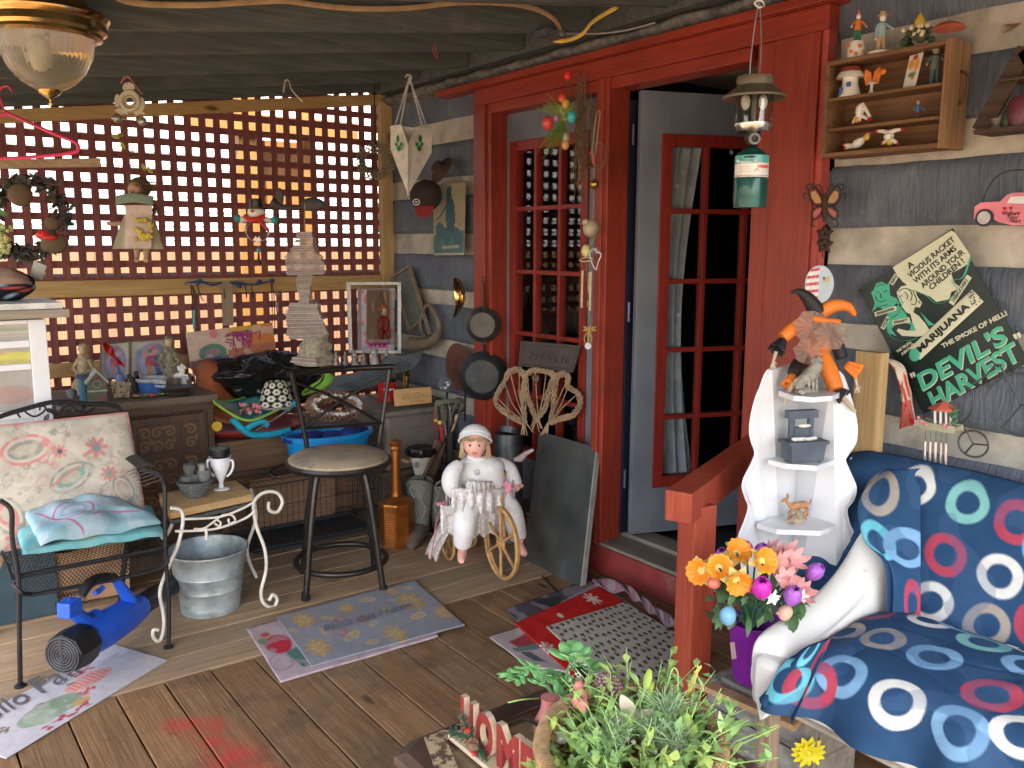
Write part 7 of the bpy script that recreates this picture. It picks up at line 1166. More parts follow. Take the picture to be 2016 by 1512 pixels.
def scf(u, v): k = u*(len(sc_)-1); i = int(min(k, len(sc_)-2)); p = sc_[i].lerp(sc_[i+1], k-i); return p+V(.035*(v-.5)*1.4, .08*(v-.5), .02*sin(PI*v)+.012*sin(u*30+v*5))
m_ = MB(); cv.sheet(scf, m_); tag(m_.build('twisted_runner', CLOTHP, solid=.003), 'twisted dark patterned cloth runner lying along the door step', 'runner')
c = V(1.095, 3.665, .0); zinc = mat('galvanised_zinc', (.36, .42, .43), .45, metal=.4, var=.5, vs=9, bump=.15, dirt=(.45, .47, .46), dr=(.5, .62), ds=14); f = thing('galvanised_bucket', 'large galvanised steel bucket standing under the white scroll table', 'bucket', c)
m_ = MB(); m_.lathe([(0, .012), (.115, .012), (.117, 0), (.121, 0), (.122, .012), (.1245, .03), (.123, .033), (.1335, .1), (.136, .103), (.1345, .107), (.1435, .165), (.146, .168), (.1445, .172), (.160, .262), (.167, .266), (.167, .272), (.160, .272), (.156, .262), (.12, .02), (0, .018)], c, 48); m_.build('pail', zinc, f, ang=60)
m_ = MB(); m_.tube(catmull([c+V(-.17*.8, .1, .255), c+V(-.05, .19, .262), c+V(.09, .185, .262), c+V(.17, .05, .255)], 8), .003, 6); [m_.box(c+p, (.014, .03, .03)) for p in (V(-.135, .1, .245), V(.165, .045, .25))]; m_.build('bail', steel, f)
wi2 = cm('cream_iron', (.66, .62, .54), .45, dirt=(.3, .12, .05), dr=(.66, .74), ds=12); zt = .452; tp4 = [PZ(313, 972, zt), PZ(463, 946, zt), PZ(497, 972, zt), PZ(336, 1007, zt)]
f = thing('scroll_side_table', 'cream wrought iron scroll table with a thick pine board top', 'side table', V((tp4[0].x+tp4[2].x)/2, (tp4[0].y+tp4[2].y)/2, 0)); m_ = MB(); m_.prism([p for p in tp4], (0, 0, -.032)); m_.build('board_top', wood('fresh_pine_board', (.55, .34, .13), (.62, .42, .2), 0, dirt=(.25, .2, .12), dr=(.5, .72), ds=3), f, False, bev=.003)
yl, yr_ = 3.44, 3.50; Lf = lambda x, y, Y=yl: P(x, y, Y=Y)
def leg(pts, Y0, dy=0): m = MB(); m.tube(catmull([P(x, y, Y=Y0+dy) for x, y in pts], 6), .0075, 9); return m
Lpts = ((336, 1000), (357, 1005), (360, 1030), (350, 1075), (330, 1120), (315, 1165), (322, 1210), (322, 1240), (314, 1262), (302, 1254), (302, 1240), (312, 1240)); Rpts = ((500, 1000), (520, 1020), (546, 1004), (556, 985), (540, 970), (510, 972), (499, 995), (506, 1035), (522, 1080), (523, 1120), (514, 1165), (520, 1188), (538, 1195), (546, 1180), (537, 1170), (530, 1182))
leg(Lpts, 3.455).build('leg', wi2, f); leg(Rpts[2:] if 0 else ((529, 988), (530, 1004), (546, 1008), (556, 988), (545, 970), (520, 970), (500, 990), (505, 1035), (521, 1080), (524, 1120), (514, 1165), (520, 1188), (538, 1195), (546, 1180), (537, 1170), (530, 1182)), 3.52).build('leg', wi2, f)
leg(((336, 1018), (338, 1035), (320, 1060), (310, 1025)), 3.84).build('leg', wi2, f); m_ = MB(); m_.tube(catmull([V(1.36, 3.86, .44), V(1.38, 3.86, .3), V(1.33, 3.86, .15), V(1.37, 3.86, .01)], 6), .0075, 8); 
m_.build('leg', wi2, f); m_ = MB(); m_.tube(catmull([Lf(360, 1022), Lf(430, 1018), Lf(480, 1000), Lf(504, 985)], 5), .005, 7); m_.tube(catmull([Lf(345, 1046), Lf(420, 1042), Lf(480, 1022), Lf(502, 1005)], 5), .005, 7)
m_.tube(catmull([Lf(382, 1041), Lf(402, 1040), Lf(425, 1024), Lf(440, 1014), Lf(458, 1015), Lf(463, 1026), Lf(452, 1030), Lf(450, 1021)], 6), .0045, 7); m_.tube(catmull([Lf(422, 1030), Lf(432, 1036), Lf(434, 1028), Lf(424, 1022)], 5), .0045, 6); m_.cyl(Lf(406, 1040), Lf(407, 1062), .006, 7); m_.build('scroll_apron', wi2, f)
m_ = MB(); m_.prism([p+V(0, 0, -.04) for p in tp4], (0, 0, -.015)); m_.build('under_tray', cm('grey_green_iron', (.1, .11, .1), .6), f, False)
b0 = PZ(385, 977, zt+.001); s = depth(b0)/FPX; f = thing('stone_planter_bowl', 'speckled grey stone bowl holding little grey pots on the scroll table', 'bowl', b0); stn = mat('speckled_stone', (.13, .14, .14), .85, var=.6, vs=120, bump=.5, bs=120, dirt=(.4, .4, .38), dr=(.62, .66), ds=70)
m_ = MB(); m_.lathe([(16*s, 0), (25*s, 8*s), (32*s, 26*s), (35*s, 31*s), (33*s, 33*s), (29*s, 30*s), (0, 26*s)], b0, 26, wob=0) if 0 else m_.lathe([(16*s, 0), (25*s, 8*s), (32*s, 26*s), (35*s, 31*s), (33*s, 33*s), (29*s, 30*s), (0, 27*s)], b0, 26); m_.build('bowl', stn, f)
f2 = []
for i, (x, y, r, h) in enumerate(((368, 952, 13, 16), (385, 945, 12, 14), (403, 946, 14, 22), (374, 935, 13, 22), (397, 922, 8, 10))): b = P(x, y, D=depth(b0)+.02); m_ = MB(); m_.lathe([(r*.7*s, 0), (r*s, h*.7*s), (r*.9*s, h*s), (r*.6*s, h*s), (0, h*.6*s)], b, 14); m_.build('pot', cm('grey_clay%d' % (i % 2), ((.17, .175, .17), (.12, .13, .12))[i % 2], .85), f)
m_ = MB(); m_.cyl(P(398, 937, D=depth(b0)), P(398, 915, D=depth(b0)), .014, 10); m_.build('cork_block', cm('pale_block', (.3, .3, .25), .7), f)
b0 = PZ(436, 963, zt+.001); s = depth(b0)/FPX; f = thing('milk_glass_vase', 'white milk glass two handled vase on the scroll table', 'vase', b0); mg = cm('milk_glass', (.82, .84, .88), .15, var=.03, coat=.5)
m_ = MB(); m_.lathe([(15*s, 0), (15*s, 2*s), (5*s, 4*s), (4*s, 14*s), (10*s, 28*s), (19*s, 50*s), (19*s, 60*s), (22*s, 66*s), (20*s, 66*s), (16*s, 52*s), (0, 30*s)], b0, 28); m_.build('bowl', mg, f)
for sx in (-1, 1): m_ = MB(); m_.tube(catmull([b0+_r0*sx*x*s+V(0, 0, z*s) for x, z in ((19, 58), (24, 58), (25, 46), (20, 34), (12, 26))], 5), 2.4*s, 8); m_.build('handle', mg, f)
m_ = MB(); m_.lathe([(14*s, 50*s), (15*s, 68*s), (20*s, 70*s), (20*s, 82*s), (0, 82*s)], b0, 24); f3 = m_.build('jar_candle', black); tag(f3, 'dark lidded jar candle sitting in the white milk glass vase', 'candle'); m_ = MB(); m_.lathe([(18*s, 82*s), (19*s, 84*s), (0, 84.5*s)], b0, 24); m_.build('lid', cm('dark_green_glass', (.08, .13, .12), .15), f3)
ch = thing('wrought_iron_chair', 'black wrought iron garden chair with mesh seat and scroll back at the left', 'chair', (.58, 3.6, 0)); fl_, fr2 = PZ(40, 1352, 0), PZ(332, 1275, 0); Ya = 3.39
def tb(name, pts, r, par=ch, n=8, cm_=6, m=blackm): mb = MB(); mb.tube(catmull(pts, cm_), r, n); return mb.build(name, m, par)
zs_ = .40
tb('leg', [P(0, 985, Y=3.38), P(22, 1005, Y=3.36), P(24, 1060, Y=3.36), P(36, 1140, Y=3.36), P(38, 1250, Y=3.36), fl_], .0085); tb('leg', [P(272, 925, Y=3.75), P(300, 930, Y=3.55), P(322, 945, Y=3.40), P(325, 1000, Y=3.38), P(326, 1090, Y=3.38), P(332, 1180, Y=3.38), fr2], .0085)
for p in (fl_, fr2): m_ = MB(); m_.lathe([(.02, 0), (.02, .006), (.01, .014), (0, .014)], p, 12); m_.build('foot', blackm, ch)
tb('leg', [V(.32, 3.82, .38), V(.31, 3.87, .2), V(.30, 3.90, 0)], .012); tb('leg', [V(.83, 3.80, .42), V(.80, 3.86, .2), V(.78, 3.90, 0)], .012)
sxl, sxr = .335, .855; m_ = MB(); m_.tube([V(sxl, 3.38, zs_), V(sxr, 3.38, zs_), V(sxr, 3.80, zs_+.02), V(sxl, 3.80, zs_+.02)], .009, 8, True); m_.tube(catmull([V(sxl, 3.37, zs_-.02), V(sxl+.02, 3.35, zs_-.05), V(sxl+.05, 3.37, zs_-.07), V(sxl+.1, 3.37, zs_-.075), V(sxr-.05, 3.37, zs_-.075), V(sxr, 3.37, zs_-.03)], 4), .008, 7); m_.build('seat_frame', blackm, ch)
me = MB(); n = 40
def mesh_pt(u, v): return V(sxl+(sxr-sxl)*u, 3.372+(.0 if v < .3 else (v-.3)/.7*.42), zs_-.07*(1-min(v, .3)/.3)+(.0 if v < .3 else 0))
for k in range(-14, n): [me.tube([mesh_pt(min(1, max(0, (k+sg*j*1.6)/n)), j/8) for j in range(9) if 0 <= (k+sg*j*1.6)/n <= 1] or [V(0, 0, 0)]*2, .0016, 3) for sg in (1, -1) if sum(0 <= (k+sg*j*1.6)/n <= 1 for j in range(9)) > 1]
me.build('expanded_mesh', cm('brown_black_mesh', (.04, .03, .025), .5, metal=.4), ch)
Yb = 3.86; bk = lambda x, y, Y=Yb: P(x, y, Y=Y)
tb('back_frame', [V(.33, 3.8, .42), V(.32, 3.83, .7), bk(-25, 850), bk(-10, 825), bk(50, 805), bk(110, 791), bk(180, 795), bk(222, 798), bk(238, 812), bk(250, 870), V(.86, 3.82, .6), V(.855, 3.80, .42)], .0095)
m_ = MB(); [m_.tube(catmull([bk(x+sx*a, y) for a, y in pts], 5), .004, 6) for x, sx, pts in ((68, 1, ((-28, 822), (-34, 812), (-24, 806), (-14, 814), (0, 820), (16, 812), (22, 802), (12, 800), (10, 808))), (118, 1, ((-22, 808), (-8, 816), (4, 806), (16, 798), (28, 802), (24, 812), (14, 808))), (160, 1, ((-10, 806), (4, 812), (18, 808), (26, 802))))]; [m_.leaf(bk(x, y), V(dx, 0, dz_), .04, .022, -FW) for x, y, dx, dz_ in ((110, 810, -1, .3), (112, 808, .6, 1), (150, 806, 1, .2), (96, 815, -.5, -1))]; m_.build('scroll_leaf_work', blackm, ch)
m_ = MB(); [m_.tube([V(sxr+.005, 3.42+k*.05, .66-.0*k), V(sxr-.06, 3.44+k*.05, .64)], .0015, 3) for k in range(8)]; m_.grid(lambda u, v: V(.80+.06*u, 3.5+.28*v, .69+.01*sin(PI*u)), 3, 4); m_.build('arm_rest', cm('brown_black_mesh', 0), ch)
cv = Cv(210, 160, (.50, .45, .38), 1.3); pg, pr, pgrn = (.27, .26, .23), (.5, .22, .2), (.2, .33, .28)
def paisley(x, y, s_, a, c1, c2): 
    cv.el(x, y, s_, s_*.62, c1, a); cv.el(x, y, s_*.85, s_*.5, (.48, .44, .37), a); cv.el(x, y, s_*.7, s_*.38, c2, a); cv.el(x, y, s_*.45, s_*.22, (.42, .38, .3), a); cv.el(x+s_*.9*cos(math.radians(a)), y+s_*.9*sin(math.radians(a)), s_*.35, s_*.16, c1, a+50)
cv.noise(6, (.43, .39, .33), .1, .8); cv.noise(16, (.36, .34, .29), .3, .6, 3)
for _ in range(230):
    x, y, s_, a = ru(0, 1.3), ru(0, 1), ru(.012, .04), ru(0, 360)
    if _ % 3 == 0: paisley(x, y, s_*1.5, a, random.choice([pg, pgrn, (.42, .34, .3)]), (.4, .37, .3))
    elif _ % 3 == 1: cv.el(x, y, s_, s_*1.4, random.choice([pr, pg]), a, .7, .75)
    else: flower(cv, x, y, s_, random.choice([pr, pg, (.42, .3, .26), pg]), random.choice([pg, pgrn, (.45, .38, .25)]), 6)
for x, y, s_, a, c1, c2 in ((.42, .22, .2, -5, pr, pg), (.28, .72, .17, 60, pg, pr), (.75, .5, .18, -25, pg, pgrn), (.85, .8, .16, 15, pg, pgrn), (1.15, .68, .13, 70, pg, (.42, .3, .25)), (.05, .5, .12, 0, pr, pg)): paisley(x, y, s_, a, c1, c2)
cv.noise(14, (.46, .42, .35), .12, .55, 9); flower(cv, .98, .28, .10, pr, (.2, .25, .27), 7); flower(cv, .35, .93, .10, pr, (.2, .25, .27), 7); flower(cv, .68, .27, .06, pr, (.1, .12, .14), 8); flower(cv, 1.05, .52, .07, pr, pgrn, 8); flower(cv, 1.02, .78, .06, pr, pgrn, 8)
for x, y, x2, y2 in ((.6, .55, .82, .42), (.68, .68, .9, .74)): cv.line([(x, y), ((x+x2)/2, (y+y2)/2-.01), (x2, y2)], .01, pr)
cc = [P(-60, 845, Y=3.79), P(250, 813, Y=3.79), P(288, 1025, Y=3.69), P(-70, 1105, Y=3.66)]; qc = quad(*cc); nC = (cc[1]-cc[0]).cross(cc[3]-cc[0]).normalized(); nC = nC if nC.dot(FW) < 0 else -nC
def pillow(q, n, th, wob=.012, sd=0): return lambda u, v: q(u, v)+n*(th*(max(0, 16*u*(1-u)*v*(1-v)))**.32+wob*NZ(V(u*4, v*4, sd)))
m_ = MB(); cv.sheet(pillow(qc, nC, .045), m_); f = thing('paisley_back_cushion', 'cream paisley back cushion with pink piping on the iron chair', 'cushion', (cc[2]+cc[3])/2); m_.build('cover', CLOTHP, f, ang=80); m_ = MB(); m_.grid(pillow(qc, -nC, .03), 12, 12); m_.build('back_cover', cm('cream_back_cloth', (.45, .42, .36), .9), f)
m_ = MB(); m_.tube([qc(u, 0) for u in [k/20 for k in range(21)]]+[qc(1, v) for v in [k/16 for k in range(1, 17)]], .005, 7); m_.build('piping', cm('pink_piping', (.55, .22, .2), .8), f)
def cush(nm, lb, c4, th, cv, ns, under=.4):
    q = quad(*c4); m_ = MB(); cv.sheet(pillow(q, UP3, th, .02, ns), m_); f = thing(nm, lb, 'cushion', (c4[2]+c4[3])/2); m_.build('cover', CLOTHP, f, ang=80); m_ = MB(); m_.grid(pillow(q, -UP3, th*under, .0), 14, 14); m_.build('underside', cm('aqua_under', (.2, .42, .45), .9), f); return f
cv = Cv(90, 60, (.17, .45, .48), 1.5); cv.noise(4, (.25, .5, .5), .1, .6).line([(0, .6), (.7, .7), (1.5, .45)], .012, (.45, .42, .15)).line([(0, .9), (.7, .95), (1.5, .7)], .012, (.4, .4, .2)); cush('aqua_seat_cushion', 'flat aqua seat cushion on the iron chair under the printed pillow', [P(30, 1040, Y=3.80), P(300, 1000, Y=3.80), P(325, 1056, Y=3.44), P(45, 1092, Y=3.30)], .05, cv, 3)
cv = Cv(170, 110, (.38, .5, .56), 1.5); cv.noise(3.5, (.24, .45, .5), .05, .7)
for x, y, rx, ry, a, cl in ((.55, .6, .34, .22, -15, (.42, .16, .28)), (1.22, .45, .26, .13, 8, (.4, .5, .15)), (.4, .2, .3, .08, -10, (.3, .42, .4)), (1.0, .12, .4, .06, 8, (.42, .4, .18))):
    cv.el(x, y, rx, ry, (.45, .52, .56), a).el(x, y, rx*.9, ry*.88, cl, a).el(x, y, rx*.82, ry*.8, (.42, .52, .6), a).el(x, y, rx*.6, ry*.55, (.3, .42, .55), a).el(x, y, rx*.45, ry*.38, (.45, .55, .6), a)
cv.line([(.1, .35), (.3, .7), (.5, .98)], .015, (.45, .17, .28)).line([(.7, .85), (.9, .75), (1.3, .85)], .014, (.45, .17, .28)).line([(0, .1), (.5, .3), (1.5, .2)], .01, (.45, .42, .2)).line([(.0, .25), (.6, .1), (1.5, .05)], .01, (.3, .35, .42))
cush('printed_aqua_pillow', 'pale blue pillow printed with pink and lime ovals on top of the aqua cushion', [P(45, 1010, Y=3.72), P(215, 985, Y=3.76), P(318, 1030, Y=3.46), P(80, 1075, Y=3.32)], .065, cv, 8)
f = thing('leaf_blower', 'blue and black cordless leaf blower lying on the deck under the iron chair', 'leaf blower', PZ(170, 1290, 0)); bl_ = mat('blower_blue', (.015, .09, .52), .4, var=.1, bump=.05, dirt=(.1, .15, .35), dr=(.6, .8)); Yq = lambda x, y, Y=3.28: P(50*0+x/3.273, 1050+y/3.273, Y=Y)
ax0, ax1 = Yq(540, 700, 3.26), Yq(900, 470, 3.5); axd = (ax1-ax0).normalized(); Rb = frame(axd)
m_ = MB(); m_.tube([ax0, ax0.lerp(ax1, .3), ax0.lerp(ax1, .75), ax1], [.062, .068, .062, .05], 14); m_.build('motor_housing', bl_, f, bev=.004); m_ = MB(); a0 = ax0-axd*.045; m_.tube([a0-axd*.07, a0-axd*.065, a0, a0+axd*.05], [.05, .072, .08, .072], 8); m_.build('intake_grille', black, f, bev=.004)
m_ = MB(); [m_.ring(a0-axd*(.0715), .012+k*.010, .003, 20, 5, nrm=axd) for k in range(6)]; m_.bar(a0-axd*.074+V(0, 0, .06), a0-axd*.074-V(0, 0, .06), .008, .008); m_.build('grille_ribs', cm('worn_black', (.05, .052, .055), .5), f)
m_ = MB(); m_.tube([ax1-axd*.01, ax1+axd*.2, ax1+axd*.42], [.045, .04, .035], 16); m_.build('nozzle', black, f)
m_ = MB(); m_.tube(catmull([Yq(420, 430, 3.26), Yq(470, 500, 3.26), Yq(560, 560, 3.3), Yq(640, 520, 3.34)], 5), [.03, .034, .036, .03], 8, flat=.7); m_.tube(catmull([Yq(740, 290, 3.4), Yq(790, 360, 3.42), Yq(840, 440, 3.44)], 4), [.02, .026, .032], 8, flat=.7); m_.box(Yq(450, 480, 3.24), (.07, .05, .055), Rb); m_.build('handle_base', bl_, f, bev=.004)
m_ = MB(); m_.tube(catmull([Yq(520, 400, 3.3), Yq(570, 330, 3.32), Yq(640, 290, 3.36), Yq(735, 285, 3.4)], 5), .019, 10); m_.build('grip', black, f); m_ = MB(); m_.tube([Yq(610, 385, 3.34), Yq(640, 370, 3.36), Yq(665, 345, 3.37)], .010, 7); m_.build('trigger', bl_, f)
m_ = MB(); lp = PL(Yq(820, 570, 3.34), (.1, -1, .1)); 
m_.bar(Yq(780, 605, 3.325), Yq(862, 550, 3.385), .003, .02, UP3); m_.build('pale_label', cm('label_blue_grey', (.3, .38, .6), .4), f, False)
st = thing('bar_stool', 'dark metal bar stool with round tan seat and crossed back in the middle', 'bar stool', (1.69, 3.58, 0)); fts = [PZ(602, 1182, 0), PZ(755, 1167, 0)]; ev = (fts[1]-fts[0]); pv = V(-ev.y, ev.x, 0); C0 = (fts[0]+fts[1])/2+pv*.5; fts += [fts[0]+pv, fts[1]+pv]; zst = P(670, 905, Y=C0.y).z
for p in fts:
    dx = (C0-p); dx.z = 0; top = p+dx*.42; m_ = MB(); m_.tube(catmull([p, p+dx*.2+V(0, 0, zst*.55), p+dx*.36+V(0, 0, zst*.88), p+dx*.5+V(0, 0, zst*.955), C0+V(0, 0, zst*.965)], 6), .0145, 12); m_.build('leg', bronze, st); m_ = MB(); m_.lathe([(.018, 0), (.02, .01), (.018, .035), (0, .035)], p, 14); m_.build('foot_cap', black, st)
m_ = MB(); m_.ring(C0+V(0, 0, .115), .205, .0135, 48, 10); m_.build('foot_ring', bronze, st)
cz = C0+V(0, 0, zst); m_ = MB(); m_.lathe([(0, -.03), (.2, -.03), (.232, -.022), (.24, -.006), (.235, .006), (.21, .004), (0, 0)], cz, 48); m_.build('seat_rim', bronze, st)
m_ = MB(); m_.lathe([(.225, .0), (.222, .015), (.19, .034), (.12, .04), (0, .042)], cz, 48); m_.build('seat_pad', mat('stained_tan_fabric', (.38, .29, .19), .9, var=.2, vs=10, bump=.2, bs=300, dirt=(.14, .13, .11), dr=(.52, .72), ds=7), st)
Bq = lambda x, y: P(x, y, Y=C0.y+.17); tl_, tr_, bl2, br2 = Bq(573, 737), Bq(768, 722), Bq(604, 876), Bq(746, 868)
for a, b in ((tl_, bl2), (tr_, br2)): m_ = MB(); m_.tube([a+V(0, 0, .008), a.lerp(b, .5)+FW*.01, b, b+V(0, 0, -.06)], .0115, 9); m_.build('back_post', bronze, st)
m_ = MB(); m_.tube(catmull([tl_-_r0*.015, tl_.lerp(tr_, .5)+FW*.05, tr_+_r0*.015], 8), .0145, 10); a, b = tl_.lerp(bl2, .76), tr_.lerp(br2, .76); m_.tube([a, b], .009, 8); m_.build('back_rail', bronze, st)
m_ = MB(); m_.tube(catmull([tl_.lerp(bl2, .1), tl_.lerp(b, .5)+FW*.012, b], 5), .007, 7); m_.tube(catmull([tr_.lerp(br2, .1), tr_.lerp(a, .5)+FW*.02, a], 5), .007, 7); m_.build('cross_brace', bronze, st)
def Dq(x, y, o=0, Y=3.35): p = P(700+x/3.6, 780+y/3.6, Y=Y); return p-FW*o
wk = mat('wicker_cane', (.5, .28, .11), .5, var=.35, vs=20, bump=.2); tc = thing('wicker_tricycle', 'wicker doll tricycle with one tall front wheel near the stone slab', 'tricycle', PZ(990, 1140, 0)); hd_ = V(-.02, -1, 0); hn = V(1, -.02, 0)
hn = V(cos(-.16), sin(-.16), 0); Rw = P(994, 1142, Z=0); wc = Rw+V(0, 0, .178)+V(-.01, .02, 0)
m_ = MB(); m_.ring(wc, .165, .0095, 48, 8, nrm=hn); m_.ring(wc+hn*.012, .162, .007, 48, 7, nrm=hn); m_.ring(wc, .03, .008, 16, 6, nrm=hn); [m_.tube([wc, wc+(V(-hn.y, hn.x, 0)*cos(a)+UP3*sin(a))*.162], .0075, 7) for a in [k*PI/3+.5 for k in range(6)]]; m_.build('front_wheel', wk, tc)
for p, lb in ((PZ(882, 1103, 0), 0), (PZ(925, 1078, 0), 1)): c = p+V(0, 0, .085); m_ = MB(); m_.ring(c, .075, .008, 28, 7, nrm=hn); m_.ring(c, .02, .006, 12, 5, nrm=hn); [m_.tube([c, c+(V(-hn.y, hn.x, 0)*cos(a)+UP3*sin(a))*.073], .005, 6) for a in (.4, 1.97, 3.5, 5.1)]; m_.build('rear_wheel', wk, tc)
hbp = Dq(1040, 520, .06); m_ = MB(); m_.tube([wc+hn*.02, wc+hn*.02+V(-.0, .03, .2), hbp], .010, 8); m_.tube(catmull([Dq(815, 590, .04), Dq(860, 545, .06), Dq(950, 515, .08), Dq(1040, 505, .06), Dq(1090, 530, .02), Dq(1120, 590, .04)], 6), .0095, 9); m_.tube([Dq(825, 765, .08), Dq(845, 808, .08)], .013, 8); m_.tube([hbp+V(0, 0, -.06), V(2.28, 3.45, .25), V(2.31, 3.62, .12)], .010, 8); m_.tube([V(2.2, 3.55, .085), V(2.42, 3.68, .085)], .008, 7); m_.tube([Dq(1010, 520, .09), Dq(1060, 520, .09)], .016, 10); m_.build('cane_frame', wk, tc)
m_ = MB(); [m_.leaf(Dq(1062, 600, .12), _r0*cos(a)+UP3*sin(a)-FW*.4, .035, .02, -FW, .5) for a in [k*.7 for k in range(16)]]; [m_.tube([Dq(1062, 610, .1), Dq(1062+dx, 700, .1), Dq(1062+dx*1.6, 750+abs(dx), .1)], .003, 5) for dx in (8, 50, 60)]; m_.build('pink_ribbon_bow', cm('pink_satin', (.75, .25, .35), .4), tc)
m_ = MB(); [m_.ell(Dq(1030+k*12, 497, .1), .008, None, 8, 6) for k in (0, 1, 2)]; m_.build('bell_beads', cm('green_gold_bead', (.15, .25, .12), .25, metal=.4), tc)
lace = mat('white_lace', (.74, .7, .67), .9, var=.35, vs=70, bump=.5, bs=120, dirt=(.36, .27, .24), dr=(.58, .7), ds=22)
m_ = MB(); tri = [Dq(640, 680, .02, 3.45), Dq(700, 760, .02, 3.42), Dq(610, 1165, 0, 3.45), Dq(520, 1120, 0, 3.5)]; qd = quad(*tri); m_.grid(lambda u, v: qd(u, v)+FW*-.02*sin(u*14+v*3)+V(.02*sin(v*5), 0, 0), 26, 24); m_.build('lace_drape', lace, tc, solid=.002)
m_ = MB(); m_.tube(catmull([Dq(610, 780, .03, 3.42), Dq(575, 900, .03, 3.43), Dq(560, 1000, .03, 3.44), Dq(535, 1140, .03, 3.46)], 5), .005, 5, flat=.4); m_.leaf(Dq(615, 745, .04, 3.42), V(1, 0, .2), .03, .02, -FW); m_.leaf(Dq(615, 745, .04, 3.42), V(-1, 0, .1), .03, .02, -FW); m_.build('pink_ribbon', cm('pink_satin', 0), tc)
dl = thing('porcelain_doll', 'blond doll in a white knitted bonnet and white outfit sitting on the wicker tricycle', 'doll', Dq(880, 800)); sk = mat('doll_face_skin', (.8, .42, .33), .45, var=.05, bump=0, spec=.4); wc_ = mat('white_knit', (.78, .76, .75), .9, var=.08, vs=40, bump=.35, bs=260); s = 4.05/FPX/3.6*3.6*1; z1 = 4.05/FPX
hc = Dq(848, 330, .02); hR = frame(_r0); u1 = z1/3.6; face = MB(); N1, N2 = 36, 26
def headf(u, v):
    t = PI*(v-.5); a = 2*PI*u; d = V(cos(t)*cos(a), cos(t)*sin(a), sin(t)); x, y, z = d.x*85*u1, d.y*80*u1, d.z*94*u1
    if d.y < 0:
        fz = d.z; fx = d.x; y -= 14*u1*math.exp(-((fx/.11)**2+((fz+.2)/.13)**2)); y -= 6*u1*(math.exp(-(((fx-.42)/.28)**2+((fz+.32)/.26)**2))+math.exp(-(((fx+.42)/.28)**2+((fz+.32)/.26)**2))); y -= 6*u1*math.exp(-((fx/.2)**2+((fz+.52)/.08)**2)); y -= 9*u1*math.exp(-((fx/.25)**2+((fz+.82)/.15)**2)); y += 8*u1*(math.exp(-(((fx-.4)/.16)**2+((fz-.02)/.13)**2))+math.exp(-(((fx+.4)/.16)**2+((fz-.02)/.13)**2)))
    return hc+hR@V(x, y, z)
face.grid(headf, N1, N2); face.tube([hc+V(0, 0, -70*u1), Dq(868, 450)], [.03, .03], 10); [face.ell(hc+hR@V(sx*84*u1, 8*u1, -12*u1), (8*u1, 12*u1, 20*u1), hR, 8, 6) for sx in (-1, 1)]; face.build('head', sk, dl, ang=80)
hx = lambda x, z, o: hc+hR@V(x*u1, -o*u1, z*u1)
m_ = MB(); [m_.ell(hx(sx*33, 2, 68), (13*u1, 6*u1, 9*u1), hR, 12, 8) for sx in (-1, 1)]; m_.build('eye_white', porc, dl); m_ = MB(); [m_.ell(hx(sx*33, 2, 72.5), (7.5*u1, 3.5*u1, 7.5*u1), hR, 12, 8) for sx in (-1, 1)]; m_.build('iris', cm('brown_iris', (.06, .035, .04), .15), dl)
m_ = MB(); [m_.tube(catmull([hx(sx*20, 2, 72), hx(sx*33, 12, 76), hx(sx*47, 3, 68)], 3), 1.6*u1, 5) for sx in (-1, 1)]; [m_.tube(catmull([hx(sx*18, 24, 74), hx(sx*34, 30, 74), hx(sx*50, 22, 64)], 3), 1.5*u1, 5) for sx in (-1, 1)]; m_.build('eyebrow', cm('blond_brow', (.3, .17, .09), .8), dl)
m_ = MB(); m_.tube(catmull([hx(-17, -50, 72), hx(-6, -46, 80), hx(0, -48, 81), hx(6, -46, 80), hx(17, -50, 72)], 3), 2.6*u1, 6); m_.tube(catmull([hx(-13, -52, 74), hx(0, -58, 80), hx(13, -52, 74)], 3), 3.4*u1, 6); m_.build('lips', cm('coral_lip', (.62, .13, .12), .35), dl)
m_ = MB()
for _ in range(170): a = ru(-1.25, 1.25); p = hc+hR@V(86*u1*sin(a), -(70*cos(a)+4)*u1, ru(38, 62)*u1*1.0); m_.tube([p, p+hR@V(ru(-14, 14)*u1, -4*u1, -ru(2, 9)*u1)], .0018, 4)
for sx in (-1, 1):
    for _ in range(45): p = hc+hR@V(sx*ru(80, 100)*u1, ru(-30, 10)*u1, ru(-30, 20)*u1); m_.tube([p, p+V(sx*.006, 0, -.025), p+V(0, 0, -.05)+_r0*sx*ru(-.012, .015)], .0025, 4)
m_.build('hair', mat('blond_hair', (.45, .33, .18), .6, var=.3, bump=0), dl)
m_ = MB()
def bon2(u, v):
    a = 2*PI*u; f_ = (1-sin(a))/2; ph = v*math.radians(118-62*f_**1.5+14*cos(2*a)*0); return hc+hR@V(118*sin(ph)*cos(a)*u1, (12+112*sin(ph)*sin(a))*u1, (28+112*cos(ph)+4*sin(a*14)*v*(1-v))*u1)
m_.grid(bon2, 60, 16); m_.tube([bon2(k/48, 1) for k in range(48)], 8*u1, 8, True); m_.tube([bon2(k/48, .72) for k in range(48)], 4*u1, 6, True); m_.build('bonnet', wc_, dl, ang=80)
m_ = MB(); bdy = lambda x, y, o=0: Dq(x, y, o); m_.tube(catmull([bdy(868, 425), bdy(872, 470), bdy(880, 540), bdy(885, 620), bdy(885, 700)], 4), [.045, .09, .12, .12, .12, .12, .12], 20, flat=.75, up=FW); m_.ring(bdy(862, 425), .042, .012, 20, 8, nrm=V(0, -.2, 1))
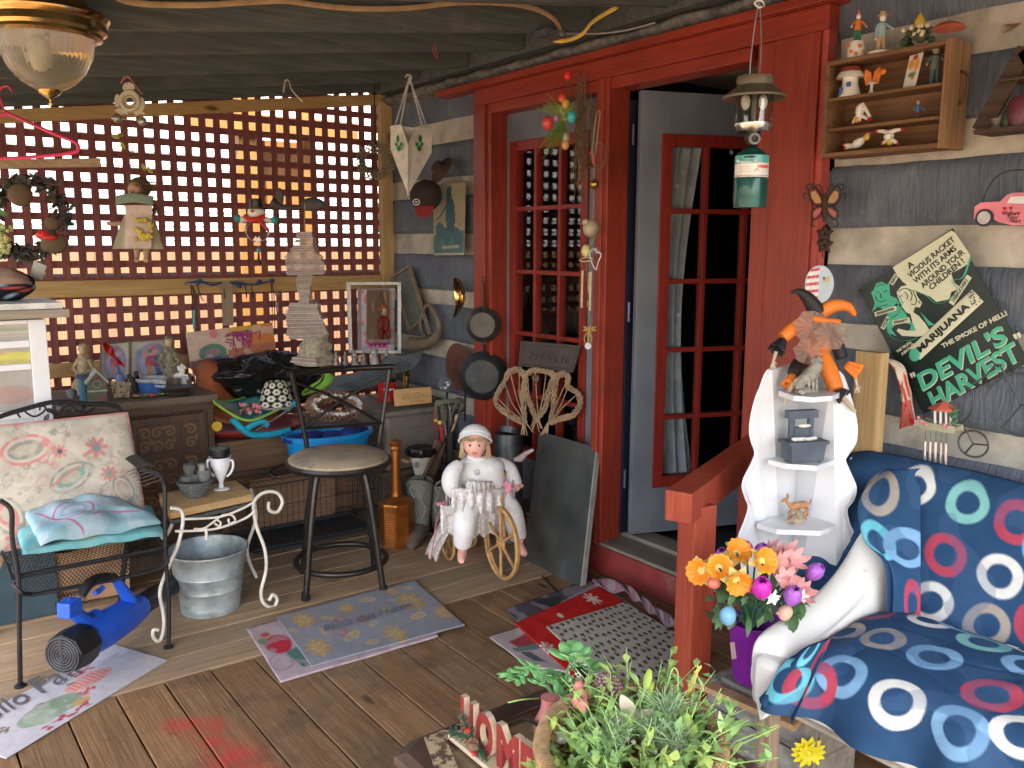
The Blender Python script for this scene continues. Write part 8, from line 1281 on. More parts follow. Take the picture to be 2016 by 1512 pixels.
for pts in (((740, 470), (690, 530), (675, 600), (700, 650), (745, 665)), ((1000, 455), (1075, 500), (1110, 560), (1130, 600), (1140, 615))): m_.tube(catmull([bdy(x, y, .03+.03*i/4) for i, (x, y) in enumerate(pts)], 4), [.026, .038, .042, .04, .037, .034, .028], 14)
m_.build('white_top', wc_, dl)
for nm_, (x, y), dx in (('arm_hand', (785, 665), 1), ('arm_hand', (1135, 620), -1)):
    m_ = MB(); a = bdy(x-dx*35, y-12, .07); b = bdy(x, y, .09); m_.tube([a, a.lerp(b, .5), b], [.018, .016, .020], 10, flat=.7)
    for k in range(4): fa = -.5+.33*k; d = (_r0*dx*.75+V(0, 0, -.45+.22*k)-FW*.25).normalized(); m_.tube([b, b+d*.018, b+d*(.034-.003*abs(k-1.5))+V(0, 0, -.006)], [.0075, .0065, .005], 7)
    m_.tube([b-_r0*dx*.008, b+V(0, 0, .016)+_r0*dx*.004-FW*.006, b+V(0, 0, .024)+_r0*dx*.012-FW*.01], [.008, .007, .005], 7); m_.build(nm_, sk, dl)
m_ = MB(); [m_.tube(catmull([bdy(x, y, o) for x, y, o in pts], 5), [.055, .058, .054, .048, .042], 14) for pts in (((830, 700, .06), (790, 780, .14), (780, 880, .15), (770, 985, .12)), ((990, 690, .06), (1090, 760, .1), (1130, 860, .1), (1150, 955, .08)))]; m_.build('white_trousers', wc_, dl)
m_ = MB(); [m_.tube(catmull([bdy(x, y, .12), bdy(x+4, y+35, .13), bdy(x+2+sx, y+52, .19), bdy(x+4+sx*1.5, y+58, .22)], 4), [.024, .022, .022, .018, .012], 10) for x, y, sx in ((765, 995, 0), (1155, 955, 25))]; m_.build('foot', sk, dl)
m_ = MB()
def skirt(u, v, x0=610, x1=1050, y0=600, y1=760): x = x0+(x1-x0)*u; return bdy(x, y0+(y1-y0)*v-20*sin(PI*u), .10+.06*sin(PI*u)+.02*sin(u*42)*v+.03*v)
m_.grid(lambda u, v: skirt(u, v, 690, 1130, 610, 760), 90, 12); m_.grid(lambda u, v: bdy(610+430*u, 740+(225-70*abs(u-.5))*v+12*abs(sin(u*15)), .06+.02*sin(u*38)*v), 90, 16); m_.grid(lambda u, v: skirt(u, v, 790, 1000, 560, 625), 40, 4); m_.build('lace_skirt', lace, dl, solid=.0015)
m_ = MB(); m_.tube([skirt(k/20, .05, 790, 1010, 605, 745)-FW*.008 for k in range(21)], .006, 6, flat=.4); [m_.ring(bdy(x, y, .07), .034, .006, 16, 5, nrm=_r0+UP3*.3) for x, y in ((742, 668), (1125, 598))]; m_.build('pink_trim', cm('pale_pink_trim', (.62, .4, .42), .7), dl)
m_ = MB(); m_.ring(bdy(868, 500, .105), .012, .002, 14, 5, nrm=FW); m_.tube(catmull([bdy(862, 500, .108), bdy(868, 508, .108), bdy(874, 500, .108)], 3), .0015, 5); m_.build('embroidered_heart', cm('grey_thread', (.35, .33, .36), .8), dl)
rl = thing('door_step_handrail', 'red painted handrail with one post beside the door step', 'handrail', (2.12, 1.82, 0)); rdp = wood('weathered_red_post', (.33, .05, .025), (.42, .085, .045), 2, rough=.5, bump=.2, dirt=(.25, .06, .04), dr=(.6, .8)); pc = PZ(1374, 1418, 0)
Rp = rotz(-10); m_ = MB(); m_.box(pc+V(.01, .045, .365), (.088, .088, .73), Rp); m_.build('post', rdp, rl, False, bev=.004)
rA, rB = P(1335, 1005, X=1.99), P(1490, 895, X=2.735); rA.z = .745; rB.z = .775; m_ = MB(); m_.bar(rA, rB, .09, .10); m_.build('rail', rdp, rl, False, bev=.004)
cw_ = mat('white_laminate', (.72, .73, .75), .4, var=.06, vs=6, bump=.03, dirt=(.5, .47, .44), dr=(.68, .85)); cs_ = thing('white_corner_shelf', 'white scalloped corner shelf standing between handrail and armchair', 'shelf', P(1570, 1180, D=2.85)); sf1, sf2 = PL(P(1570, 900, D=2.78)), PL(P(1570, 900, D=2.96)); cl_ = lambda y: sf2(1570, 900)
LE = [(1520, 728), (1512, 740), (1503, 765), (1496, 781), (1487, 815), (1483, 850), (1488, 875), (1494, 892), (1487, 915), (1472, 942), (1469, 962), (1476, 985), (1481, 1000), (1472, 1030), (1461, 1058), (1460, 1085), (1466, 1110), (1470, 1400)]; RE = [(1640, 728), (1652, 740), (1662, 765), (1672, 800), (1680, 840), (1677, 872), (1660, 898), (1657, 910), (1668, 935), (1678, 960), (1673, 985), (1660, 1003), (1664, 1030), (1674, 1054), (1668, 1085), (1655, 1110), (1650, 1400)]
for E_, nm_ in ((LE, 'side_panel'), (RE, 'side_panel')):
    pts = catmull([sf1(x, y) for x, y in E_], 3); base = [V(cl_(0).x, cl_(0).y, p.z) for p in (pts[0], pts[-1])]; n_ = (pts[0]-base[0]).cross(UP3).normalized(); n_ = n_ if n_.dot(FW) > 0 else -n_
    m_ = MB(); m_.prism([base[0]]+pts+[base[1]], n_*.014); m_.build(nm_, cw_, cs_, False, bev=.002)
def cshelf(yb, pts):
    zf = sf1(pts[0][0], pts[0][1]).z; c = V(cl_(0).x, cl_(0).y, zf); pp = [c-FW*.012]+[PZ(x, y, zf) for x, y in pts]; m_ = MB(); m_.prism(pp, (0, 0, -.016)); m_.build('shelf_board', cw_, cs_, False, bev=.001); return zf
z_a = cshelf(0, ((1533, 769), (1563, 779), (1600, 782), (1638, 779), (1655, 772))); z_b = cshelf(0, ((1512, 905), (1548, 913), (1608, 917), (1643, 905))); z_c = cshelf(0, ((1490, 1030), (1528, 1042), (1615, 1045), (1645, 1035)))
b0 = PZ(1583, 905, z_b+.001); b0 = PZ(1580, 908, z_b+.001); s = depth(b0)/FPX; R = frame(_r0)@Matrix.Rotation(.25, 3, 'Z'); f = thing('wishing_well_planter', 'dark blue grey wishing well planter with white shells on the middle corner shelf', 'planter', b0); T = lambda x, y, z: b0+R@V(x*s, y*s, z*s); wm = cm('blue_grey_resin', (.09, .11, .14), .8, bump=.5)
m_ = MB(); m_.prism([T(-34, -18, 4), T(34, -18, 4), T(38, -20, 38), T(-38, -20, 38)], R@V(0, 38*s, 0)); m_.box(T(0, -0, 40), (88*s, 44*s, 6*s), R); [m_.box(T(x, y, 2), (6*s, 6*s, 5*s), R) for x in (-30, 30) for y in (-14, 14)]; m_.build('trough', wm, f, False, bev=.001); m_ = MB(); [m_.box(T(x, 14, 62), (11*s, 9*s, 48*s), R) for x in (-20, 22)]; m_.box(T(1, 14, 92), (66*s, 16*s, 16*s), R); m_.box(T(1, 14, 57), (40*s, 9*s, 20*s), R); m_.build('well_frame', wm, f, False, bev=.001)
for x, y, z, rx in ((-10, -4, 46, 14), (8, -6, 46, 12), (20, -2, 46, 9), (4, 6, 70, 15), (-22, -4, 46, 8)): m_ = MB(); m_.ell(T(x, y, z), (rx*s, 6*s, 4*s), R, 10, 6); m_.build('white_shell', porc, f)
b0 = PZ(1566, 1028, z_c+.001); s = depth(b0)/FPX; f = thing('spotted_fawn_figurine', 'spotted brown fawn figurine leaping over a rock on the lowest corner shelf', 'figurine', b0); T = lambda x, z, y=0: b0+frame(_r0)@V(x*s, y*s, z*s); fn_ = cm('fawn_brown', (.42, .2, .09), .5)
m_ = MB(); m_.tube(catmull([T(-12, 30), T(-2, 33), T(12, 36), T(22, 34)], 4), [6*s, 8*s, 7*s, 8*s, 5*s], 10); m_.tube([T(-10, 32), T(-18, 40), T(-20, 46)], [5.5*s, 3.6*s, 3*s], 8); m_.tube([T(-18, 46), T(-24, 45), T(-31, 42)], [4.2*s, 3.6*s, 1.6*s], 8); [m_.leaf(T(-18, 48, y), V(.1, y*.01, 1), .016, .008, -FW) for y in (-2, 3)]; m_.tube([T(24, 36), T(28, 44), T(26, 48)], [2.4*s, 2*s, .8*s], 6)
[m_.tube([T(x0, 28, y), T(x1, 17, y), T(x2, 6, y)], [3.5*s, 2*s, 1.6*s], 7) for x0, x1, x2, y in ((-8, -10, -2, -3), (-4, -14, -8, 3), (20, 16, 22, -3), (22, 24, 20, 3))]; m_.build('fawn', fn_, f); m_ = MB(); [m_.ell(T(ru(-4, 20), ru(34, 41), -5.5), 1.1*s, None, 5, 4) for _ in range(12)]; m_.build('spot', cm('fawn_spot', (.7, .55, .4), .5), f)
m_ = MB(); m_.ell(T(0, 6), (22*s, 12*s, 9*s), None, 16, 9, .5, 4); m_.ell(T(6, 16), (9*s, 6*s, 12*s), None, 12, 8, .6, 5); m_.build('rock', cm('mottled_rock', (.42, .33, .22), .8, var=.6, bump=.5), f)
b0 = PZ(1588, 775, z_a+.001); s = depth(b0)/FPX; T = lambda x, z, y=0: b0+frame(_r0)@V(x*s, y*s, z*s); f = thing('stone_cat_figurine', 'weathered grey stone animal figurine between the legs of the jester doll', 'figurine', b0); m_ = MB(); m_.ell(T(0, 6), (26*s, 14*s, 9*s), None, 16, 8, .5, 4); m_.tube(catmull([T(-18, 10), T(-10, 26), T(2, 34), T(14, 48), T(18, 62)], 5), [8*s, 11*s, 13*s, 12*s, 9*s], 12); m_.ell(T(16, 64), (11*s, 9*s, 10*s), None, 12, 8, .5, 5); [m_.tube([T(x, 32, -8), T(x+1, 8, -10)], [3.6*s, 2.6*s], 6) for x in (0, 8, 15)]; m_.tube(catmull([T(-18, 10), T(-24, 24), T(-14, 30), T(-6, 26)], 4), 3.5*s, 7); m_.build('stone', mat('pitted_stone', (.3, .29, .25), .95, var=.5, vs=60, bump=1, bs=60), f)
JD = 2.80; jpl = PL(P(1600, 700, D=JD)); J = lambda x, y, o=0: jpl(1300+x/3.024, 500+y/3.024, o); u1 = JD/FPX/3.024; jd = thing('jester_doll', 'jester doll in orange and black with a two horned hat sitting on the corner shelf', 'doll', J(900, 800)); oc = mat('orange_satin', (.82, .22, .03), .5, var=.2, vs=18, bump=.35, bs=30); bc_ = mat('black_star_cloth', (.02, .018, .02), .6, dirt=(.35, .3, .2), dr=(.66, .7), ds=38)
m_ = MB(); m_.tube(catmull([J(940, 350), J(905, 300), J(870, 255), J(820, 222), J(775, 232)], 5), [48*u1, 46*u1, 40*u1, 30*u1, 14*u1, 4*u1], 12); m_.build('black_hat_horn', bc_, jd); m_ = MB(); m_.tube(catmull([J(955, 355), J(1000, 322), J(1060, 305), J(1120, 318), J(1158, 365)], 5), [40*u1, 44*u1, 38*u1, 28*u1, 12*u1], 12); m_.tube(catmull([J(872, 372, .06), J(930, 385, .08), J(1020, 395, .06)], 4), 18*u1, 10); m_.build('orange_hat_horn', oc, jd)
m_ = MB(); m_.ell(J(925, 405, .02), (40*u1, 40*u1, 42*u1)); m_.ell(J(925, 415, .075), 7*u1); m_.build('face', cm('ivory_face', (.62, .5, .3), .4), jd)
rf_ = mat('sheer_brown_ruff', (.4, .27, .22), .7, alpha=.62, var=.2, bump=.2)
for cx, cy, rx, ry, o in ((855, 420, 100, 92, .07), (950, 468, 92, 80, .10), (825, 560, 82, 75, .09)):
    m_ = MB(); m_.grid(lambda u, v: J(cx+rx*v*cos(2*PI*u), cy+ry*v*sin(2*PI*u), o+.012*sin(u*44)*v), 72, 8); m_.build('ruff', rf_, jd)
m_ = MB(); m_.tube(catmull([J(930, 470), J(935, 540), J(925, 620), J(900, 680)], 4), [60*u1, 78*u1, 80*u1, 66*u1], 14); m_.tube(catmull([J(860, 400, .02), J(770, 435, .04), J(700, 490, .05)], 4), [50*u1, 42*u1, 36*u1], 12); m_.tube(catmull([J(940, 600, .02), J(965, 680, .06), J(985, 780, .09)], 4), [55*u1, 50*u1, 44*u1], 12); m_.build('orange_suit', oc, jd)
m_ = MB(); m_.tube(catmull([J(980, 440), J(1030, 520, .02), J(1055, 610, .04)], 4), [46*u1, 40*u1, 34*u1], 12); m_.tube(catmull([J(870, 620), J(800, 650, .04), J(745, 690, .08)], 4), [50*u1, 44*u1, 36*u1], 12); m_.build('black_suit', bc_, jd)
def cuff(x, y, dx, dy, m, nm_='cuff'): a = J(x, y, .07); d = (J(x+dx, y+dy, .09)-a); mb = MB(); dd_, s1_, s2_ = basis(d); mb.grid(lambda u, v: a+d*v+(s1_*cos(2*PI*u)+s2_*sin(2*PI*u))*u1*(22+26*v)*(1+.12*sin(u*38)), 36, 4); mb.build(nm_, m, jd, solid=.0015)
cuff(690, 500, -50, 55, bc_); cuff(1055, 640, 70, 40, oc); cuff(750, 700, -30, 60, oc); cuff(985, 780, 50, 45, bc_)
for pts, r in ((((640, 560), (632, 590), (622, 622)), (12, 10, 8)), (((1090, 690), (1100, 725), (1108, 762)), (12, 9, 7)), (((745, 735), (715, 800), (692, 860)), (18, 13, 9)), (((1010, 810), (1055, 860), (1095, 908)), (18, 14, 10))):
    m_ = MB(); m_.tube([J(x, y, .09) for x, y in pts], [q*u1 for q in r], 9)
    if r[0] == 12:
        e = J(*pts[-1], .09); [m_.tube([e, e+V(0, 0, -.012)+_r0*k*.004, e+V(0, 0, -.02)+_r0*k*.005-FW*.003], [.0028, .0022, .0016], 5) for k in (-1.5, -.5, .5, 1.5)]; m_.tube([e+_r0*.004, e+_r0*.012-V(0, 0, .006)], [.0026, .0018], 5)
    m_.build('limb_end', cm('bone_limb', (.5, .42, .3), .45, dirt=(.1, .08, .06), dr=(.66, .7)), jd)
px0 = P(1717, 690, X=2.66); m_ = MB(); a = P(1692, 690, X=2.68); b = P(1744, 690, X=2.68); m_.mm((2.66, b.y+.004, 0), (2.71, a.y, a.z)); m_.mm((2.655, b.y-.002, a.z-.5), (2.658, b.y, a.z-.49)); tag(m_.build('pine_upright', pinez, smooth=False, bev=.002), 'bare pine upright standing against the log wall behind the armchair', 'post')
ar = thing('upholstered_armchair', 'white vinyl armchair draped in blue cloth at the right', 'armchair', (2.3, .8, 0)); vin = mat('white_vinyl', (.74, .73, .68), .4, var=.06, vs=5, bump=.05, dirt=(.2, .17, .13), dr=(.66, .8), ds=12)
aY = lambda x, y, Y=1.38: P(x, y, Y=Y)
A_o = catmull([P(x, y, Y=1.45) for x, y in ((1486, 1300), (1489, 1262), (1512, 1236), (1560, 1206), (1620, 1156), (1660, 1108), (1692, 1058), (1722, 1015))], 6); A_b = catmull([P(x, y, Y=1.345) for x, y in ((1492, 1425), (1500, 1405), (1545, 1330), (1590, 1290), (1640, 1255), (1700, 1225), (1750, 1205), (1790, 1190))], 6); m_ = MB(); SEC = []
for a, b in zip(A_o, A_b):
    k = min(1, (A_o[-1].x-a.x)/.1+.6); SEC.append(catmull([V(a.x, 1.445, .32), V(a.x, 1.458, a.z-.05), a, V(a.x+.01, 1.41, a.z+.004), V(a.x+.02, 1.365, a.z-.03), V((a.x+b.x)/2+.01, 1.345, (a.z+b.z)/2-.01), V(b.x, 1.335, max(b.z-.03, .32))], 5))
n_ = len(SEC[0]); m_.add([p for q in SEC for p in q], [(i*n_+j, i*n_+j+1, (i+1)*n_+j+1, (i+1)*n_+j) for i in range(len(SEC)-1) for j in range(n_-1)]); m_.add([p+V(-.004, 0, 0) for p in SEC[0]], [tuple(range(n_))]); m_.build('arm', vin, ar, ang=55)
m_ = MB(); m_.mm((1.885, 1.34, .295), (1.97, 1.44, .44)); m_.build('arm_front', vin, ar, bev=.022)
m_ = MB(); m_.mm((1.93, -.4, .285), (2.5, 1.47, .40)); m_.build('body', vin, ar, False, bev=.012)
m_ = MB(); m_.tube([V(1.925, -.4, .30), V(1.925, 1.33, .30)], .008, 7); m_.build('piping', cm('grimy_piping', (.4, .36, .3), .7), ar)
m_ = MB(); m_.prism([V(2.42, -.4, .3), V(2.615, -.4, .83), V(2.68, -.4, .84), V(2.62, -.4, .3)], (0, 2.02, 0)); m_.build('back', vin, ar, False, bev=.03)
for p in ((1.885, 1.37), (2.52, 1.3), (1.885, -.35), (2.52, -.35)): m_ = MB(); m_.box(V(p[0], p[1], .155), (.045, .045, .31)); m_.build('leg', wood('scuffed_leg', (.22, .15, .1), (.34, .27, .2), 2), ar, False, bev=.004)
CB = (.024, .068, .15); WH, BG, MT, RD, LB, CY = (.68, .68, .64), (.36, .32, .27), (.22, .5, .47), (.42, .06, .1), (.2, .38, .58), (.15, .5, .6)
W_ = 1.92; Hh = .62; cvb2 = Cv(460, 150, CB, W_/Hh*1.0); mpx = lambda Y, h: ((1.72-Y)/Hh, h/Hh)
TL_ = .36; cb_ = PL(V(2.585, 1, .875), (-cos(TL_), 0, sin(TL_)))
for x, y, c in ((1737, 972, BG), (1797, 965, WH), (1900, 995, MT), (2000, 1028, RD), (1772, 1068, LB), (1745, 1062, CY), (1860, 1098, RD), (1968, 1135, WH), (1830, 1192, WH), (1938, 1232, BG), (2060, 1080, LB), (2080, 1170, MT), (1752, 1170, RD), (1752, 1140, LB), (2040, 1230, RD)):
    p = cb_(x, y); h = (.875-p.z)/cos(TL_); X_, Y_ = mpx(p.y, h); r = .062/Hh; cvb2.el(X_, Y_, r, r, c, 0, 1, .56)
def bkf(u, v):
    Y = 1.72-W_*u; h = Hh*v; x = 2.585+(h)*-.18*-1*0; top = .875+.012*sin(u*9)-(.06*max(0, 1-u*12)**2); z = top-h*cos(TL_); x = 2.585-(h*sin(TL_))
    if h < .05: x += .05*(1-h/.05)**2*1.2
    e = max(0, 1-u*14); return V(x-.012*NZ(V(u*9, v*2.2, 5))-.028*e*sin(v*9)-.09*e*v, Y-.10*e*v*0+.015*NZ(V(v*5, u*5, 9))-.06*e*v, z)
cvb2.noise(5, (.06, .12, .24), .1, .35); m_ = MB(); cvb2.sheet(bkf, m_); bcl = thing('blue_ring_back_cloth', 'navy cloth printed with coloured rings draped over the armchair back', 'cloth', (2.55, .8, .4)); m_.build('cloth', CLOTHP, bcl, ang=80, solid=.002)
Lc = catmull([P(1742, 922, X=2.59), P(1692, 985, X=2.44), P(1702, 1060, X=2.37), P(1745, 1110, X=2.35), P(1750, 1205, X=2.33)], 8); Rc = catmull([P(1812, 922, X=2.60), P(1812, 1000, X=2.52), P(1812, 1080, X=2.46), P(1812, 1140, X=2.42), P(1812, 1215, X=2.40)], 8)
cvf3 = Cv(60, 120, CB, .5); cvf3.el(.17, .17, .19, .14, BG, 20, 1, .6).el(.16, .5, .17, .15, CY, 0, 1, .6).el(.4, .52, .17, .15, LB, 0, 1, .55).el(.42, .9, .1, .14, RD, 0, 1, .5).noise(5, (.06, .12, .24), .1, .35)
def cf(u, v): k = v*(len(Lc)-1); i = int(min(k, len(Lc)-2)); t = k-i; a, b = Lc[i].lerp(Lc[i+1], t), Rc[i].lerp(Rc[i+1], t); return a.lerp(b, u)-V(.035*sin(PI*u)+.012*sin(u*15+v*2)*v*(1-u), 0, 0)
m_ = MB(); cvf3.sheet(cf, m_); m_.build('corner_drape', CLOTHP, bcl, ang=80, solid=.002)
prof = [(2.46, .47), (2.34, .515), (2.2, .525), (2.08, .515), (1.98, .495), (1.925, .465), (1.90, .415), (1.888, .37), (1.882, .335)]
pf = catmull([V(x, 0, z) for x, z in prof], 10); cum = [0]
for i in range(1, len(pf)): cum.append(cum[-1]+(pf[i]-pf[i-1]).length)
SL = cum[-1]
def at_s(s_):
    for i in range(1, len(pf)):
        if cum[i] >= s_: t = (s_-cum[i-1])/(cum[i]-cum[i-1]); return pf[i-1].lerp(pf[i], t)
    return pf[-1]
W2 = 1.56; cvs2 = Cv(420, 230, CB, W2/SL)
topn = PL(V(2.1, 1, .53), (0, 0, 1)); frn = PL(V(1.9, 1, .4), (-1, 0, 0))
for x, y, c in ((1827, 1218, WH), (1733, 1247, BG), (1937, 1263, MT), (1840, 1288, LB), (1655, 1325, LB), (1763, 1383, WH), (1953, 1368, RD), (2030, 1312, LB), (1885, 1440, LB), (1600, 1345, RD), (1640, 1215, BG), (2010, 1450, WH), (1560, 1325, CY), (1900, 1180, LB), (2040, 1240, WH), (1700, 1185, RD)):
    d = P(x, y, D=1)-CAMP; best = None
    for k in range(160):
        s_ = SL*k/159; pt = at_s(s_); t = (pt.x-CAMP.x)/d.x; z = CAMP.z+d.z*t; e = abs(z-pt.z)
        if best is None or e < best[0]: best = (e, s_, CAMP.y+d.y*t)
    r = .066/SL; cvs2.el((1.36-best[2])/SL, best[1]/SL, r, r, c, 0, 1, .56)
def sf(u, v):
    Y = 1.36-W2*u; p = at_s(SL*v); k = max(0, (v-.62)/.38); fold = .022*sin(u*46+2*NZ(V(u*6, 0, 3)))*k*k; e = max(0, 1-u*9)
    return V(p.x-fold-.03*NZ(V(u*5, v*3, 1))*k-.05*e*k, Y+.0-.04*e*(1-k), p.z-.03*e*e*(1-v*.3)+.014*NZ(V(u*3.5, v*3, 7))*(1-k)+.02*e*k-.009*(1-abs(NZ(V(u*6+v*3, v*4-u*2, 2)))*3)**3*.5)
cvs2.noise(5, (.06, .12, .24), .1, .35); m_ = MB(); cvs2.sheet(sf, m_); scl = thing('blue_ring_seat_cloth', 'navy cloth printed with coloured rings spread over the armchair seat', 'cloth', (2.1, .8, .3)); m_.build('cloth', CLOTHP, scl, ang=80, solid=.002)
cv = Cv(50, 40, CB, 1.2); cv.el(.45, .05, .3, .3, CY, 0, 1, .6).el(1.2, .35, .35, .35, RD, 0, 1, .6)
fq = quad(P(1590, 1275, X=1.93), P(1640, 1255, X=1.95), P(1570, 1420, X=1.86), P(1500, 1372, X=1.85)); m_ = MB(); cv.sheet(lambda u, v: fq(u, v)-V(.02*sin(u*7)*v+.01, 0, 0), m_); m_.build('corner_flap', CLOTHP, scl, ang=80, solid=.002)
pb0 = P(1483, 1336, X=2.1); f = thing('purple_flower_pot', 'tall purple plastic flower pot standing on the blocks by the armchair', 'flower pot', pb0); s = depth(pb0)/FPX; pur = mat('purple_plastic', (.2, .015, .28), .35, var=.06, bump=0); m_ = MB(); m_.lathe([(0, 0), (37*s, 0), (41*s, 10*s), (52*s, 118*s), (54*s, 122*s), (51*s, 122*s), (38*s, 14*s), (0, 12*s)], pb0, 40); m_.build('pot', pur, f)
pl_ = PL(pb0-FW*44*s); m_ = MB(); m_.prism([pl_(1437, 1265), pl_(1446, 1264), pl_(1450, 1296), pl_(1441, 1298)], -FW*.001); m_.build('price_sticker', cm('sticker', (.5, .35, .38), .6), f, False)
fb = thing('artificial_flower_bouquet', 'artificial bouquet of orange daffodils, purple tulips and pink lilies in the purple pot', 'bouquet', pb0+V(0, 0, .2)); K = lambda x, y, o=0: P(1300+x/2.749, 850+y/2.749, D=2.50-o); um = 2.5/FPX/2.749
m_ = MB(); heads = ((205, 770, .03), (320, 740, .08), (415, 655, .04), (420, 815, .12), (555, 715, .10), (545, 870, .12), (620, 680, 0), (690, 800, .10), (795, 760, .04), (700, 900, .12), (470, 640, -.02), (340, 680, -.02), (520, 660, -.02), (610, 900, .12), (370, 990, .1))
for x, y, o in heads: m_.tube(catmull([K(480, 1080, 0), K((480+x)/2, (1000+y)/2, o*.6), K(x, y, o)], 5), .0028, 5)
m_.build('stem', cm('stem_green', 0), fb); m_ = MB()
for _ in range(85): x, y = ru(250, 760), ru(800, 1000); m_.leaf(K(x, y, ru(-.04, .08)), V(ru(-1, 1), ru(-1, .3), ru(-.9, .5)), ru(.04, .075), ru(.018, .03), V(0, -.4, 1))
m_.build('leaf', mat('silk_leaf_green', (.07, .15, .05), .5, var=.4), fb)
yel = mat('daffodil_cream', (.72, .56, .17), .5, var=.15); 
for x, y, o, dx, dz_ in ((215, 755, .05, -.7, .2), (320, 735, .08, -.1, .55), (420, 650, .04, .2, 1), (418, 810, .13, .1, -.2), (560, 700, .10, .45, .5)):
    c = K(x, y, o); ax_ = (-FW+_r0*dx+UP3*dz_).normalized(); _, a1, a2 = basis(ax_); m_ = MB(); [m_.leaf(c-ax_*.012, a1*cos(t)+a2*sin(t)+ax_*.15, .042, .028, ax_, .3) for t in [k*PI/3 for k in range(6)]]; m_.build('daffodil_petals', yel, fb)
    m_ = MB(); m_.grid(lambda u, v: c+ax_*(.028*v-.012)+(a1*cos(2*PI*u)+a2*sin(2*PI*u))*(.010+.026*v**1.6)*(1+.07*sin(u*2*PI*12)*v), 60, 6); m_.build('daffodil_trumpet', mat('daffodil_orange', (.85, .3, .02), .5, var=.2), fb, solid=.001)
mg_ = mat('magenta_petal', (.6, .03, .42), .45, var=.2); vi = mat('violet_petal', (.38, .12, .52), .45, var=.2)
for x, y, o, dx, mm_, r in ((545, 870, .14, -.1, mg_, .026), (795, 765, .05, .8, vi, .022), (700, 905, .12, .1, vi, .024), (465, 645, -.02, -.2, mg_, .02), (345, 680, -.03, -.3, vi, .02), (525, 655, -.02, .3, vi, .02), (500, 840, .1, -.4, mg_, .018)):
    c = K(x, y+25, o); ax_ = (UP3*1+_r0*dx-FW*.45).normalized(); _, a1, a2 = basis(ax_); m_ = MB()
    for k in range(6): t = k*PI/3; d = a1*cos(t)+a2*sin(t); m_.grid(lambda u, v: c+ax_*(r*2.5*v)+(a1*cos(t+(u-.5)*1.5)+a2*sin(t+(u-.5)*1.5))*r*(.25+.75*sin(PI*min(1, v*.78+.08)))*(1 if v < .8 else 1-(v-.8)*2.2*abs(u-.5)*2), 6, 8)
    m_.build('tulip', mm_, fb, solid=.001)
pk2 = mat('pale_pink_petal', (.75, .38, .36), .5, var=.2)
for x, y, o in ((620, 665, 0), (680, 790, .1), (690, 650, .0), (590, 640, -.03), (730, 850, .1), (655, 700, .05), (720, 690, .03), (760, 870, .08), (640, 740, .08)):
    c = K(x, y+10, o); ax_ = (UP3*.6+_r0*ru(-.3, .4)-FW).normalized(); _, a1, a2 = basis(ax_); m_ = MB(); [m_.leaf(c, a1*cos(t)+a2*sin(t)+ax_*.7, .05, .022, ax_, -.4) for t in [k*PI/3 for k in range(6)]]; m_.build('lily', pk2, fb)
m_ = MB(); [m_.leaf(K(x, y, .13), _r0*cos(t)+UP3*sin(t)-FW*.2, .02, .009, -FW) for x, y in ((612, 890), (605, 905), (765, 890)) for t in (0, 1.3, 2.6, 3.9, 5.2)]; m_.build('small_white_flower', porc, fb)
m_ = MB(); m_.ell(K(365, 996, .1), (.0215*1.1, .022, .0275)); tag(m_.build('blue_easter_egg', cm('glitter_blue', (.2, .45, .65), .4, bump=.4)), 'speckled light blue easter egg hanging out of the purple pot', 'egg'); m_ = MB(); m_.ell(K(290, 818, .1), (.022, .018, .016)); tag(m_.build('coral_easter_egg', cm('coral_egg', (.7, .2, .12), .4)), 'small coral easter egg among the daffodils', 'egg')
c = K(672, 982, .08); m_ = MB(); m_.ell(c, (.019, .019, .021)); m_.ell(c-_r0*.018, .005, None, 6, 4); o_ = thing('cherub_head_pick', 'tiny painted doll head at the edge of the purple pot', 'ornament', c); m_.build('face', cm('peach_head', (.7, .4, .3), .5), o_); m_ = MB(); m_.ell(c+_r0*.006+V(0, .002, .004), (.018, .019, .02)); m_.build('hair', cm('pale_blond', (.55, .4, .26), .7), o_)
cin = mat('concrete_block', (.25, .23, .2), .95, var=.3, vs=20, bump=1.2, bs=45, dirt=(.36, .33, .28), dr=(.55, .7)); cb0 = PZ(1408, 1452, 0)
for k, (h0, h1, off) in enumerate(((.0, .105, 0), (.107, .2, .006))):
    m_ = MB(); 
    m_.grid(lambda u, v: V(cb0.x-.01+off+.008*NZ(V(u*8, v*5, k)), cb0.y+.03-.40*u, h0+(h1-h0)*v)+V(-.006*sin(PI*v), 0, 0), 30, 8); m_.mm((cb0.x+.004+off, cb0.y-.37, h0), (cb0.x+.19+off, cb0.y+.03, h1)); tag(m_.build('concrete_block', cin, smooth=False, bev=.004), ('lower rough concrete block under the purple pot', 'upper rough concrete block under the purple pot')[k], 'block', 'stacked concrete blocks')
m_ = MB(); a, b = P(1362, 1318, X=1.97), P(1520, 1372, X=2.0); b.z = a.z = .22; m_.bar(a, b+(b-a)*.3, .045, .018); tag(m_.build('wood_slat', wood('honey_slat', (.4, .24, .12), (.5, .33, .18), 0), smooth=False, bev=.002), 'honey coloured wooden slat laid across the concrete blocks', 'slat')
m_ = MB(); m_.mm((pb0.x-.07, pb0.y-.09, .2005), (pb0.x+.1, pb0.y+.07, pb0.z-.001)); tag(m_.build('flat_stone', mat('flat_stone_grey', (.22, .2, .17), .9, bump=.6), bev=.004), 'flat grey stone between concrete block and purple pot', 'stone')
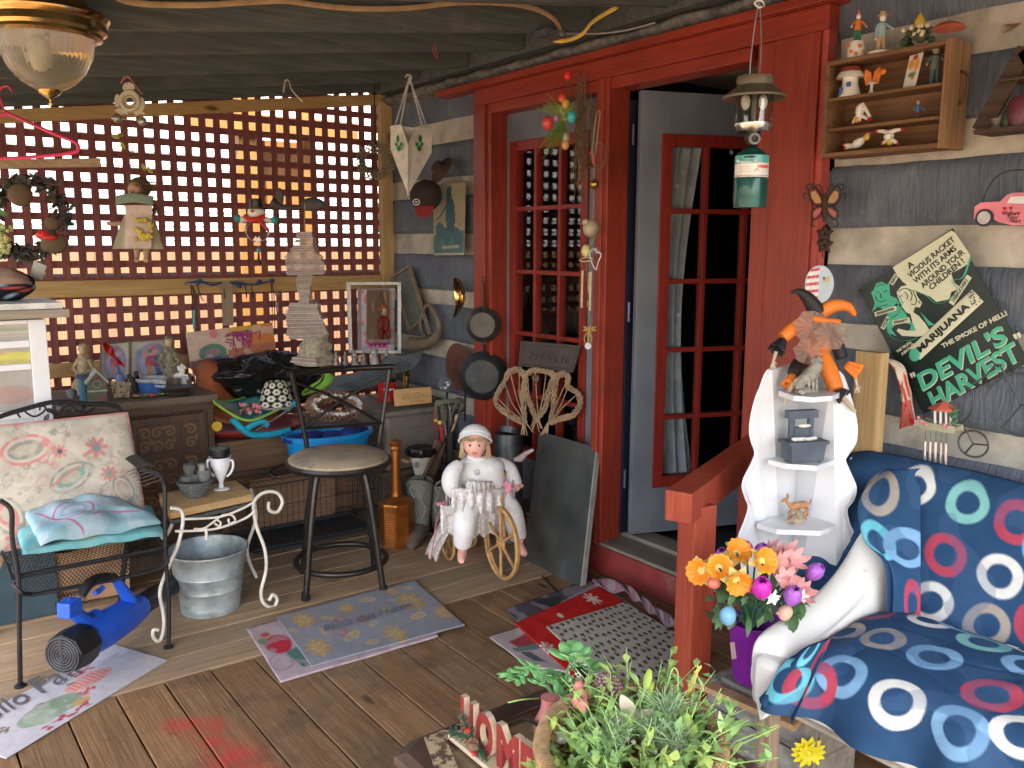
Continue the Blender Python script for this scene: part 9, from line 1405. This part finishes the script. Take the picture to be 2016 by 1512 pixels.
c = P(1590, 1478, X=2.05); m_ = MB(); [m_.leaf(c, _r0*cos(t)+UP3*sin(t)*.8-FW*.25, .05, .024, -FW, .2) for t in [k*2*PI/13 for k in range(13)]]; [m_.leaf(c-FW*.008, _r0*cos(t)+UP3*sin(t)*.8-FW*.3, .035, .018, -FW, .2) for t in [k*2*PI/11+.2 for k in range(11)]]; m_.ell(c-FW*.01, .012); f = thing('yellow_cloth_daisy', 'yellow artificial daisy lying under the armchair', 'flower', c-V(0, 0, .04)); m_.build('petals', mat('bright_yellow_petal', (.7, .6, .02), .5, var=.2), f); m_ = MB(); m_.tube([c+_r0*.0, c+_r0*.01-V(0, 0, .03)-FW*.02, c-_r0*.02-V(0, 0, .07)-FW*.02], .003, 5); m_.build('stem', black, f)
# ================================================================ near table with basket
zt = .50; TC = thing('glass_top_coffee_table', 'dark wood coffee table with peeling octagonal frame and glass top in the foreground', 'coffee table', (1.2, 1.2, 0))
o_pts = [PZ(768, 1478, zt), PZ(800, 1447, zt), PZ(1045, 1352, zt), PZ(1200, 1310, zt)]
O1, O2, O3 = PZ(775, 1480, zt), PZ(805, 1450, zt), PZ(1060, 1350, zt); d23 = (O3-O2).normalized(); O3 = O2+d23*.46; O4 = O3+V(.07, -.03, 0); pr_d = V(d23.y, -d23.x, 0); O5 = O4+pr_d*.5; O6 = O5-V(.05, .05, 0); O7 = O6-d23*.46; O8 = O1+pr_d*.5
outer = [O1, O2, O3, O4, O5, O6, O7, O8]; cen = sum(outer, V(0, 0, 0))/8; inner = [cen+(p-cen)*.76 for p in outer]; mid = [cen+(p-cen)*.93 for p in outer]; tw = mat('worn_table_wood', (.10, .058, .042), .45, var=.4, vs=9, bump=.2, dirt=(.3, .23, .16), dr=(.66, .78), ds=9)
m_ = MB(); n = 8
for i in range(n): j = (i+1) % n; dn = V(0, 0, -.03); a, b, c, d = outer[i], outer[j], mid[j], mid[i]; m_.add([a+dn, b+dn, c, d, inner[i]+V(0, 0, -.002), inner[j]+V(0, 0, -.002), inner[i]+dn, inner[j]+dn, a+V(0, 0, -.012), b+V(0, 0, -.012)], [(0, 1, 9, 8), (8, 9, 2, 3), (3, 2, 5, 4), (4, 5, 7, 6), (6, 7, 1, 0)])
m_.build('frame', tw, TC, False, bev=.003)
m_ = MB(); q1 = [inner[1]+(outer[1]-inner[1])*.62, inner[0]+(outer[0]-inner[0])*.62+pr_d*.1, inner[0]+(outer[0]-inner[0])*.1+pr_d*.10, inner[1]+(outer[1]-inner[1])*.05]; q1.append(q1[3]+d23*.05); q1.append(q1[0]+d23*.05); m_.prism([p+V(0, 0, .0015) for p in q1], (0, 0, .0012)); m_.build('peeling_veneer', mat('peeling_cream_veneer', (.5, .38, .22), .7, dirt=(.12, .07, .045), dr=(.47, .53), ds=30, bump=.5), TC, False)
m_ = MB(); m_.prism([p+V(0, 0, -.010) for p in inner], (0, 0, .005)); m_.build('glass', glassy('table_glass', (.86, .9, .88), .015), TC, False)
for p in (outer[1], outer[3], outer[5], outer[7]): c = cen+(p-cen)*.9; m_ = MB(); m_.lathe([(.02, 0), (.025, .04), (.02, .2), (.03, .3), (.022, .4), (.03, .469), (0, .469)], V(c.x, c.y, 0), 14); m_.build('leg', tw, TC)
hs = thing('home_letter_sign', 'red and cream wooden HOME letters with a pine sprig on the near table', 'sign', PZ(950, 1490, zt)); h0 = PZ(905, 1443, zt+.012); hd2 = (PZ(1000, 1520, zt+.012)-h0); hd2.z = 0; hd2.normalize(); L0 = .36; m_ = MB(); m_.bar(h0-hd2*.012+V(0, 0, -.006), h0+hd2*L0+V(0, 0, -.006), .045, .011); m_.build('base_board', cm('cream_wood_edge', (.6, .47, .32), .6), hs, False, bev=.001)
rw = wood('barn_red_letter', (.2, .018, .02), (.27, .035, .03), 2, rough=.6, dirt=(.5, .42, .33), dr=(.62, .72), ds=14)
nh_ = hd2.cross(UP3); nh_ = nh_ if nh_.x < 0 else -nh_
for i, (ltr, w_, y0) in enumerate((('H', .05, .012), ('O', .06, .072), ('M', .075, .145), ('E', .05, .225))):
    o_ = lettering(ltr, h0+hd2*(y0+w_/2)+V(0, 0, .047)-nh_*.006, hd2, UP3, w_, .094, rw, hs, name='letter', ext=.012, bold=.05); me = o_.data; me.materials.append(cm('cream_wood_edge', 0))
    for p in me.polygons: p.material_index = 0 if p.normal.dot(nh_) > .8 else 1
m_ = MB(); c = h0+hd2*.075+nh_*.02+V(0, 0, .03)
for d in (V(-.2, .5, 1), V(.1, -.7, -.4), V(-.4, .2, .2)):
    for k in range(9):
        p = c+d.normalized()*.045*k/9; [m_.tube([p, p+(d.normalized()+V(ru(-1, 1), ru(-1, 1), ru(-1, 1))).normalized()*.018], .0009, 3) for _ in range(7)]
m_.build('pine_sprig', cm('pine_green', (.03, .09, .05), .7), hs); m_ = MB(); [m_.ell(c+V(ru(-.01, .0), ru(-.025, .02), ru(-.02, .02)), .005, None, 8, 6) for _ in range(7)]; m_.build('berry', red, hs); m_ = MB(); m_.ell(c+V(-.004, -.012, -.006), (.012, .014, .014), None, 14, 9, .7, 9); m_.build('pine_cone', twig, hs)
m_ = MB(); m_.tube(catmull([PZ(983, 1455, .52), PZ(992, 1438, .53), PZ(1010, 1422, .55), PZ(1040, 1418, .58), PZ(1058, 1428, .59)], 6), .0035, 7); m_.cyl(PZ(980, 1462, .515), PZ(990, 1444, .525), .009, 9, .006); tag(m_.build('power_cord', black), 'black power cord with a plug trailing into the wicker basket', 'cord')
cv = Cv(50, 40, (.4, .4, .42), 1.3); [cv.el(ru(0, 1.3), ru(0, 1), .16, .07, random.choice([(.45, .03, .04), (.55, .08, .08), (.35, .38, .42), (.1, .3, .12)]), ru(-60, 60)) for _ in range(26)]; q = quad(PZ(1010, 1490, zt+.03), PZ(1065, 1480, zt+.02), PZ(1090, 1530, zt+.01), PZ(1020, 1545, zt+.015)); m_ = MB(); cv.sheet(lambda u, v: q(u, v)+V(0, 0, .01*sin(u*4)), m_); tag(m_.build('gift_bag', GLOSSP, solid=.003), 'shiny red and silver gift bag lying beside the wicker basket', 'gift bag')
m_ = MB(); m_.ring(PZ(1011, 1487, zt+.035), .009, .004, 14, 6, nrm=V(-.5, -1, .5)); tag(m_.build('white_plastic_ring', porc), 'little white ring on the gift bag', 'ring')
bc0 = V(1.087, 1.092, zt+.003); RX, RY, BH = .205, .165, .125; Rb = rotz(35); wkm = mat('basket_wicker', (.36, .22, .10), .65, var=.4, vs=60, bump=.3, bs=150); bk_ = thing('wicker_basket', 'round wicker basket full of plants on the near coffee table', 'basket', bc0)
def rim(t, k=1., z=0): return bc0+Rb@V(RX*k*cos(t), RY*k*sin(t), z)
m_ = MB(); [m_.tube([rim(2*PI*i/72, .78+.2*(j/12)**.8, .006+BH*j/12)+Rb@V(cos(2*PI*i/72), sin(2*PI*i/72), 0)*(.004 if (i+j) % 2 else -.004) for i in range(72)], .0058, 5, True) for j in range(13)]; m_.lathe([(.0, 0), (RX*.74, 0), (RX*.74, .004), (0, .004)], bc0, 30, Rb, 1, RY/RX); m_.build('woven_wall', wkm, bk_)
m_ = MB(); N_ = 150
for k in range(N_): t = 2*PI*k/N_; c = rim(t, 1., BH+.006); tn = (rim(t+.02)-rim(t)).normalized(); m_.ring(c, .0125, .0034, 10, 5, nrm=tn+UP3*.25)
m_.build('wrapped_rim', wkm, bk_); 
def G7(x, y, z): return PZ(x, y, z)
gA, gB, gC = mat('fresh_green', (.34, .55, .17), .5, var=.35, vs=40), mat('jade_green', (.22, .48, .17), .4, var=.3, vs=30), mat('grey_green_plant', (.36, .50, .25), .7, var=.3, vs=40)
jp = thing('jade_plant', 'jade plant with fleshy rosettes at the back left of the basket', 'plant', G7(1110, 1370, zt+.06)); m_ = MB(); base = G7(1100, 1380, zt+.08)
def fleshy(mb, p, d, l, w, th=.35): d, s_, u = basis(d); mb.ell(p+d*l*.5, (l*.5, w*.5, w*th*.5), Matrix((d, s_, u)).transposed(), 10, 7)
for (x, y, z, R_, nlf, l) in ((1128, 1298, zt+.15, 0, 9, .058), (1160, 1322, zt+.13, 0, 7, .045), (1085, 1335, zt+.12, 0, 7, .03), (1060, 1345, zt+.12, 0, 6, .028), (1105, 1350, zt+.11, 0, 7, .03)):
    c = G7(x, y, z); m_.tube([base, base.lerp(c, .6)+V(0, 0, .01), c], .004, 6)
    for k in range(nlf): t = k*2.4; up_ = .25+.9*k/nlf; fleshy(m_, c, V(cos(t), sin(t), up_), l*(1-.3*k/nlf), l*.62)
m_.build('rosette', gB, jp); m_ = MB(); vp_ = catmull([G7(1100, 1345, zt+.13), G7(1075, 1325, zt+.15), G7(1045, 1310, zt+.15), G7(1025, 1325, zt+.13), G7(1015, 1335, zt+.12), G7(1003, 1325, zt+.13)], 4); m_.tube(vp_, .0026, 6)
for i, p in enumerate(vp_): [fleshy(m_, p, V(-.6+ru(-.5, .5), sg*.8, ru(-.5, .5)), .03, .013, .3) for sg in (-1, 1)]
m_.build('trailing_stem', gB, jp)
gr = thing('trailing_garden_greens', 'mass of mixed leafy green stems filling the wicker basket', 'plant', bc0+V(0, 0, .05)); lf1, lf2, stm = MB(), MB(), MB()
for _ in range(210):
    t = ru(0, 2*PI); k = math.sqrt(random.random())*.92; p = rim(t, k, BH*.55); d = V(cos(t+.6)*k*.7, sin(t+.6)*k*.7, 1)+V(ru(-.5, .5), ru(-.5, .5), 0); d.normalize(); L = ru(.06, .17)
    
    if p.x > 1.2 and p.y > 1.2 or (p-bc0).dot(_r0) < -.07: L *= .4
    mid_ = p+d*L*.6; e = p+d*L+V(d.x, d.y, -.3)*L*.3; stm.tube([p, mid_, e], [.0017, .0013, .0008], 4); tgt = random.choice([lf1, lf1, lf2])
    for j in range(random.randint(5, 9)): q_ = p.lerp(e, .25+.75*j/8); tgt.leaf(q_, V(ru(-1, 1), ru(-1, 1), ru(-.1, .8)), ru(.018, .036), ru(.009, .019), UP3, .2, 2)
stm.build('stem', gA, gr); lf1.build('leaf', gA, gr); lf2.build('pale_leaf', mat('yellow_green_leaf', (.5, .62, .16), .5, var=.3, vs=30), gr)
m_ = MB()   # feathery grey plants
for (x, y, z, n_, L) in ((1310, 1425, zt+.12, 90, .07), (1290, 1470, zt+.1, 80, .07), (1200, 1480, zt+.11, 110, .06), (1330, 1490, zt+.11, 90, .06)):
    c = G7(x, y, z); [m_.tube([c+V(ru(-.012, .012), ru(-.012, .012), -.03), c+V(ru(-.03, .03), ru(-.03, .03), L*ru(.2, .6)), c+V(ru(-.045, .045), ru(-.045, .045), L*ru(.5, 1))], .0008, 3) for _ in range(n_)]
m_.build('feathery_leaf', gC, gr)
m_ = MB()
for pts in (((1120, 1350, .64), (1160, 1352, .66), (1200, 1372, .66), (1238, 1405, .65)), ((1300, 1400, .6), (1315, 1345, .67), (1325, 1316, .70), (1335, 1330, .69), (1332, 1400, .64)), ((1150, 1395, .62), (1220, 1405, .66), (1280, 1440, .65)), ((1340, 1470, .6), (1390, 1440, .66), (1415, 1470, .65), (1440, 1512, .62)), ((1300, 1500, .62), (1380, 1488, .66), (1450, 1505, .64)), ((1250, 1440, .62), (1200, 1380, .67), (1170, 1370, .68)), ((1060, 1375, .6), (1030, 1377, .62), (1000, 1383, .62))): m_.tube(catmull([G7(x, y, z) for x, y, z in pts], 6), .0018, 5); 
for (x, y) in ((1333, 1365), (1320, 1380), (1322, 1340), (1304, 1348)): m_.tube([G7(x, y, .65)+V(.01*cos(t)*(1-t/9), .0, .01*sin(t)*(1-t/9)) for t in [k*.7 for k in range(9)]], .0015, 4)
m_.build('curling_tendril', gA, gr)
m_ = MB(); sk_ = catmull([G7(1345, 1410, .62), G7(1352, 1380, .64), G7(1360, 1355, .66), G7(1376, 1318, .69)], 6); m_.tube(sk_, .0018, 5); [m_.leaf(p, V(ru(-1, 1), ru(-.5, .5), .9), .010, .005, -FW) for p in sk_ for _ in range(5)]; m_.build('yellow_seed_spike', mat('spike_yellow', (.55, .5, .1), .6), gr)
m_ = MB(); [fleshy(m_, G7(x, y, z), V(dx, .2, dz_), l, w_, .5) for x, y, z, dx, dz_, l, w_ in ((1270, 1360, .66, .5, .9, .045, .018), (1275, 1375, .65, .6, .7, .035, .012), (1185, 1385, .66, .8, -.5, .04, .016), (1200, 1400, .65, .7, -.6, .035, .014), (1350, 1435, .64, .3, .8, .03, .02), (1360, 1455, .63, .4, .4, .03, .02), (1095, 1410, .66, -.3, -1, .03, .026), (1130, 1440, .65, .1, -1, .05, .016))]; m_.build('lime_pod', mat('lime_pod', (.42, .55, .08), .45), gr)
m_ = MB(); [m_.ell(G7(ru(1150, 1400), ru(1425, 1512), zt+.12), ru(.003, .006), None, 7, 5) for _ in range(26)]; m_.build('white_bloom', porc, gr)['kind'] = 'stuff'
b0 = G7(1082, 1452, zt+.04); f = thing('pink_bud_vase', 'pink and white vase with a round base at the left of the basket', 'vase', b0); m_ = MB(); m_.lathe([(.02, 0), (.034, .015), (.036, .03), (.026, .05), (.02, .065), (.018, .08), (.02, .09)], b0, 22); m_.build('vase', mat('pink_glaze', (.62, .22, .2), .3, var=.3, vs=20, coat=.3), f)
m_ = MB(); [m_.ell(G7(1140+dx, 1352+dy, .65), (.011, .011, .014), None, 10, 7, .3) for dx, dy in ((0, 0), (6, 18), (-4, 30), (8, 36))]; tag(m_.build('pink_tulip_heads', mat('salmon_petal', (.7, .25, .2), .5)), 'salmon pink artificial buds behind the pink vase', 'flower')
c = G7(1195, 1358, .635); f = thing('beaded_pearl_ball', 'ball covered with mauve pearl beads at the back of the basket', 'ornament', c-V(0, 0, .04)); m_ = MB()
for k in range(150): z = 1-2*(k+.5)/150; t = k*2.39996; r = math.sqrt(1-z*z); m_.ell(c+V(r*cos(t), r*sin(t), z)*.031, .0053, None, 8, 6)
m_.build('pearls', mat('mauve_pearl', (.4, .24, .22), .2, metal=.3, coat=.5), f)
f = thing('cream_ceramic_orchid', 'cream ceramic flower with curled petals in the middle of the basket', 'flower', G7(1235, 1420, .6)); m_ = MB(); c = G7(1245, 1408, .63)
for a, l, w_ in ((1.95, .058, .034), (.35, .05, .032), (-.75, .05, .03), (3.4, .042, .03), (-2.1, .045, .03)): d = (_r0*cos(a)+UP3*sin(a)*.8-FW*.3).normalized(); m_.leaf(c, d, l, w_, -FW, .25, 6, .35)
m_.build('petal', mat('cream_ceramic', (.62, .52, .38), .5, var=.06, bump=.03), f, solid=.006, sub=1)
f = thing('zebra_stripe_tag', 'zebra striped bow with a black tag lettered in white in the jade plant', 'bow', G7(1140, 1345, .62)); cv = Cv(50, 14, (.7, .7, .66), 3.5); [cv.line([(k*.25, 0), (k*.25+.18, 1)], .06, (.01, .01, .01)) for k in range(15)]
bl3 = catmull([G7(1128, 1352, .64), G7(1120, 1320, .67), G7(1140, 1302, .69), G7(1158, 1322, .67), G7(1150, 1350, .64), G7(1130, 1368, .62)], 6); m_ = MB(); cv.sheet(lambda u, v: (bl3[int(min(u, .999)*(len(bl3)-1))]).lerp(bl3[int(min(u, .999)*(len(bl3)-1))+1], (u*(len(bl3)-1)) % 1)-FW*.014*(v-.5)+UP3*.012*(v-.5), m_); m_.build('ribbon', CLOTHP, f, solid=.001)
tpn2 = PL(G7(1146, 1335, .655)); m_ = MB(); m_.prism([tpn2(x, y) for x, y in ((1130, 1314), (1146, 1312), (1168, 1345), (1160, 1356), (1148, 1352))], -FW*.002); m_.build('tag', black, f, False); tpn2.text('Thank', (1133, 1322), (1158, 1350), .008, porc, f, o=.004, shear=.3)
m_ = MB(); m_.ell(G7(1334, 1476, .63), (.008, .008, .015)); tag(m_.build('pink_easter_egg', cm('egg_pink', (.75, .2, .35), .4)), 'small pink easter egg at the right of the basket', 'egg')
m_ = MB(); m_.ell(G7(1108, 1450, .60), (.018, .015, .013)); tag(m_.build('white_pebble', porc), 'smooth white pebble beside the pink vase', 'pebble')
m_ = MB()
for _ in range(40): p = G7(1068, 1505, .58); d = V(ru(-1, 1), ru(-1, .4), ru(-1, .6)).normalized(); m_.leaf(p, d, .03, .008, UP3)
tag(m_.build('raffia_bow', cm('raffia', (.55, .38, .16), .8)), 'straw coloured raffia bow tied on the basket side', 'bow')
